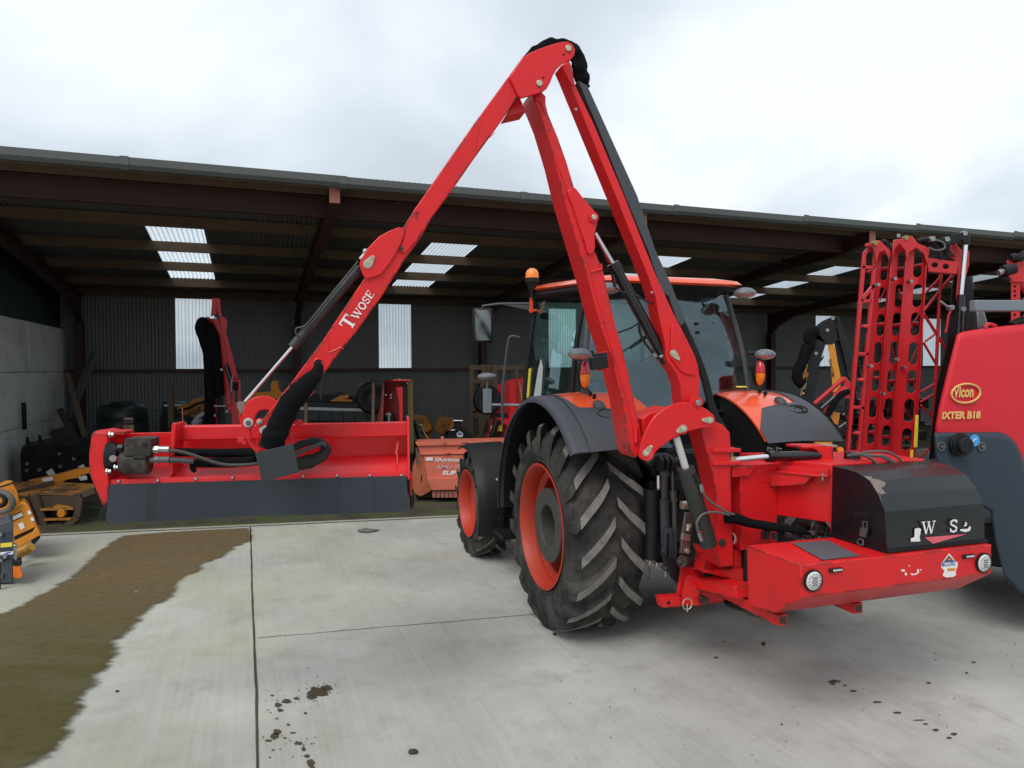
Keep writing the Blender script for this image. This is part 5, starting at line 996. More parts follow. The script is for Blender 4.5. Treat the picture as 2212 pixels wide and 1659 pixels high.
# loose cables and filler cap on the tank top
for i, pts in enumerate(([(560, 212), (640, 215), (700, 240), (735, 270), (760, 290), (850, 292)], [(590, 208), (700, 222), (800, 240), (870, 280), (930, 284)], [(640, 205), (720, 195), (830, 200), (900, 235), (950, 280), (990, 285)], [(530, 225), (640, 222), (720, 255), (750, 285)], [(700, 228), (800, 228), (860, 262), (900, 290)])):
    mb = MB(); mb.tube([AY(*T('bx', [p_])[0], 4.42 + .04 * (i % 3)) for p_ in pts], .008, 8, smooth=5); mb.build('loose_cable', GREYM, hc)
cpt = AY(*T('bx', [(570, 268)])[0], 4.60); mb = MB(); mb.cyl(cpt, cpt + UZ * .045, .055, .048, n=16); mb.cyl(cpt + UZ * .045, cpt + UZ * .058, .05, n=16); mb.build('filler_cap', BLACKP, tank, bevel=.003)
# --- headstock frame between tractor and post
def FP(pts, F0, k='ft'): return [onplane(x, y, TO0 + TF * F0, TF) for x, y in T(k, pts)]
def fplate(name, pts, F0, th, m=REDW, k='ft', bevel=.003):
    mb = MB(); mb.plate([FP(pts, F0, k)], TF * th); return mb.build(name, m, hc, bevel=bevel)
fplate('headstock_cheek', [(375, 690), (410, 676), (435, 690), (480, 760), (530, 830), (600, 862), (660, 885), (670, 1110), (560, 1115), (340, 1150), (365, 1010), (385, 880)], -.90, .03)
fplate('headstock_cheek', [(600, 545), (640, 560), (665, 690), (690, 780), (740, 830), (560, 835), (580, 640)], -.86, .03)
fplate('stand_leg_bracket', [(605, 925), (600, 1275), (480, 1285), (400, 1270), (415, 1100), (455, 950), (520, 905)], -.96, .03)
fplate('drawbar_lug', [(125, 1180), (370, 1160), (385, 1290), (150, 1300)], -.93, .07)
q = FP([(222, 1240)], -.93)[0]; mb = MB(); mb.cyl(q - TF * .001, q - TF * .003, .012, n=12); mb.build('lug_hole', BLACKP, hc)
q = FP([(450, 1255)], -1.0)[0]; mb = MB(); mb.tube([q + TR_ * .034 * math.cos(a) + UZ * .036 * math.sin(a) for a in [i * math.pi / 10 for i in range(21)]], .0035, 6); mb.cyl(q, q - UZ * .05, .004); mb.build('linch_pin', mat('zinc_ring', (.6, .58, .4), .35, metal=.7), hc)
q = FP([(668, 1220)], -1.0)[0]; mb = MB(); mb.cyl(q - TF * .0, q + TF * .06, .026); mb.build('rusty_pin', MOTOR, hc)
a_, b_ = FP([(680, 990)], -.94)[0], FP([(1190, 1105)], -1.42)[0]; mb = MB(); mb.bar(a_, b_, .07, .17, UZ); mb.build('headstock_beam', REDW, hc, bevel=.004)
fplate('cross_member', [(610, 985), (1000, 985), (1000, 1080), (620, 1118)], -.90, .08); fplate('cross_member', [(600, 1115), (730, 1110), (900, 1180), (890, 1235), (710, 1258), (605, 1275)], -.88, .06)
fplate('post_shoe', [(640, 570), (800, 600), (860, 810), (1020, 800), (1170, 740), (1170, 850), (640, 880), (680, 700)], -1.02, .12)
fplate('slew_base', [(1010, 600), (1170, 605), (1165, 830), (1020, 830)], -1.1, .15)
fplate('deck_plate', [(600, 855), (1170, 825), (1180, 1000), (680, 880)], -1.12, .02)
mb = MB(); q0, q1 = FP([(350, 745)], -.93)[0], FP([(600, 745)], -.80)[0]; mb.cyl(q0 + TR_ * .02, q1, .036); mb.cyl(q0 - TR_ * .01, q0 + TR_ * .03, .016); mb.build('linkage_pin', MOTOR, hc)
mb = MB(); mb.plate([FP([(430, 150), (520, 165), (505, 400), (492, 480), (478, 655), (372, 640), (392, 430)], -.86)], TF * .02); tl = mb.build('top_link_bracket', STEEL, hc, bevel=.002)
mb = MB(); mb.plate([FP([(395, 400), (495, 420), (480, 500), (385, 480)], -.88)], TF * .02); mb.build('clamp_plate', ZINC, tl, bevel=.002)
q0, q1 = FP([(470, 310)], -.9)[0], FP([(455, 370)], -.9)[0]; mb = MB(); mb.cyl(q0, q1, .016); mb.cyl(q0 + UZ * .01, q0 - UZ * .01, .022, n=6); mb.build('bolt', ZINC, tl, bevel=.002)
q0 = FP([(428, 605)], -.9)[0]; mb = MB(); mb.cyl(q0, q0 - TF * .03, .018, n=6); mb.build('bolt', ZINC, tl, bevel=.002)
q0, q1 = FP([(380, 60)], -.86)[0], FP([(460, 60)], -.86)[0]; mb = MB(); mb.cyl(q0, q1, .028); mb.build('top_link_pin', ZINC, tl, bevel=.002)

# --- flail head
HPH = R(9.3); HD = Vector((math.cos(HPH), math.sin(HPH), 0)); HM = Vector((math.sin(HPH), -math.cos(HPH), 0)); HO = Vector((-.568 * 3.8, 3.8, 0))
def HPl(k, pts, dep=0): return [onplane(x, y, HO + HM * dep, HM) for x, y in T(k, pts)]
def H1(k, x, y, dep=0): return HPl(k, [(x, y)], dep)[0]
def hs(p): return (p - HO).dot(HD)
def HQ(s_, dep, z): return HO + HD * s_ + HM * dep + UZ * z
sR = hs(H1('rm', 1452, 900)); sM = hs(H1('hd', 1215, 400)); sL = hs(H1('hd', 345, 800, .1))
hood_prof = [(-.19, 1.60), (-.15, 1.62), (-.15, 1.495), (.0, 1.463), (.03, 1.452), (.10, 1.428), (.105, 1.398), (.095, 1.398), (.09, 1.42), (.02, 1.44), (-.14, 1.478), (-.19, 1.50)]
mb = MB(); mb.plate([[HQ(sL - .02, d_, z_) for d_, z_ in hood_prof]], HD * (sR - sL + .02)); hood = mb.build('flail_hood', RED, hc, bevel=.002, sharp=20)
mb = MB(); mb.box(HQ((sM + sR) / 2, -.04, 1.655), sR - sM, .08, .081, HD, HM); mb.build('hood_beam', RED, hc, bevel=.008)
mb = MB(); mb.plate([[HQ(sL - .02, -.12, z_) + HD * s_ for s_, z_ in ((0, 1.50), (0, 1.652), (sM - sL, 1.652), (sM - sL, 1.50))]], -HM * .02); mb.build('hood_back', RED, hc, bevel=.003)
mb = MB(); mb.plate([[HQ(sR - .005, d_, z_) for d_, z_ in ((-.17, 1.72), (.02, 1.72), (.035, 1.60), (.12, 1.43), (.12, 1.385), (-.2, 1.385), (-.2, 1.6))]], HD * .014); mb.build('end_plate', RED, hc, bevel=.003)
mb = MB(); mb.plate([HPl('rm', [(1478, 1365), (1512, 1355), (1500, 1600), (1480, 1600)], .06)], -HM * .15); mb.build('skid_arm', RED, hc, bevel=.003)
mb = MB(); mb.plate([HPl('rm', [(1480, 1625), (1515, 1620), (1530, 1640), (1530, 1720), (1515, 1760), (1480, 1770)], .05)], -HM * .12); mb.build('skid', BLACKP, hc, bevel=.006)
# inner frame lines of the hood recess
mb = MB(); mb.bar(H1('rm', 1310, 1110, -.02), H1('rm', 1340, 930, -.05), .01, .01); mb.bar(H1('rm', 1325, 1105, -.02), H1('rm', 1325, 1215, .0), .006, .006); mb.build('hood_gusset', RED, hood)
# rubber flap, slightly wavy, with a shallow hang
def flapmesh():
    n, m = 60, 8; vs = []
    s0 = hs(H1('hd', 362, 965, .11)); s1 = sR - .012; sb0 = hs(H1('hd', 318, 1435, .12)); 
    for i in range(n + 1):
        for j in range(m + 1):
            u, v = i / n, j / m; a = s0 + (s1 - s0) * u; b = sb0 + (s1 + .012 - sb0) * u; s_ = a + (b - a) * v; z_ = 1.405 - v * .195 - (.004 * math.sin(u * 9) * v)
            vs.append(HQ(s_, .108 + .012 * v + .010 * math.sin(u * 11 + 1) * v, z_))
    k = m + 1; mb = MB(); mb.add(vs, [(i * k + j, i * k + j + 1, (i + 1) * k + j + 1, (i + 1) * k + j) for i in range(n) for j in range(m)]); return mb
fo = flapmesh().build('rubber_flap', RUBFLAP, hc, sharp=60); sm = fo.modifiers.new('thickness', 'SOLIDIFY'); sm.thickness = .006
mb = MB()
for k_, x, y in (('hd', 478, 911), ('hd', 997, 900), ('hd', 1497, 882), ('hd', 1982, 863), ('rm', 190, 1372), ('rm', 597, 1368), ('rm', 993, 1366), ('rm', 1377, 1364)):
    c_ = H1(k_, x, y, .105); mb.lathe([(0, .0095), (.003, .0092), (.007, .006), (.008, 0)], c_, HM, 14)
mb.build('flap_bolts', STEEL, hood, sharp=60)
mb = MB(); mb.cyl(HQ(sL + .03, .02, 1.262), HQ(sR - .01, .02, 1.262), .060, n=28); mb.build('flail_roller', RUSTM, hc)
mb = MB(); mb.plate([HPl('hd', [(270, 1245), (330, 1240), (335, 1440), (220, 1430), (215, 1330)], .04)], -HM * .1); mb.build('skid', BLACKP, hc, bevel=.008)
bc_ = [(140, 250), (345, 292), (300, 520), (320, 700), (335, 790), (345, 960), (338, 1190), (262, 1235), (85, 800), (85, 520), (118, 300)]
outer = HPl('hd', bc_, .12); mb = MB(); mb.plate([outer], -HM * .26); bl = mb.build('belt_cover', REDW, hc, bevel=.006)
mb = MB(); mb.plate([HPl('hd', [(142, 246), (556, 252), (562, 292), (350, 300)], .05)], -HM * .14); mb.build('belt_cover_top', REDW, bl, bevel=.003)
mb = MB(); mb.plate([HPl('hd', [(300, 545), (420, 560), (462, 600), (452, 650), (330, 685)], .13)], -HM * .03); mb.build('motor_lug', RED, bl, bevel=.003)
mb = MB(); mb.cyl(H1('hd', 400, 606, .12), H1('hd', 400, 606, .145), .017)
for x, y in ((385, 290), (452, 722), (348, 775)): mb.cyl(H1('hd', x - 25, y, .125), H1('hd', x + 30, y, .125), .011, n=6); mb.cyl(H1('hd', x - 28, y, .125), H1('hd', x - 12, y, .125), .017, n=6)
mb.build('motor_bolts', STEEL, bl)
mb = MB(); mb.cyl(H1('hd', 352, 580, .07), H1('hd', 500, 580, .07), .085, .06); mb.cyl(H1('hd', 465, 465, .12), H1('hd', 550, 465, .12), .022, n=6); mb.build('bell_housing', BLACKM, hc, bevel=.004)
mb = MB(); mb.plate([HPl('hd', [(552, 350), (600, 345), (720, 345), (740, 335), (865, 340), (907, 352), (898, 560), (880, 575), (548, 570)], .16)], -HM * .13); mb.cyl(H1('hd', 515, 655, .10), H1('hd', 895, 655, .10), .058, n=24); mb.cyl(H1('hd', 540, 655, .10), H1('hd', 880, 655, .10), .064, n=24); mb.plate([HPl('hd', [(670, 575), (830, 575), (830, 605), (655, 605)], .168)], -HM * .02); mot = mb.build('hydraulic_motor', MOTOR, hc, bevel=.005)
mb = MB(); mb.plate([HPl('hd', [(785, 400), (865, 402), (862, 462), (785, 458)], .1615)], -HM * .001); mb.build('motor_recess', BLACKP, mot)
for y in (487, 622):
    mb = MB(); mb.cyl(H1('hd', 895, y, .13), H1('hd', 960, y, .13), .017, n=6); mb.cyl(H1('hd', 955, y, .13), H1('hd', 1010, y, .13), .021, n=6); mb.cyl(H1('hd', 1010, y - 2, .13), H1('hd', 1055, y - 2, .13), .017); mb.cyl(H1('hd', 1055, y, .13), H1('hd', 1150, y, .13), .018, n=12); mb.build('hose_fitting', STEEL if y < 500 else GREYM, mot)
mb = MB(); mb.plate([HPl('hd', [(1180, 150), (1215, 138), (1240, 160), (1222, 330), (1205, 560), (1190, 820), (1145, 835), (1140, 600), (1165, 330)], .10)], -HM * .17); mb.build('mount_plate', RED, hc, bevel=.004)
def hsl(pts, r_, m, nm, dep, wob=.15, sm_=6, n=12, par=None):
    mb = MB(); mb.tube([H1(k, x, y, dep + dd) for k, x, y, dd in pts], r_, n, smooth=sm_, wob=wob); return mb.build(nm, m, par or hc, sharp=35)
hsl([('hd', 1215, 520, 0), ('hd', 1400, 525, 0), ('hd', 1700, 535, 0), ('hd', 2000, 530, 0), ('el', 430, 1080, .02), ('el', 560, 1090, .04)], [.02, .023, .024, .024, .026, .028], CLOTH, 'hose_sleeve', .07)
hsl([('hd', 1440, 690, 0), ('hd', 1550, 665, 0), ('hd', 1800, 662, 0), ('hd', 2100, 650, 0), ('el', 520, 1200, .03)], [.018, .026, .028, .028, .028], CLOTH, 'hose_sleeve', .09)
hsl([('hd', 1160, 628, 0), ('hd', 1300, 630, 0), ('hd', 1470, 645, 0)], .014, CHAR, 'hydraulic_hose', .13, 0)
hsl([('hd', 1160, 500, 0), ('hd', 1280, 515, 0), ('hd', 1450, 560, 0), ('hd', 1650, 630, 0), ('hd', 1850, 685, 0), ('hd', 2050, 695, 0), ('el', 480, 1270, 0), ('el', 560, 1250, 0)], .0095, mat('worn_hose', (.035, .03, .028), .5, var=.5, scale=12), 'hydraulic_hose', .15, 0)
hsl([('hd', 1440, 640, 0), ('hd', 1460, 740, 0), ('hd', 1495, 785, 0)], [.012, .016, .008], CLOTH, 'sleeve_end', .10)
# loop to the right of the guard plate
hsl([('el', 1120, 1010, .0), ('el', 1350, 915, 0), ('el', 1560, 900, 0), ('el', 1670, 1000, 0), ('el', 1610, 1130, 0), ('el', 1420, 1215, 0), ('el', 1180, 1260, 0)], [.020, .022, .022, .026, .034, .038, .038], CLOTH2, 'hose_sleeve', .09, .3)
hsl([('el', 1160, 1110, 0), ('el', 1400, 1010, 0), ('el', 1610, 930, 0), ('el', 1660, 960, -.02)], .010, CHAR, 'hydraulic_hose', .155, 0)
# --- head carrier on the dipper end
aplate('crescent_link', 'el', [(300, 640), (286, 560), (283, 460), (308, 345), (378, 232), (480, 165), (600, 138), (720, 150), (812, 190), (888, 242), (812, 400), (765, 392), (680, 365), (600, 375), (540, 420), (506, 480), (494, 530), (492, 600), (470, 650), (425, 690), (430, 770), (446, 852), (405, 862), (350, 800), (315, 710)], .045, .03, RED)
aplate('carrier_arm', 'el', [(225, 440), (262, 460), (302, 640), (420, 862), (470, 925), (590, 1000), (655, 1030), (510, 1085), (405, 955), (340, 822), (255, 600)], .02, .10, RED)
aplate('carrier_arm', 'el', [(498, 545), (560, 512), (625, 515), (690, 540), (645, 600), (605, 680), (572, 800), (535, 965), (515, 950), (545, 765), (512, 640)], .05, .02, RED)
for x, y, r1, r2 in ((390, 583, 76, 42), (577, 572, 42, 26), (655, 705, 72, 30)):
    mb = MB(); c_ = A1('el', x, y, .05); s = .13019 * .00245; mb.cyl(c_, c_ + AMN * .012, r1 * s, n=24); o = mb.build('washer', mat('worn_cream', (.50, .47, .42), .5, var=.15) if 'worn_cream' not in MATS else MATS['worn_cream'], hc, bevel=.002)
    mb = MB(); mb.cyl(c_ + AMN * .012, c_ + AMN * .028, r2 * s, n=6 if r1 > 50 else 16); mb.build('bolt_head', GREYM if r1 > 50 else STEEL, o, bevel=.002)
aplate('carrier_bracket', 'el', [(1075, 640), (1120, 625), (1120, 860), (1130, 915), (1000, 880), (980, 820), (985, 740), (1020, 700)], -.02, .06, RED)
aplate('carrier_lug', 'el', [(1125, 560), (1180, 540), (1270, 540), (1298, 570), (1290, 630), (1180, 632), (1140, 600)], -.03, .05, RED)
aplate('locating_tab', 'el', [(205, 830), (330, 830), (375, 905), (340, 960), (285, 955), (270, 920), (200, 925)], -.01, .01, REDW)
mb = MB(); mb.tube([A1('md', x, y, o_) for x, y, o_ in [(722, 535, .03), (705, 590, .07), (660, 640, .11), (600, 705, .13), (540, 780, .135), (492, 870, .135), (455, 960, .135), (425, 1045, .13)]], [.022, .030, .046, .054, .055, .057, .061, .058], 26, smooth=9, wob=.16); mb.build('arm_hose_sleeve', CLOTH2 if False else CLOTH, hc, sharp=30)
gp = AP('el', [(500, 1090), (1130, 930), (1232, 1405), (620, 1574)], .21); mb = MB(); mb.plate([gp], -AMN * .012); mb.build('guard_plate', RUBDARK, hc, bevel=.003)
# ================================================================ shared helper for machines parked further back
def facing(parent, name, k, pts, Y, th, m, bevel=.006, holes=(), label=None):
    """a solid body: outline on the plane at distance Y, depth th going away from the yard"""
    P = [AY(x, y, Y) for x, y in T(k, pts)]; c = sum(P, Vector()) / len(P); d = Vector((c.x, c.y, 0)).normalized()
    mb = MB(); mb.plate([P] + [[AY(x, y, Y) for x, y in T(k, h)] for h in holes], d * th); o = mb.build(name, m, parent, bevel=bevel)
    return o
def pt(k, x, y, Y): return AY(*T(k, [(x, y)])[0], Y)
def tb(parent, name, k, pts, Y, r, m, sm=0, n=8, wob=0):
    P = [pt(k, p[0], p[1], Y + (p[2] if len(p) > 2 else 0)) for p in pts]; mb = MB(); mb.tube(P, r, n, smooth=sm, wob=wob); return mb.build(name, m, parent)
XW = Vector((1, 0, 0))

# ================================================================ CROP SPRAYER (right)
spr = thing('crop_sprayer', 'crop sprayer with red and navy tank and tall folded red boom at the right edge', 'crop sprayer', (3.6, 5.6, 0))
SPn = Vector((math.sin(R(12)), -math.cos(R(12)), 0)); SPx = Vector((math.cos(R(12)), math.sin(R(12)), 0)); S_O = Vector((2.97, 5.0, 0))
def SPP(k, pts, off=0): return [onplane(x, y, S_O + SPn * off, SPn) for x, y in T(k, pts)]
away = Vector((.55, .83, 0)).normalized()
def rtank(name, pts, off, depth, m, rad=.07):
    base = SPP('sp', pts, off); c = sum(base, Vector()) / len(base); mb = MB(); rings = []
    for i in range(6):
        t = i / 5; a = math.pi / 2 * (1 - t); sc_ = rad * (1 - math.cos(a)); ring = []
        for p in base:
            d_ = (c - p); L = d_.length; ring.append(p + d_ / L * min(L * .5, rad * (1 - math.sin(math.pi / 2 * t))) + away * rad * (1 - math.cos(math.pi / 2 * (1 - t)) if False else t * .9 * math.sin(math.pi / 2 * t)))
        rings.append(ring)
    rings.append([p + away * depth for p in base]); loft(mb, rings); return mb.build(name, m, spr, sharp=50)
red_o = [(1300, 785), (1306, 772), (1320, 762), (1345, 752), (1450, 735), (1600, 716), (1732, 704), (2050, 690), (2090, 700), (2100, 1900), (1750, 1880), (1700, 1700), (1400, 1640), (1165, 1400), (1170, 1340), (1190, 1230), (1225, 1080)]
rtank('spray_tank', red_o, .0, 1.5, REDT)
nav = [(1162, 1402), (1180, 1396), (1400, 1392), (1560, 1392), (1610, 1400), (1650, 1425), (1690, 1470), (1720, 1540), (1745, 1620), (1800, 1750), (2100, 1800), (2100, 2440), (1850, 2475), (1720, 2420), (1620, 2330), (1590, 2250), (1550, 2090), (1520, 1900), (1350, 1800), (1165, 1560)]
rtank('tank_skirt', nav, .05, 1.3, NAVY, .05)
mb = MB(); c_ = SPP('bx', [(1345, 143)], .06)[0]; mb.cyl(c_, c_ + SPn * .05, .075, n=28); mb.cyl(c_ + SPn * .05, c_ + SPn * .085, .06, .055, n=28); mb.cyl(c_ + SPn * .02, c_ + SPn * .035, .085, n=28); mb.build('drain_cap', BLACKP, spr, bevel=.004)
mb = MB(); c_ = SPP('bx', [(1471, 114)], .062)[0]; mb.cyl(c_, c_ + SPn * .002, .042, n=28); bs_ = mb.build('blue_round_sticker', BLUEL, spr)
mb = MB(); mb.tube([c_ + SPn * .004 - SPx * .018 - UZ * .006, c_ + SPn * .004 + UZ * .008, c_ + SPn * .004 + SPx * .016 + UZ * .012], .003, 6); mb.build('sticker_mark', WHITE, bs_)
for x, y in ((1226, 158), (1523, 158)):
    c_ = SPP('bx', [(x, y)], .055)[0]; mb = MB(); mb.lathe([(0, .035), (.006, .033), (.004, .02)], c_, SPn, 20); mb.cyl(c_, c_ + SPn * .012, .014, n=6); mb.build('skirt_bolt', GREYM, spr)
c_ = SPP('sp', [(1365, 1143)], .012)[0]; s_ = .34173 * .00345
mb = MB(); ring = [c_ + SPx * 103 * s_ * math.cos(a) * .985 + UZ * 57 * s_ * math.sin(a) + UZ * 4 * s_ * math.cos(a) for a in [2 * math.pi * i / 40 for i in range(41)]]; mb.tube(ring, .0075, 6); ov = mb.build('oval_logo', GOLD, spr)
text('logo_name', 'Vicon', GOLD, SPP('sp', [(1288, 1170)], .014)[0], SPx, UZ, .082, ov, bold=.035, shear=.15, fit=.152 * 1.09)
text('model_name', 'iXTER B18', GOLD, SPP('sp', [(1212, 1308)], .014)[0], SPx, UZ, .055, spr, bold=.05, shear=.1, fit=.325)
mb = MB(); q = [SPP('st', [p_], .1)[0] + away * .25 for p_ in ((1470, 945), (2250, 945))]; mb.bar(q[0], q[1], .08, .06, UZ); mb.build('platform_rail', GREYB, spr, bevel=.008)
mb = MB(); mb.plate([[p_ + away * .25 for p_ in SPP('st', [(1520, 990), (1610, 985), (1668, 1180), (1690, 1230), (1530, 1260)])]], away * .15); mb.build('tank_hatch', GREYB, spr, bevel=.02)
mb = MB(); mb.tube([p_ + away * .1 for p_ in SPP('st', [(1630, 1235), (1650, 1195), (1700, 1190), (1760, 1215)])], .014, 8, smooth=4); mb.build('hand_loop', REDS, spr)
mb = MB(); mb.tube([p_ + away * .15 for p_ in SPP('st', [(1960, 1200), (2020, 1160), (2120, 1130), (2300, 1120)])], .03, 12, smooth=4); mb.build('fill_hose', BLACKP, spr)
BY = 5.55
def bplate(name, pts, slots, Y, th=.03, tilt=.075, m=REDS, par=spr):
    return facing(par, name, 'sp', pts, Y, th, m, .003, [slot(cx, cy, wx, hy, 6, tilt) for cx, cy, wx, hy in slots])
bplate('boom_panel', [(905, 190), (940, 175), (985, 195), (990, 300), (960, 600), (930, 1000), (905, 1400), (890, 1600), (790, 1600), (800, 1520), (830, 1200), (862, 800), (882, 500), (895, 330)], [(955, 330, 42, 170), (940, 525, 44, 150), (925, 705, 46, 148), (908, 885, 46, 142), (892, 1065, 48, 142), (875, 1242, 50, 138), (860, 1412, 52, 135)], BY + .03)
bplate('boom_panel', [(992, 250), (1050, 215), (1112, 262), (1120, 330), (1098, 620), (1085, 900), (1072, 1150), (1050, 1450), (1040, 1600), (888, 1600), (905, 1400), (930, 1000), (960, 600), (985, 330)], [(1062, 318, 52, 185), (1058, 525, 55, 148), (1045, 705, 58, 148), (1032, 890, 60, 142), (1020, 1070, 60, 148), (1005, 1252, 62, 148), (990, 1435, 62, 140)], BY)
bplate('boom_panel', [(798, 250), (850, 225), (885, 262), (893, 330), (880, 500), (860, 800), (828, 1200), (798, 1520), (790, 1600), (690, 1600), (700, 1510), (733, 1150), (762, 800), (780, 500), (790, 330)], [(850, 345, 42, 170), (838, 540, 44, 138), (825, 712, 44, 138), (808, 886, 44, 132), (794, 1062, 44, 135), (778, 1232, 44, 130), (765, 1400, 44, 130)], BY + .06)
# inner webs of the folded boom, so the panels are channels and not sheets
for x0, y0, x1, y1 in ((988, 300, 888, 1600), (893, 330, 795, 1600), (1116, 330, 1042, 1600)): facing(spr, 'boom_flange', 'sp', [(x0 - 4, y0), (x0 + 2, y0), (x1 + 2, y1), (x1 - 4, y1)], BY - .05, .14, REDS, .002)
mb = MB()
for a_, b_ in (((722, 258), (612, 1560)), ((793, 245), (680, 1560)), ((722, 260), (748, 233)), ((745, 234), (800, 232)), ((705, 345), (785, 350)), ((698, 560), (765, 560)), ((672, 893), (745, 895)), ((645, 1230), (720, 1235)), ((700, 560), (785, 455)), ((618, 1510), (690, 1515))):
    mb.bar(pt('sp', *a_, BY + .02), pt('sp', *b_, BY + .02), .026, .03, XW)
mb.build('outer_boom_frame', REDS, spr, bevel=.003)
for (x, y) in ((765, 375), (858, 357), (960, 357), (1070, 337), (733, 720), (830, 708), (930, 714), (1045, 703), (705, 1058), (800, 1048), (895, 1068), (1018, 1065), (680, 1395), (770, 1390), (860, 1420), (990, 1430)):
    c_ = pt('sp', x, y, BY + (.02 if x < 770 and y != 375 or x in (705, 680, 733) else .12)); mb = MB(); mb.cyl(c_ - XW * .026, c_ + XW * .02, .014, .02, n=10); mb.cyl(c_ - XW * .04, c_ - XW * .026, .009, n=8); nz = mb.build('nozzle_body', REDS, spr, bevel=.003)
    mb = MB(); mb.cyl(c_ + UZ * -.014, c_ + UZ * -.042, .012, n=8); mb.cyl(c_ + XW * .02, c_ + XW * .04, .009, n=8); mb.build('nozzle_tip', BLACKP, nz)
for a_, b_, r_ in (((1100, 618), (1300, 372), 17), ((1098, 640), (1250, 880), 16), ((1095, 820), (1200, 1000), 13), ((1108, 815), (1172, 768), 12), ((1078, 1135), (1205, 1062), 12), ((1075, 1200), (1205, 1122), 12), ((1080, 1218), (1175, 1312), 12), ((1060, 1560), (1165, 1465), 12), ((1118, 500), (1215, 400), 14), ((1205, 390), (1150, 1560), 18), ((1290, 380), (1260, 900), 10), ((1000, 760), (1080, 620), 9), ((960, 560), (940, 480), 9), ((1010, 960), (1060, 850), 9), ((930, 980), (900, 850), 8), ((1000, 1010), (1050, 1130), 8), ((820, 560), (860, 470), 7), ((790, 1220), (830, 1120), 7), ((975, 1230), (1035, 1330), 8), ((880, 1100), (920, 960), 7)):
    tb(spr, 'truss_tube', 'sp', [a_, b_], BY + .22, r_ * .34173 * .00362 * .62, REDS)
facing(spr, 'boom_crossbox', 'sp', [(1118, 285), (1312, 312), (1308, 388), (1128, 372)], BY - .02, .10, REDS, .006, [slot(1168, 330, 46, 36, 6), slot(1238, 340, 44, 36, 6)])
facing(spr, 'fold_bracket', 'sp', [(725, 197), (790, 185), (808, 173), (822, 178), (885, 235), (893, 262), (880, 300), (850, 240), (820, 250), (795, 330), (790, 260), (770, 212), (728, 218)], BY - .03, .04, REDS)
facing(spr, 'fold_bracket', 'sp', [(905, 172), (940, 168), (985, 162), (1008, 146), (1025, 150), (1062, 195), (1112, 215), (1135, 232), (1118, 330), (1098, 260), (1050, 222), (1010, 250), (990, 310), (980, 240), (945, 195), (915, 230), (895, 300)], BY - .05, .05, REDS)
facing(spr, 'fold_plate', 'sp', [(1275, 190), (1290, 186), (1345, 245), (1385, 240), (1385, 330), (1355, 440), (1330, 560), (1312, 640), (1302, 520), (1312, 380), (1290, 300), (1255, 265)], BY + .05, .05, REDS)
facing(spr, 'lift_crank', 'sp', [(1178, 168), (1245, 155), (1345, 122), (1375, 118), (1388, 130), (1386, 195), (1345, 190), (1345, 172), (1258, 208), (1205, 195)], BY - .05, .06, BLACKM)
facing(spr, 'lift_crank', 'sp', [(1240, 190), (1268, 190), (1268, 240), (1300, 280), (1270, 270), (1245, 230)], BY - .03, .05, BLACKM)
tb(spr, 'ram_rod', 'sp', [(1362, 205), (1334, 520)], BY - .02, .017, CHROME, n=16); tb(spr, 'ram_barrel', 'sp', [(1335, 520), (1318, 780)], BY - .02, .027, CYLB, n=16); tb(spr, 'ram_end', 'sp', [(1365, 140), (1362, 205)], BY - .02, .026, BLACKM, n=16)
facing(spr, 'mast', 'sp', [(1285, 400), (1395, 405), (1408, 440), (1410, 560), (1425, 600), (1428, 730), (1310, 765), (1210, 1560), (1130, 1560), (1180, 1100), (1240, 860), (1262, 700), (1265, 560)], BY + .1, .25, BLACKM)
facing(spr, 'mast_post', 'sp', [(1395, 400), (1408, 402), (1412, 560), (1400, 560)], BY, .05, BLACKM)
for i in range(4): tb(spr, 'boom_hose', 'sp', [(1055 + 8 * i, 182 - 4 * i), (1120 + 10 * i, 168), (1170 + 12 * i, 200), (1195 + 12 * i, 250), (1205 + 12 * i, 295)], BY - .02 + .02 * i, .015, BLACKP, 5)
tb(spr, 'boom_hose', 'sp', [(1130, 222), (1180, 240), (1230, 225), (1220, 190), (1175, 175)], BY - .08, .008, GREYM, 5); tb(spr, 'boom_hose', 'sp', [(830, 185), (860, 190), (880, 230)], BY, .02, BLACKP, 5)
for x, y in ((940, 140), (893, 200)): facing(spr, 'boom_stud', 'sp', [(x - 10, y - 5), (x + 10, y - 5), (x + 12, y + 18), (x - 12, y + 18)], BY, .03, STEEL, .002)
for x, y in ((990, 158), (795, 190)): c_ = pt('sp', x, y, BY - .06); mb = MB(); mb.cyl(c_, c_ + Vector((0, .04, 0)), .018); mb.build('pivot_bolt', GOLDCH, spr)
for x, y in ((1158, 165), (1250, 168), (1362, 130), (1352, 610), (1280, 600), (815, 455), (920, 418), (1022, 434), (940, 930), (985, 978), (770, 970), (850, 1145)): c_ = pt('sp', x, y, BY - .055); mb = MB(); mb.cyl(c_, c_ + Vector((0, .05, 0)), .013 if x < 1100 else .02, n=10); mb.build('frame_bolt', STEEL, spr)
facing(spr, 'warning_sticker', 'sp', [(1045, 1280), (1066, 1280), (1058, 1484), (1034, 1484)], BY - .056, .002, YELL, 0); facing(spr, 'warning_sticker', 'sp', [(1014, 1500), (1034, 1500), (1030, 1570), (1010, 1570)], BY - .056, .002, YELL, 0)
tb(spr, 'valve_lever', 'sp', [(1205, 562), (1240, 590), (1272, 602)], BY - .05, .009, STEEL); tb(spr, 'valve_chain', 'sp', [(1270, 620), (1255, 650), (1245, 720), (1235, 760)], BY - .05, .008, REDS)
random.seed(9)
mb = MB()
for i in range(46):
    x = random.uniform(630, 1130); y = random.uniform(1180, 1600); q = pt('sp', x, y, BY + .35); mb.box(q, random.uniform(.04, .12), .05, random.uniform(.03, .12), XW)
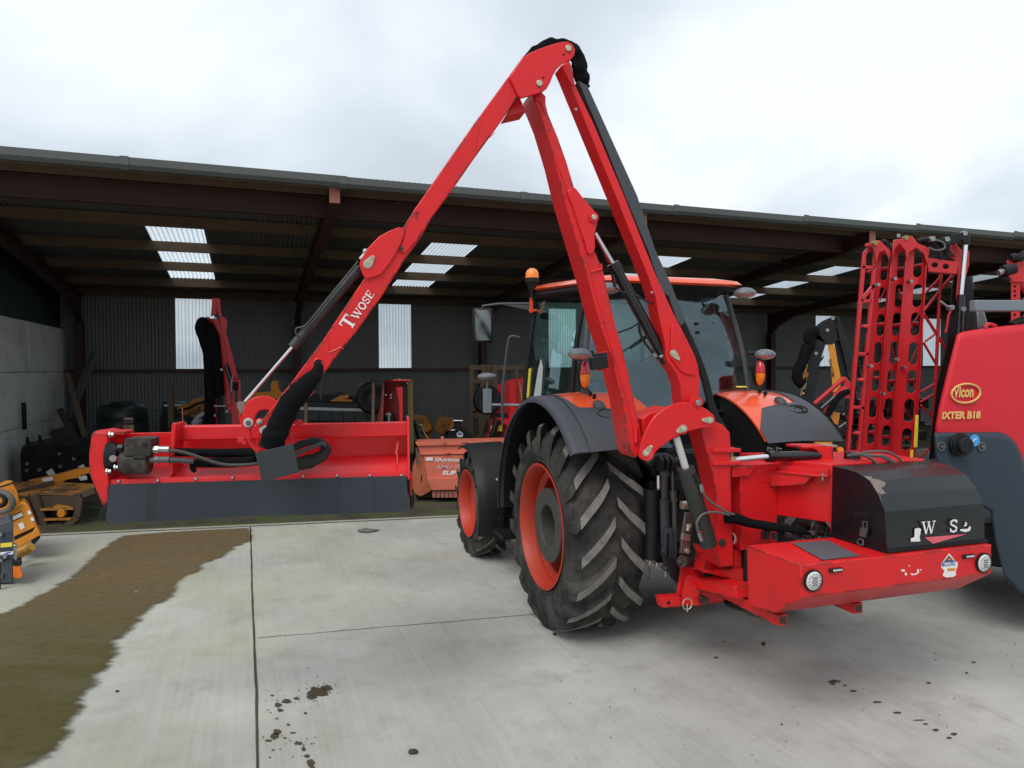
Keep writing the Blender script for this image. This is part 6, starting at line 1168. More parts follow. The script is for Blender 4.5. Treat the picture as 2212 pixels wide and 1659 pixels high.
ck = mb.build('pipework_manifold', MATS['greasy_black'], spr, bevel=.003)
for i in range(10):
    x = random.uniform(640, 1120); y = random.uniform(650, 1400); tb(spr, 'boom_hose', 'sp', [(x, y), (x + random.uniform(-25, 25), y + 60), (x + random.uniform(-35, 20), y + 150)], BY + .28, .012, BLACKP, 4)
# far wing of the boom
W2 = 5.9
facing(spr, 'far_boom_panel', 'st', [(1942, 690), (2052, 690), (2050, 1300), (1942, 1300)], W2, .05, REDS, .004, [slot(1987, 740 + 57 * i, 32, 34, 5) for i in range(9)])
facing(spr, 'far_boom_head', 'st', [(1885, 440), (1900, 420), (2040, 430), (2120, 330), (2300, 320), (2300, 700), (1925, 690), (1912, 600), (1950, 590), (1945, 500), (1900, 490)], W2 - .02, .08, REDS, .006, [slot(2150, 560, 60, 90, 6)])
tb(spr, 'far_boom_hose', 'st', [(1940, 400), (1990, 385), (2060, 400), (2080, 360), (2200, 330)], W2 - .05, .03, BLACKP, 4)
tb(spr, 'far_damper', 'st', [(1850, 560), (1980, 525)], W2 - .1, .045, BLACKP, n=14); tb(spr, 'far_damper_tip', 'st', [(1790, 578), (1850, 560)], W2 - .1, .024, STEEL, n=12); tb(spr, 'far_boom_hose', 'st', [(1910, 490), (1830, 520), (1810, 600), (1860, 650), (1930, 660)], W2 - .08, .014, BLACKP, 5)
tb(spr, 'far_truss_tube', 'st', [(2050, 700), (2180, 900)], W2 + .1, .02, REDS); tb(spr, 'far_truss_tube', 'st', [(2070, 1180), (2180, 1000)], W2 + .1, .02, REDS)
# chassis and wheels hidden low down
mb = MB(); mb.box((4.6, 6.2, .55), 1.2, 1.6, .35, away.cross(UZ), away); mb.build('chassis', BLACKM, spr, bevel=.02)
for s_ in (-1, 1):
    c_ = Vector((4.75, 6.5, .6)) + away.cross(UZ) * .8 * s_; mb = MB(); mb.lathe([(-.12, .35), (-.15, .48), (-.12, .58), (0, .6), (.12, .58), (.15, .48), (.12, .35)], c_, away.cross(UZ), 40, closed=True); wv = mb.build('sprayer_wheel', TYRE, spr); mb = MB(); mb.cyl(c_ - away.cross(UZ) * .08, c_ + away.cross(UZ) * .08, .36, n=32); mb.build('wheel_rim', REDS, wv, bevel=.01)

# ================================================================ black and yellow reach arm parked in the shed on the right
Yb = 11.4
tel = thing('hedge_cutter', 'black and yellow reach-arm hedge cutter folded up inside the shed, left of the sprayer boom', 'hedge cutter', (5.6, Yb, -.07))
facing(tel, 'elbow', 'yb', [(555, 255), (610, 215), (720, 165), (785, 168), (790, 215), (745, 260), (780, 330), (785, 400), (730, 440), (650, 455), (640, 452), (600, 420), (545, 400), (545, 300)], Yb, .25, BLACKM)
facing(tel, 'telescopic_boom', 'yb', [(548, 300), (648, 440), (630, 500), (600, 590), (628, 560), (622, 600), (590, 640), (565, 740), (555, 800), (520, 1000), (505, 1080), (385, 1080), (418, 900), (455, 690), (480, 480), (520, 360)], Yb, .22, BLACKM)
facing(tel, 'yellow_side_strip', 'yb', [(450, 650), (465, 655), (440, 760), (400, 970), (385, 970), (415, 780)], Yb - .01, .02, YEL, .002)
facing(tel, 'dipper_arm', 'yb', [(665, 458), (722, 445), (745, 500), (770, 640), (800, 780), (796, 900), (735, 948), (718, 942), (706, 800), (682, 560)], Yb + .02, .2, YEL)
tb(tel, 'hose_loop', 'yb', [(560, 320), (510, 330), (480, 370), (490, 470), (450, 495), (430, 560), (395, 660), (355, 740), (360, 810), (415, 860)], Yb - .05, .085, CLOTH, 5, 12, .2)
facing(tel, 'arm_link', 'yb', [(755, 175), (785, 185), (800, 240), (930, 600), (1005, 880), (1000, 940), (960, 935), (880, 700), (770, 330)], Yb - .03, .15, BLACKM)
facing(tel, 'arm_ram', 'yb', [(728, 430), (790, 410), (850, 640), (870, 760), (905, 830), (800, 800), (760, 560)], Yb + .05, .15, BLACKM)
for x, y in ((720, 185), (664, 308), (548, 545)): c_ = pt('yb', x, y, Yb - .02); mb = MB(); mb.cyl(c_, c_ + Vector((0, .03, 0)), .028); mb.build('pivot_pin', STEEL, tel)
xd = (pt('yb', 470, 735, Yb - .015) - pt('yb', 433, 940, Yb - .015)); yd = Vector((0, -1, 0)).cross(xd)
text('lettering', 'TELE', WHITE, pt('yb', 437, 915, Yb - .015), xd, yd, .035, tel, bold=.02, fit=.165); text('lettering', '-4RR', YEL, pt('yb', 461, 800, Yb - .015), xd, yd, .035, tel, bold=.01, fit=.10)
facing(tel, 'white_mark', 'yb', [(412, 945), (426, 943), (424, 960), (410, 962)], Yb - .012, .002, WHITE, 0)
xd = (pt('yb', 700, 610, Yb) - pt('yb', 735, 780, Yb)); yd = Vector((0, -1, 0)).cross(xd); text('lettering', 'McCONNEL', BLACKP, pt('yb', 737, 778, Yb - .002), xd, yd, .05, tel, bold=.02, fit=.30)
facing(tel, 'base_frame', 'yb', [(420, 1050), (560, 1040), (900, 1100), (1000, 1500), (400, 1600)], Yb + .3, .4, BLACKM)
Yc = 10.2
rdm = thing('red_mower_frame', 'red linkage frame with black rams standing between the tractor fender and sprayer boom', 'mower', (5.2, Yc, -.07))
tb(rdm, 'frame_tube', 'yb', [(530, 1062), (830, 800)], Yc, .032, REDS, n=10); tb(rdm, 'frame_tube', 'yb', [(640, 1160), (745, 965), (860, 900)], Yc, .035, REDS, n=10)
facing(rdm, 'frame_plate', 'yb', [(808, 795), (845, 780), (905, 850), (900, 1010), (895, 1120), (865, 1200), (850, 1120), (830, 960), (775, 930), (770, 900), (830, 880), (835, 820)], Yc, .12, REDS)
tb(rdm, 'ram', 'yb', [(600, 1110), (735, 990)], Yc - .1, .032, CYLB, n=12); tb(rdm, 'ram', 'yb', [(780, 1310), (990, 1160)], Yc - .1, .035, CYLB, n=12); tb(rdm, 'ram', 'yb', [(820, 1180), (1030, 990)], Yc - .1, .03, CYLB, n=12); tb(rdm, 'black_hose', 'yb', [(660, 1180), (760, 1020), (830, 950), (900, 935)], Yc - .12, .045, CLOTH, 4, 10, .2)
facing(rdm, 'yellow_guard', 'yb', [(688, 1190), (725, 1145), (792, 1160), (785, 1210), (770, 1285), (735, 1260)], Yc - .05, .2, YEL)
facing(rdm, 'yellow_frame', 'yb', [(480, 1428), (712, 1430), (712, 1492), (585, 1490), (545, 1470)], Yc - .2, .25, YEL)
facing(rdm, 'frame_leg', 'yb', [(860, 1100), (905, 1100), (900, 1560), (850, 1560)], Yc, .12, REDS)
c_ = pt('yb', 800, 1532, Yc - .3); mb = MB(); mb.cyl(c_, c_ + Vector((0, .05, 0)), .042, n=20); mb.build('orange_reflector', AMBER, rdm)
facing(rdm, 'reflector_bracket', 'yb', [(740, 1490), (830, 1460), (840, 1600), (730, 1600)], Yc - .2, .2, BLACKM)
random.seed(21); mb = MB()
for i in range(30): q = pt('yb', random.uniform(730, 1010), random.uniform(1170, 1560), Yc + .1); mb.box(q, random.uniform(.03, .12), .06, random.uniform(.03, .1), XW)
mb.build('hydraulic_block', MATS['greasy_black'], rdm, bevel=.003)
facing(rdm, 'data_plate', 'yb', [(775, 928), (800, 925), (798, 940), (773, 942)], Yc - .005, .003, WHITE, 0)
# ================================================================ machines and goods inside and in front of the shed, left half
Yr = 12.2
rh = thing('hedge_cutter', 'red reach-arm hedge cutter with fat black hoses standing in front of the leftmost bright window', 'hedge cutter', (-4.9, Yr, -.07))
facing(rh, 'tip_link', 'rh', [(1142, 236), (1222, 238), (1228, 262), (1245, 425), (1215, 425), (1185, 330), (1190, 400), (1130, 420), (1140, 300)], Yr, .1, REDS)
facing(rh, 'dipper_arm', 'rh', [(1180, 300), (1222, 262), (1245, 425), (1290, 440), (1300, 480), (1298, 540), (1285, 575), (1345, 790), (1412, 1062), (1362, 1070), (1310, 900), (1260, 640), (1215, 425)], Yr - .08, .1, REDS)
facing(rh, 'main_boom', 'rh', [(1085, 425), (1105, 440), (1215, 450), (1245, 560), (1312, 900), (1240, 905), (1205, 750), (1168, 600), (1110, 525)], Yr + .02, .14, REDS)
facing(rh, 'lower_link', 'rh', [(1240, 900), (1275, 905), (1315, 1100), (1348, 1330), (1292, 1338), (1262, 1100)], Yr + .02, .1, REDS)
facing(rh, 'slewing_post', 'rh', [(1350, 1068), (1432, 1068), (1436, 1330), (1434, 1540), (1345, 1540), (1345, 1410), (1300, 1410), (1292, 1335), (1350, 1330)], Yr - .05, .2, REDS, .006, [[(1372, 1100), (1408, 1100), (1411, 1300), (1368, 1300)]])
for i, y in enumerate((1110, 1150)): tb(rh, 'valve_body', 'rh', [(1350, y), (1405, y)], Yr - .02, .045, BLACKM, n=12)
tb(rh, 'boom_ram', 'rh', [(1290, 930), (1335, 1090)], Yr - .03, .035, CYLB, n=12); tb(rh, 'grease_pipe', 'rh', [(1355, 1020), (1345, 1080), (1340, 1190)], Yr - .15, .012, STEEL)
tb(rh, 'fat_hose', 'rh', [(1095, 480), (1040, 480), (1025, 560), (1065, 680), (1105, 850), (1115, 1100), (1118, 1350), (1118, 1800)], Yr - .1, [.07, .085, .085, .075, .08, .085, .085, .09], CLOTH, 5, 14, .15)
tb(rh, 'fat_hose', 'rh', [(1100, 500), (1150, 640), (1180, 850), (1205, 1050), (1225, 1240)], Yr - .02, [.08, .1, .1, .09, .08], CLOTH, 5, 14, .15)
facing(rh, 'black_panel', 'rh', [(1190, 1240), (1260, 1245), (1275, 1540), (1200, 1540)], Yr, .2, BLACKP)
for x in (1178, ): facing(rh, 'stand_leg', 'rh', [(x - 10, 1200), (x + 12, 1205), (x + 25, 1600), (x - 8, 1600)], Yr, .1, REDS)
facing(rh, 'stand_leg', 'rh', [(1345, 1530), (1434, 1530), (1430, 1990), (1350, 1990)], Yr, .2, REDS); tb(rh, 'cross_bar', 'rh', [(1165, 1338), (1285, 1338)], Yr - .15, .015, ZINC)
for x, y in ((1098, 437), (1187, 440), (1300, 1393), (1175, 1432), (1245, 965)): c_ = pt('rh', x, y, Yr - .1); mb = MB(); mb.cyl(c_ - Vector((0, .02, 0)), c_ + Vector((0, .03, 0)), .022, n=10); mb.build('pivot_pin', STEEL, rh)

# green oil tank
to = AY(264, 900, 14.2); R0 = .47; ot = thing('oil_tank', 'round dark green plastic oil tank with two small stickers against the shed back wall', 'oil tank', (to.x, 14.2, -.07))
mb = MB(); mb.lathe([(0, .40), (.04, R0 - .02), (.12, R0), (.45, R0 + .01), (.50, R0 - .015), (.55, R0 + .01), (1.0, R0), (1.05, R0 - .02), (1.10, R0), (1.28, R0 - .02), (1.38, R0 - .09), (1.40, .22), (1.44, .2), (1.45, 0)], (to.x, 14.2, -.07), UZ, 40); mb.build('tank_shell', OILT, ot, sharp=50)
def otsk(name, x0, y0, x1, y1, m):
    mb = MB(); mb.plate([[pt('rh', x, y, 13.73) for x, y in ((x0, y0), (x1, y0), (x1, y1), (x0, y1))]], Vector((0, .03, 0))); return mb.build(name, m, ot)
otsk('white_sticker', 245, 1455, 332, 1510, mat('dull_white', (.45, .45, .45), .6)); otsk('red_sticker', 250, 1480, 330, 1505, mat('dull_red', (.30, .06, .06), .6)).location.y -= .004
otsk('hazard_sticker', 240, 1530, 340, 1582, MATS['dull_white']); otsk('red_sticker', 208, 1530, 241, 1582, mat('crimson_print', (.35, .02, .06), .6)); o_ = otsk('yellow_sticker', 312, 1532, 338, 1565, YELL); o_.location.y -= .004
c_ = pt('rh', 277, 1552, 13.725); mb = MB(); mb.box(c_, .05, .004, .05, XW + UZ, None, UZ - XW); mb.build('hazard_diamond', AMBER, ot)

# black mower and yellow mower behind the green tank
bm1 = thing('flail_mower', 'low black flail mower with a white stripe beside the green oil tank', 'mower', (-5.9, 13.4, -.07)); facing(bm1, 'body', 'rh', [(640, 1295), (900, 1305), (900, 1900), (620, 1900), (612, 1480), (630, 1400)], 13.4, .5, BLACKM); facing(bm1, 'white_stripe', 'rh', [(652, 1320), (885, 1312), (880, 1335), (655, 1345)], 13.38, .02, MATS['dull_white'], 0); tb(bm1, 'end_shaft', 'rh', [(575, 1380), (640, 1365)], 13.4, .03, GREYM)
ym1 = thing('yellow_mower', 'rusty yellow mower deck lying behind the red hedge cutter base', 'mower', (-5.1, 12.9, -.07)); facing(ym1, 'deck', 'rh', [(780, 1362), (850, 1330), (905, 1325), (950, 1272), (1020, 1258), (1088, 1243), (1092, 1442), (940, 1458), (860, 1430), (800, 1400)], 12.9, .4, YELR, .01)
facing(ym1, 'black_base', 'rh', [(800, 1430), (1100, 1430), (1100, 1900), (780, 1900)], 12.95, .4, BLACKM); tb(ym1, 'deck_rib', 'rh', [(800, 1380), (900, 1360), (990, 1310), (1080, 1290)], 12.86, .02, BLACKM)
mb = MB(); P_ = [pt('rh', x, y, 12.6) for x, y in [(925, 1505), (960, 1460), (985, 1430), (1060, 1388), (1075, 1400), (1060, 1440), (1005, 1465), (1015, 1500), (1000, 1530), (930, 1530)]]; c_ = sum(P_, Vector()) / 10
mb.plate([P_], Vector((0, .15, 0))); o = mb.build('plastic_bag', mat('clear_plastic', (.40, .42, .50), .25, coat=.6, var=.35, scale=25, bump=.8, bscale=25), None, bevel=.02); tag(o, 'crumpled clear plastic bag beside the red hedge cutter hoses', 'bag'); o.location.z += 0
facing(None, 'battery_box', 'rh', [(740, 1508), (885, 1508), (884, 1560), (740, 1560)], 12.0, .2, MATS['worn_cream'], .01); tag(bpy.data.objects['battery_box'], 'small cream box on top of the bench just behind the flail head', 'box')
facing(None, 'work_bench', 'rh', [(700, 1562), (920, 1562), (920, 1900), (700, 1900)], 12.0, .3, BLACKM, .005); tag(bpy.data.objects['work_bench'], 'black bench or crate under the small cream box', 'bench')
facing(None, 'handheld_tool', 'rh', [(755, 1490), (800, 1470), (870, 1475), (880, 1500), (790, 1505)], 11.95, .1, BLACKM, .004); tag(bpy.data.objects['handheld_tool'], 'black tool with a thin aerial lying on the small cream box', 'tool')
b_ = tb(bpy.data.objects['handheld_tool'], 'aerial', 'rh', [(845, 1490), (838, 1350)], 11.95, .009, mat('aerial_orange', (.5, .25, .2), .5))

# black flail mower with light stripe in the middle, plus parts on it
bm2 = thing('flail_mower', 'wide black flail mower with a silver stripe and rubber flaps, behind the red flail head', 'mower', (-3.0, 12.9, -.07))
facing(bm2, 'hood', 'rm', [(245, 475), (925, 490), (960, 550), (130, 540)], 12.95, .5, BLACKM, .01); facing(bm2, 'silver_stripe', 'rm', [(135, 536), (955, 556), (955, 592), (128, 572)], 12.9, .05, mat('scuffed_silver', (.42, .42, .42), .5, var=.3, scale=20), .003)
for i in range(6): x0 = 105 + 142 * i; facing(bm2, 'rubber_flap', 'rm', [(x0, 574 + 3 * i), (x0 + 139, 577 + 3 * i), (x0 + 136, 700 + 3 * i), (x0 + 3, 697 + 3 * i)], 12.92, .02, RUBDARK, .003)
facing(bm2, 'rotor_housing', 'rm', [(90, 690), (950, 710), (950, 1500), (90, 1500)], 13.0, .5, BLACKP); facing(bm2, 'end_cap', 'rm', [(955, 590), (1010, 600), (1070, 560), (1075, 640), (1000, 730), (955, 735)], 12.95, .3, BLACKM)
ym2 = thing('yellow_linkage', 'yellow headstock linkage standing behind the silver striped black mower', 'mower', (-3.2, 13.7, -.07))
facing(ym2, 'frame', 'rm', [(515, 462), (570, 435), (640, 400), (735, 392), (740, 430), (690, 440), (782, 452), (782, 482), (540, 482)], 13.7, .3, YEL, .01); facing(ym2, 'black_frame', 'rm', [(250, 385), (560, 395), (620, 360), (690, 362), (700, 400), (900, 420), (900, 480), (250, 480)], 13.9, .3, BLACKM); facing(ym2, 'yellow_bracket', 'md', [(300, 740), (340, 712), (430, 705), (425, 660), (440, 640), (470, 640), (475, 690), (500, 715), (490, 745), (300, 760)], 13.8, .3, YEL, .01)
facing(ym2, 'base', 'rm', [(0, 480), (900, 485), (900, 1300), (0, 1300)], 14.0, .3, BLACKM)
tb(ym2, 'grey_prop', 'rm', [(385, 290), (408, 455)], 13.6, .022, GREYM, n=6)
# stakes standing in front of it
for x0, x1, y0, y1, Ys, lab in ((1040, 1028, 245, 770, 11.9, 'tall thin pale timber post left of the upright red mower'), (225, 222, 490, 770, 11.9, 'thin pale timber post in front of the silver striped mower, beside the hose sleeve'), (872, 868, 260, 490, 13.2, 'short grey post behind the black mower, left one of the pair'), (912, 915, 245, 495, 13.2, 'short grey post directly left of the small black wheel')):
    mb = MB(); mb.bar(pt('rm', x0, y0, Ys), pt('rm', x1, y1 + 300, Ys), .05, .04, XW); tag(mb.build('timber_post', WOOD if Ys < 12 else GREYM, None, bevel=.004), lab, 'post')
sw = thing('small_wheel', 'small black wheel standing behind the tall pale timber post', 'wheel', (pt('rm', 1018, 425, 12.8).x, 12.8, 0)); c_ = pt('rm', 1018, 425, 12.8)
mb = MB(); mb.lathe([(-.06, .10), (-.09, .16), (-.08, .25), (0, .285), (.08, .25), (.09, .16), (.06, .10)], c_, Vector((.25, -1, 0)), 32, closed=True); mb.build('tyre', BLACKP, sw); mb = MB(); mb.cyl(c_ - Vector((0, .05, 0)), c_ + Vector((0, .05, 0)), .11, n=20); mb.cyl(c_ - Vector((0, .08, 0)), c_, .02); mb.build('hub', BLACKM, sw); mb = MB(); mb.bar(c_ + Vector((.1, .1, 0)), Vector((c_.x + .1, c_.y + .1, -.07)), .08, .08); mb.build('wheel_stand', BLACKM, sw)

# upright red mower with chain curtain
um = thing('folding_mower', 'red mower wing folded upright with a brass chain curtain at its right edge', 'mower', (-1.8, 11.7, -.07)); Yu = 11.7
facing(um, 'deck', 'rm', [(1150, 222), (1395, 215), (1398, 2000), (1080, 2000), (1085, 700), (1120, 500)], Yu + .5, .1, REDS, .01)
facing(um, 'rib', 'rm', [(1310, 300), (1392, 290), (1394, 2000), (1345, 2000), (1350, 700), (1345, 520), (1325, 380)], Yu, .12, RED, .01); facing(um, 'edge_strip', 'rm', [(1150, 235), (1168, 235), (1108, 2000), (1082, 2000)], Yu, .55, mat('dull_brown_edge', (.16, .07, .05), .6), .004)
facing(um, 'deck_lip', 'rm', [(1155, 205), (1490, 212), (1490, 226), (1155, 226)], Yu - .1, .75, RED, .004); facing(um, 'top_bar', 'rm', [(1012, 178), (1085, 162), (1250, 155), (1300, 188), (1250, 215), (1130, 230), (1012, 226)], Yu - .12, .2, BLACKM, .01)
facing(um, 'rubber_side', 'rm', [(1396, 222), (1470, 226), (1470, 2000), (1396, 2000)], Yu + .02, .5, BLACKP, .004); facing(um, 'rotor_hub', 'rm', [(1165, 640), (1250, 610), (1290, 640), (1290, 740), (1170, 740)], Yu + .25, .3, BLACKM, .02); tb(um, 'rotor_shaft', 'rm', [(1225, 600), (1228, 760)], Yu, .02, STEEL)
for x, y in ((1357, 203), (1447, 250), (1445, 648), (1200, 625), (1245, 628), (1190, 390), (1250, 390), (1250, 425)): c_ = pt('rm', x, y, Yu - .02); mb = MB(); mb.cyl(c_ - Vector((0, .02, 0)), c_ + Vector((0, .02, 0)), .014, n=8); mb.build('bolt', STEEL, um)
for j in range(4):
    mb = MB(); n = 46
    for i in range(n):
        y0 = 226 + (1085 - 226) * i / n; lean_ = 22 * i / n; c_ = pt('rm', 1462 + 11 * j + lean_ * .8, y0 + 8, Yu - .06 + .012 * (j % 2)); t_ = Vector((0, 1, 0)) if i % 2 else Vector((.7, .7, 0))
        X_ = Vector((1, .2, 0)).normalized() if i % 2 else Vector((.5, -.8, 0)).normalized(); mb.tube([c_ + X_ * .016 * math.cos(a) + UZ * .028 * math.sin(a) for a in [2 * math.pi * q / 8 for q in range(9)]], .0045, 4)
    mb.build('chain', GOLDCH, um)

# crates
def crate(name, label, k, x0, y0, x1, y1, Y, nb, cols, depth=.9, grp=None):
    A = pt(k, x0, y1, Y); B = pt(k, x1, y0, Y); w_ = B.x - A.x; h_ = B.z - A.z; t = thing(name, label, 'crate', (A.x + w_ / 2, Y + depth / 2, A.z))
    if grp: t['group'] = grp
    for i in range(nb):
        z_ = A.z + .06 + (h_ - .12) * i / (nb - 1)
        for yy in (0, depth): mb = MB(); mb.box((A.x + w_ / 2, Y + yy, z_), w_, .025, .10, XW); mb.build('slat', WOOD, t, bevel=.003)
        for xx in (A.x, B.x): mb = MB(); mb.box((xx, Y + depth / 2, z_), .025, depth - .03, .10, XW); mb.build('slat', WOOD, t, bevel=.003)
    for c in cols:
        for yy in (-.03, depth + .03): mb = MB(); mb.box((A.x + w_ * c, Y + yy, A.z + h_ / 2), .09, .03, h_, XW); mb.build('upright', WOOD, t, bevel=.003)
    mb = MB(); mb.bar((A.x + .05, Y - .055, A.z + .1), (A.x + w_ - .1, Y - .055, A.z + h_ * .92), .08, .02, XW); mb.build('brace', WOOD, t, bevel=.003)
crate('wooden_crate', 'tall open slatted wooden crate against the back wall, left of the cab mirror', 'ag', 730, 150, 955, 620, 15.2, 4, (.02, .55, .78, .99), grp='slatted wooden crates'); crate('wooden_crate', 'slatted wooden crate underneath the tall open one, nearest the ground', 'ag', 725, 640, 925, 1110, 15.2, 3, (.02, .5, .95), grp='slatted wooden crates'); crate('wooden_crate', 'wide pale slatted crate partly hidden behind the tractor cab', 'ag', 965, 150, 1420, 620, 15.0, 3, (.03, .5, .99), grp='slatted wooden crates'); crate('wooden_crate', 'lower pale crate hidden mostly behind the red mower, below the wide crate', 'ag', 965, 640, 1420, 1110, 15.0, 3, (.03, .5, .99), grp='slatted wooden crates')

# yellow hoppers
for pts, lab in (([(140, 672), (245, 680), (270, 690), (322, 755), (325, 815), (285, 842), (240, 850), (140, 800)], 'yellow hopper with a dark lid just right of the chain curtain'), ([(405, 690), (545, 708), (552, 800), (520, 830), (480, 830), (440, 880), (330, 812), (360, 750)], 'rusty yellow hopper lying between the first hopper and the black A-frame')):
    A = pt('ag', pts[0][0], 800, 13.9); t = thing('hopper', lab, 'hopper', (A.x + .3, 14, -.07), 'yellow hoppers'); facing(t, 'body', 'ag', pts, 13.9, .5, YELR, .02)
    facing(t, 'panel', 'ag', [(pts[2][0] - 30, pts[2][1] + 15), (pts[3][0] - 5, pts[3][1] + 5), (pts[4][0] - 6, pts[4][1] - 5), (pts[5][0] - 8, pts[5][1] - 6), (pts[6][0] - 4, pts[6][1] - 10)] if pts[0][0] < 200 else [(530, 720), (545, 720), (545, 800), (515, 825), (480, 822)], 13.88, .03, YEL, .003)
    facing(t, 'support_frame', 'ag', [(pts[0][0] + 60, 820), (pts[3][0], 840), (pts[3][0] + 20, 1150), (pts[0][0] + 40, 1150)], 14.0, .3, YELR if pts[0][0] < 200 else BLACKM, .01)
af = thing('headstock', 'black A-shaped headstock with a small white diamond sticker behind the orange mulcher', 'headstock', (-.9, 12.4, -.07)); facing(af, 'frame', 'ag', [(548, 718), (636, 718), (628, 745), (628, 785), (800, 915), (820, 1300), (420, 1300), (440, 940), (530, 810), (560, 780)], 12.4, .25, BLACKM, .01)
tb(af, 'top_pin', 'ag', [(545, 722), (640, 724)], 12.36, .018, STEEL); tb(af, 'side_pin', 'ag', [(522, 820), (560, 818)], 12.36, .015, STEEL)
facing(af, 'dealer_sticker', 'ag', [(608, 828), (642, 850), (644, 868), (636, 888), (590, 888), (578, 868), (578, 850)], 12.38, .004, WHITE, 0); facing(af, 'sticker_print', 'ag', [(608, 836), (636, 853), (632, 866), (586, 866), (586, 853)], 12.37, .004, mat('steel_blue_print', (.12, .2, .35), .5), 0)
# small black ram and hoses to the right of the chain
ram_ = thing('linkage_ram', 'black hydraulic ram leaning between the chain curtain and the yellow hopper', 'ram', (pt('ag', 180, 800, 12.0).x, 12.0, -.07)); tb(ram_, 'barrel', 'ag', [(150, 715), (215, 935)], 12.0, .05, CYLB, n=14); tb(ram_, 'hose', 'ag', [(200, 765), (225, 765), (240, 830), (290, 910)], 11.95, .01, STEEL, 4); facing(ram_, 'bracket', 'ag', [(135, 690), (165, 700), (160, 725), (130, 720)], 12.0, .1, REDS); facing(ram_, 'base', 'ag', [(130, 930), (270, 930), (270, 1250), (130, 1250)], 12.1, .2, BLACKM)
# red mower by the crates
rm2 = thing('folding_mower', 'red mower standing upright behind the tractor front wheel, with a small black wheel', 'mower', (.1, 12.6, -.07)); Yq = 12.6
facing(rm2, 'deck', 'ag', [(985, 360), (1130, 300), (1145, 290), (1280, 288), (1330, 300), (1330, 1300), (880, 1300), (880, 900), (935, 640), (945, 460), (1000, 395)], Yq + .2, .3, REDS, .01); facing(rm2, 'rib', 'ag', [(1110, 330), (1190, 320), (1180, 640), (1140, 900), (1100, 900), (1110, 600)], Yq + .1, .1, RED, .01)
facing(rm2, 'top_bar', 'ag', [(735, 420), (880, 405), (980, 400), (985, 425), (980, 445), (740, 440)], Yq, .2, BLACKM, .008); c_ = pt('ag', 890, 510, Yq); mb = MB(); mb.lathe([(-.06, .10), (-.09, .16), (-.08, .23), (0, .26), (.08, .23), (.09, .16), (.06, .10)], c_, Vector((.2, -1, 0)), 30, closed=True); mb.cyl(c_ - Vector((0, .04, 0)), c_ + Vector((0, .04, 0)), .11); mb.build('small_wheel', BLACKP, rm2)
facing(rm2, 'black_guard', 'ag', [(925, 650), (1090, 645), (1100, 695), (925, 690)], Yq + .1, .1, BLACKP, .005); facing(rm2, 'red_bracket', 'ag', [(960, 690), (1100, 700), (1135, 800), (1010, 720)], Yq + .05, .1, RED, .005); tb(rm2, 'ram', 'ag', [(935, 910), (995, 705)], Yq, .055, CYLB, n=12); facing(rm2, 'yellow_sticker', 'ag', [(925, 775), (1045, 765), (1040, 830), (930, 825)], Yq + .09, .01, YELL, 0); facing(rm2, 'black_panel', 'ag', [(1000, 830), (1050, 830), (1050, 900), (1000, 900)], Yq + .1, .02, BLACKP, 0); tb(rm2, 'hose', 'ag', [(905, 770), (900, 830), (930, 870), (945, 920)], Yq - .05, .012, BLACKP, 4)
tb(rm2, 'chain', 'ag', [(1215, 330), (1245, 520)], Yq + .05, .02, GOLDCH, 0, 6, .5)
c_ = pt('ag', 923, 495, Yq - .1); mb = MB(); mb.ellips(c_, .03, .03, .03); mb.build('wheel_nut', STEEL, rm2)

# orange mulcher with lettering
Ya = 11.0; ag = thing('mulcher', 'faded orange flail mulcher with white lettering on the ground behind the front wheel', 'mulcher', (-.6, Ya, -.07))
fr = lambda n, p, y, th, m=SALMON, b=.006: facing(ag, n, 'ag', p, y, th, m, b)
fr('top_rail', [(155, 945), (420, 938), (1300, 922), (1300, 955), (175, 978)], Ya, .5); fr('upper_panel', [(178, 978), (1300, 955), (1300, 1035), (205, 1062)], Ya + .04, .4); fr('edge_rail', [(205, 1055), (1300, 1030), (1300, 1048), (220, 1074)], Ya - .02, .3)
fr('main_panel', [(240, 1078), (1300, 1050), (1300, 1300), (275, 1312)], Ya, .5); fr('lower_panel', [(275, 1312), (1300, 1300), (1300, 1410), (320, 1430)], Ya - .08, .5)
fr('end_plate', [(185, 1062), (240, 1075), (278, 1312), (314, 1335), (320, 1438), (215, 1495), (150, 1465), (130, 1410), (128, 1200)], Ya + .02, .4, mat('end_plate_orange', (.42, .11, .05), .55, var=.15, dirt=(.08, .04, .03), damt=.4)); fr('latch', [(415, 885), (440, 882), (455, 940), (445, 975), (430, 960)], Ya - .05, .03); fr('latch', [(455, 1035), (515, 1035), (480, 1070)], Ya - .05, .04); fr('handle_slot', [(625, 944), (695, 942), (693, 952), (628, 953)], Ya - .01, .01, MATS['dull_brown_edge'], 0); fr('plate_slot', [(212, 1275), (222, 1275), (220, 1350), (212, 1350)], Ya + .01, .01, BLACKP, 0)
for i in range(12): x0 = 328 + 43 * i; fr('swinging_flap', [(x0, 1432), (x0 + 39, 1431), (x0 + 37, 1506), (x0 + 3, 1508)], Ya - .04, .02, mat('flap_orange', (.36, .12, .09), .7, var=.25) if i == 0 else MATS['flap_orange'], .002)
mb = MB(); mb.cyl(pt('ag', 170, 1445, Ya + .25), pt('ag', 1200, 1445, Ya + .25), .11, n=24); mb.build('rear_roller', RUSTM, ag); tb(ag, 'prop_rod', 'ag', [(170, 1000), (172, 1170)], Ya - .05, .015, GREYM)
fr('paper_label', [(262, 1098), (334, 1095), (336, 1128), (266, 1132)], Ya - .012, .004, WHITE, 0)
text('brand_lettering', 'Agrimaster', WHITE, pt('ag', 384, 1152, Ya - .006), XW, UZ, .080, ag, bold=.02, fit=.49, ext=.004)
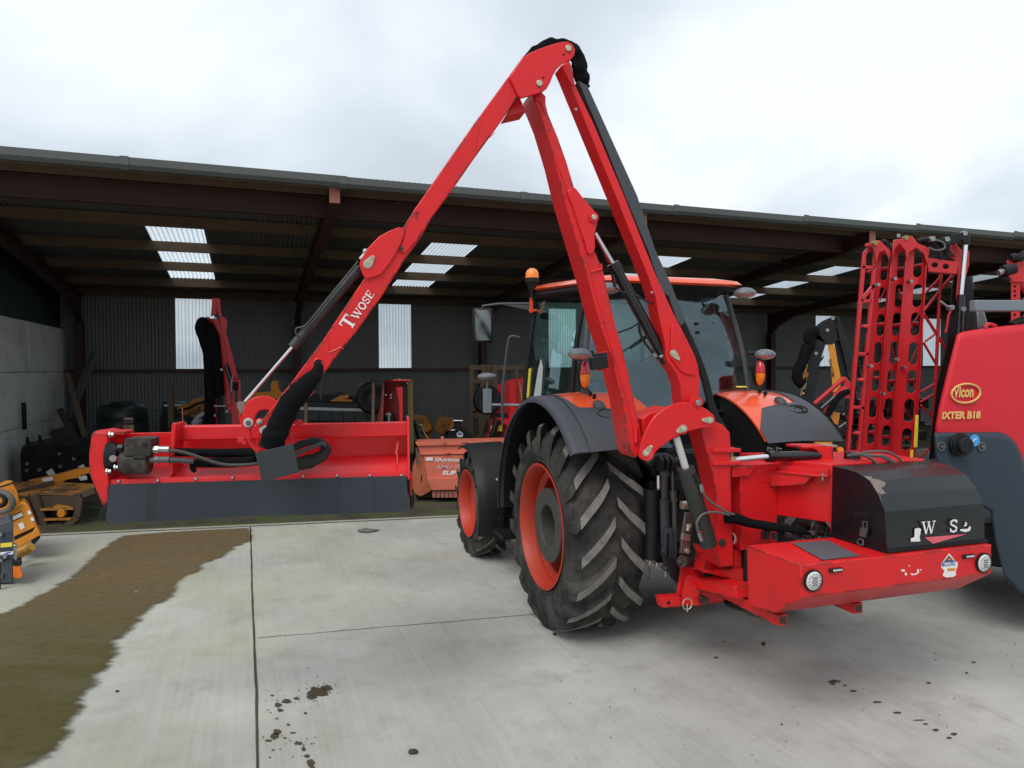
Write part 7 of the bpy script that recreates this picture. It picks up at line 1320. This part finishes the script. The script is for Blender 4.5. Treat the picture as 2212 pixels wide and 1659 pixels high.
for i in range(3): fr('lettering_bar', [(354 + 11 * i, 1140), (360 + 11 * i, 1140), (372 + 11 * i, 1096), (366 + 11 * i, 1096)], Ya - .010, .003, WHITE, 0)
PKW = mat('pinkish_print', (.62, .38, .38), .5); text('model_lettering', 'RMU', PKW, pt('ag', 372, 1215, Ya - .006), XW, UZ, .062, ag, bold=.03, shear=.25, fit=.245, ext=.004); text('model_lettering', '280', PKW, pt('ag', 556, 1200, Ya - .006), XW, UZ, .050, ag, bold=.01, fit=.125, ext=.004); text('model_lettering', 'SUPER', WHITE, pt('ag', 428, 1276, Ya - .006), XW, UZ, .070, ag, bold=.04, shear=.25, fit=.36, ext=.004)
fr('underline', [(556, 1206), (640, 1205), (640, 1209), (556, 1210)], Ya - .010, .003, PKW, 0)

# ---- left side: buckets, rusty topper, yellow flail head, grey machine
Yk = 12.0
for nm, lab, body, lip, lbl, hook in (
    ('loader_bucket', 'black bucket nearest the concrete wall, with two lifting hooks on top', [(200, 245), (215, 215), (260, 192), (500, 150), (552, 200), (560, 330), (552, 480), (450, 505), (300, 522), (205, 535), (198, 400), (190, 300)], [(260, 195), (495, 152), (545, 300), (380, 320), (330, 260)], [(435, 445), (490, 410), (525, 462), (462, 482)], [[(243, 112), (270, 112), (292, 190), (245, 190)], [(360, 95), (388, 95), (402, 160), (365, 165)]]),
    ('loader_bucket', 'black bucket on the right, partly behind the red belt cover of the flail head', [(560, 240), (600, 196), (720, 160), (830, 138), (900, 130), (900, 470), (700, 480), (556, 478), (545, 320)], [(600, 198), (830, 140), (900, 130), (860, 270), (720, 310), (650, 240)], [(735, 395), (790, 370), (820, 415), (770, 425)], [])):
    t = thing(nm, lab, 'bucket', (pt('ll', body[0][0] + 150, 500, Yk).x, Yk + .3, -.07), 'black loader buckets'); facing(t, 'shell', 'll', body, Yk, .6, BLACKP, .02); facing(t, 'back_plate', 'll', lip, Yk - .06, .06, BLACKM, .006); facing(t, 'paper_label', 'll', lbl, Yk - .08, .005, WHITE, 0)
    facing(t, 'skid_base', 'll', [(body[0][0] + 20, 470), (body[0][0] + 330, 455), (body[0][0] + 330, 660), (body[0][0] + 20, 660)], Yk + .1, .5, BLACKP, .01)
    for h_ in hook: facing(t, 'hook', 'll', h_, Yk + .1, .05, BLACKM, .004)
    for x, y in (((262, 368), (378, 424), (258, 430)) if hook else ((565, 273), (703, 321), (575, 392))): c_ = pt('ll', x, y, Yk - .02); mb = MB(); mb.cyl(c_ - Vector((0, .02, 0)), c_ + Vector((0, .03, 0)), .03, n=8); mb.build('bolt', STEEL, t)
facing(None, 'black_crate', 'll', [(468, 62), (620, 22), (690, 110), (700, 155), (570, 212), (540, 200), (500, 170)], 12.9, .3, mat('dull_black_plastic', (.03, .032, .036), .6), .01); tag(bpy.data.objects['black_crate'], 'black plastic sheet leaning behind the two black buckets', 'panel')
facing(None, 'steel_stand', 'll', [(520, 180), (700, 150), (720, 700), (520, 700)], 13.0, .2, BLACKM, .01); tag(bpy.data.objects['steel_stand'], 'dark stand behind the gap of the two black buckets', 'stand')

Yt = 9.55; tp = thing('topper_mower', 'rusty yellow topper mower standing on the mossy strip at the edge of the concrete', 'mower', (pt('ll', 450, 900, Yt).x, Yt, -.07))
def deck(pts, Y0s, m, name, par, th=.02):
    P = [pt('ll', x, y, Yy) for (x, y), Yy in zip(pts, Y0s)]; mb = MB(); mb.plate([P], Vector((0, 0, -th))); return mb.build(name, m, par, bevel=.003)
facing(tp, 'front_plate', 'll', [(182, 672), (330, 655), (740, 660), (782, 690), (732, 800), (400, 805), (430, 900), (250, 760)], Yt, .12, RUSTM, .01)
deck([(110, 560), (190, 530), (540, 538), (885, 556), (905, 610), (745, 660), (330, 660), (178, 655)], [Yt + .75, Yt + .9, Yt + .9, Yt + .8, Yt + .45, Yt, Yt, Yt], YELR, 'deck', tp)
deck([(455, 630), (560, 600), (740, 556), (700, 575), (520, 625)], [Yt + .18, Yt + .3, Yt + .7, Yt + .55, Yt + .2], GREYM, 'deck_plate', tp, .01).location.z += .015
for a_, b_, m in (((330, 660), (432, 975), RUSTM), ((215, 690), (360, 980), RUSTM), ((765, 650), (735, 870), RUSTM), ((735, 870), (625, 965), RUSTM), ((385, 980), (600, 965), RUSTM), ((900, 620), (770, 665), RUSTM)):
    mb = MB(); mb.bar(pt('ll', *a_, Yt - .04), pt('ll', *b_, Yt - .04), .09, .05, XW if abs(a_[0] - b_[0]) < 200 else UZ); mb.build('frame_bar', m, tp, bevel=.006)
mb = MB(); mb.bar(pt('ll', 390, 800, Yt - .05), pt('ll', 700, 790, Yt - .05), .03, .04, UZ); mb.bar(pt('ll', 420, 895, Yt - .05), pt('ll', 690, 888, Yt - .05), .03, .04, UZ); mb.build('yellow_rail', YELR, tp); c_ = pt('ll', 575, 840, Yt - .08); mb = MB(); mb.cyl(c_, c_ + Vector((0, .06, 0)), .055, n=20); mb.build('bearing_cover', YEL, tp, bevel=.006)
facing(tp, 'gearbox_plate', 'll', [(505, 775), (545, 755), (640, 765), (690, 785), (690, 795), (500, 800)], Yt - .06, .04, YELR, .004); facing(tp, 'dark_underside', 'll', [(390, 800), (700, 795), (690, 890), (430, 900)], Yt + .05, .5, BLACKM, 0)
mb = MB(); mb.bar(pt('ll', 165, 640, Yt + .1), pt('ll', 500, 545, Yt + .6), .06, .05, UZ); mb.build('drag_bar', RUSTM, tp)
facing(tp, 'side_skirt', 'll', [(250, 700), (330, 665), (420, 960), (380, 980)], Yt + .02, .6, RUSTM, 0)
facing(tp, 'yellow_beam', 'll', [(262, 532), (500, 482), (630, 450), (740, 418), (850, 408), (860, 450), (760, 480), (740, 500), (640, 518), (570, 552), (540, 540), (390, 545)], Yt + .95, .15, YEL, .006); facing(tp, 'paper_label', 'll', [(398, 508), (500, 490), (505, 535), (402, 548)], Yt + .93, .005, WHITE, 0); facing(tp, 'beam_fitting', 'll', [(740, 495), (820, 480), (830, 520), (760, 530)], Yt + .9, .1, MATS['worn_cream'], .01); facing(tp, 'beam_support', 'll', [(500, 530), (720, 500), (740, 600), (520, 600)], Yt + 1.0, .2, BLACKM, 0)

Yy = 7.45; yf = thing('flail_mower', 'bright yellow flail mower with coiled black hoses on the concrete at the left edge', 'mower', (pt('ll', 180, 1000, Yy).x, Yy, 0))
facing(yf, 'hood', 'll', [(-300, 640), (0, 588), (60, 565), (118, 560), (165, 640), (190, 742), (130, 760), (100, 900), (-300, 900)], Yy + .05, .35, YEL, .01); facing(yf, 'side_panel', 'll', [(-60, 860), (100, 800), (195, 742), (235, 735), (268, 762), (300, 830), (350, 960), (300, 985), (130, 1060), (110, 900), (-60, 900)], Yy, .3, YEL, .008)
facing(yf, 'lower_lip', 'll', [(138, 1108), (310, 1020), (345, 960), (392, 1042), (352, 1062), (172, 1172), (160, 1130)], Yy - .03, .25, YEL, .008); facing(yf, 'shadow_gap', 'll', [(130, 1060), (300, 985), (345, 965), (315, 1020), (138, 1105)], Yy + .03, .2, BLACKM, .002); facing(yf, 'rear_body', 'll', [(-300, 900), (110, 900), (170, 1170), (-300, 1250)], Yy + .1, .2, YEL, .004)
tb(yf, 'hose', 'll', [(-60, 620), (40, 640), (105, 690), (120, 750), (80, 805), (-20, 835), (-80, 830)], Yy - .08, .028, GREYM, 5, 10); tb(yf, 'hose', 'll', [(-60, 640), (20, 665), (50, 710), (30, 755), (-60, 780)], Yy - .08, .026, BLACKP, 5, 10)
facing(yf, 'data_label', 'll', [(104, 862), (200, 818), (222, 868), (122, 915)], Yy - .004, .004, BLACKP, 0); facing(yf, 'data_label_white', 'll', [(108, 872), (203, 828), (218, 860), (120, 905)], Yy - .008, .004, WHITE, 0); facing(yf, 'paper_label', 'll', [(168, 940), (215, 918), (235, 970), (200, 995)], Yy - .006, .004, WHITE, 0); facing(yf, 'paper_label', 'll', [(258, 820), (282, 808), (300, 840), (270, 850)], Yy - .006, .004, WHITE, 0); facing(yf, 'paper_label', 'll', [(288, 885), (315, 872), (328, 905), (298, 915)], Yy - .006, .004, WHITE, 0)
tb(yf, 'edge_rod', 'll', [(-40, 600), (40, 575), (115, 552)], Yy - .02, .01, BLACKM); facing(yf, 'black_skid', 'll', [(290, 1090), (370, 1050), (385, 1070), (310, 1150)], Yy - .02, .2, BLACKM, .01)
tb(yf, 'roller_end', 'll', [(170, 1222), (220, 1195), (255, 1180), (295, 1150)], Yy - .25, [.055, .05, .052, .05], mat('amber_plastic_roll', (.62, .33, .06), .45, var=.3, scale=25), 3, 14, .15); facing(yf, 'roller_bracket', 'll', [(120, 1130), (160, 1140), (165, 1240), (140, 1255), (125, 1200)], Yy - .2, .1, STEEL, .005)

Yg = 6.6; gm = thing('parked_implement', 'charcoal upright implement with stickers and an orange lamp, cut by the left edge', 'implement', (pt('ll', 60, 1500, Yg).x, Yg, 0))
facing(gm, 'upright', 'll', [(-120, 935), (5, 935), (95, 900), (128, 930), (122, 1498), (5, 1505), (-120, 1510)], Yg, .4, CHAR, .01); facing(gm, 'seam_plate', 'll', [(4, 1010), (126, 1000), (122, 1280), (4, 1275)], Yg - .01, .02, NAVY, .004); facing(gm, 'yellow_sticker', 'll', [(5, 1122), (116, 1112), (116, 1152), (5, 1162)], Yg - .014, .004, YELL, 0); facing(gm, 'striped_sticker', 'll', [(4, 1206), (124, 1196), (124, 1225), (4, 1234)], Yg - .014, .004, WHITE, 0); facing(gm, 'blue_stripe', 'll', [(20, 1228), (70, 1205), (115, 1200), (60, 1226)], Yg - .018, .004, mat('blue_stripe_print', (.05, .12, .5), .5), 0)
facing(gm, 'lamp_hood', 'll', [(120, 1292), (205, 1286), (210, 1330), (122, 1335)], Yg - .05, .15, BLACKP, .005); facing(gm, 'orange_lamp', 'll', [(124, 1335), (190, 1325), (205, 1400), (220, 1430), (205, 1448), (140, 1455), (122, 1440)], Yg - .04, .12, mat('orange_lens', (.75, .16, .01), .35, coat=.3), .012); facing(gm, 'bracket', 'll', [(135, 1150), (160, 1180), (160, 1290), (130, 1300)], Yg, .05, STEEL, .003); facing(gm, 'edge_blade', 'll', [(0, 1300), (14, 1300), (10, 1590), (0, 1610)], Yg - .15, .03, BLACKM, 0)
for x, y in ((12, 1035), (55, 1245), (15, 1285), (15, 1425), (10, 1570)): c_ = pt('ll', x, y, Yg - .02); mb = MB(); mb.cyl(c_ - Vector((0, .015, 0)), c_ + Vector((0, .02, 0)), .018, n=8); mb.build('bolt', STEEL, gm)
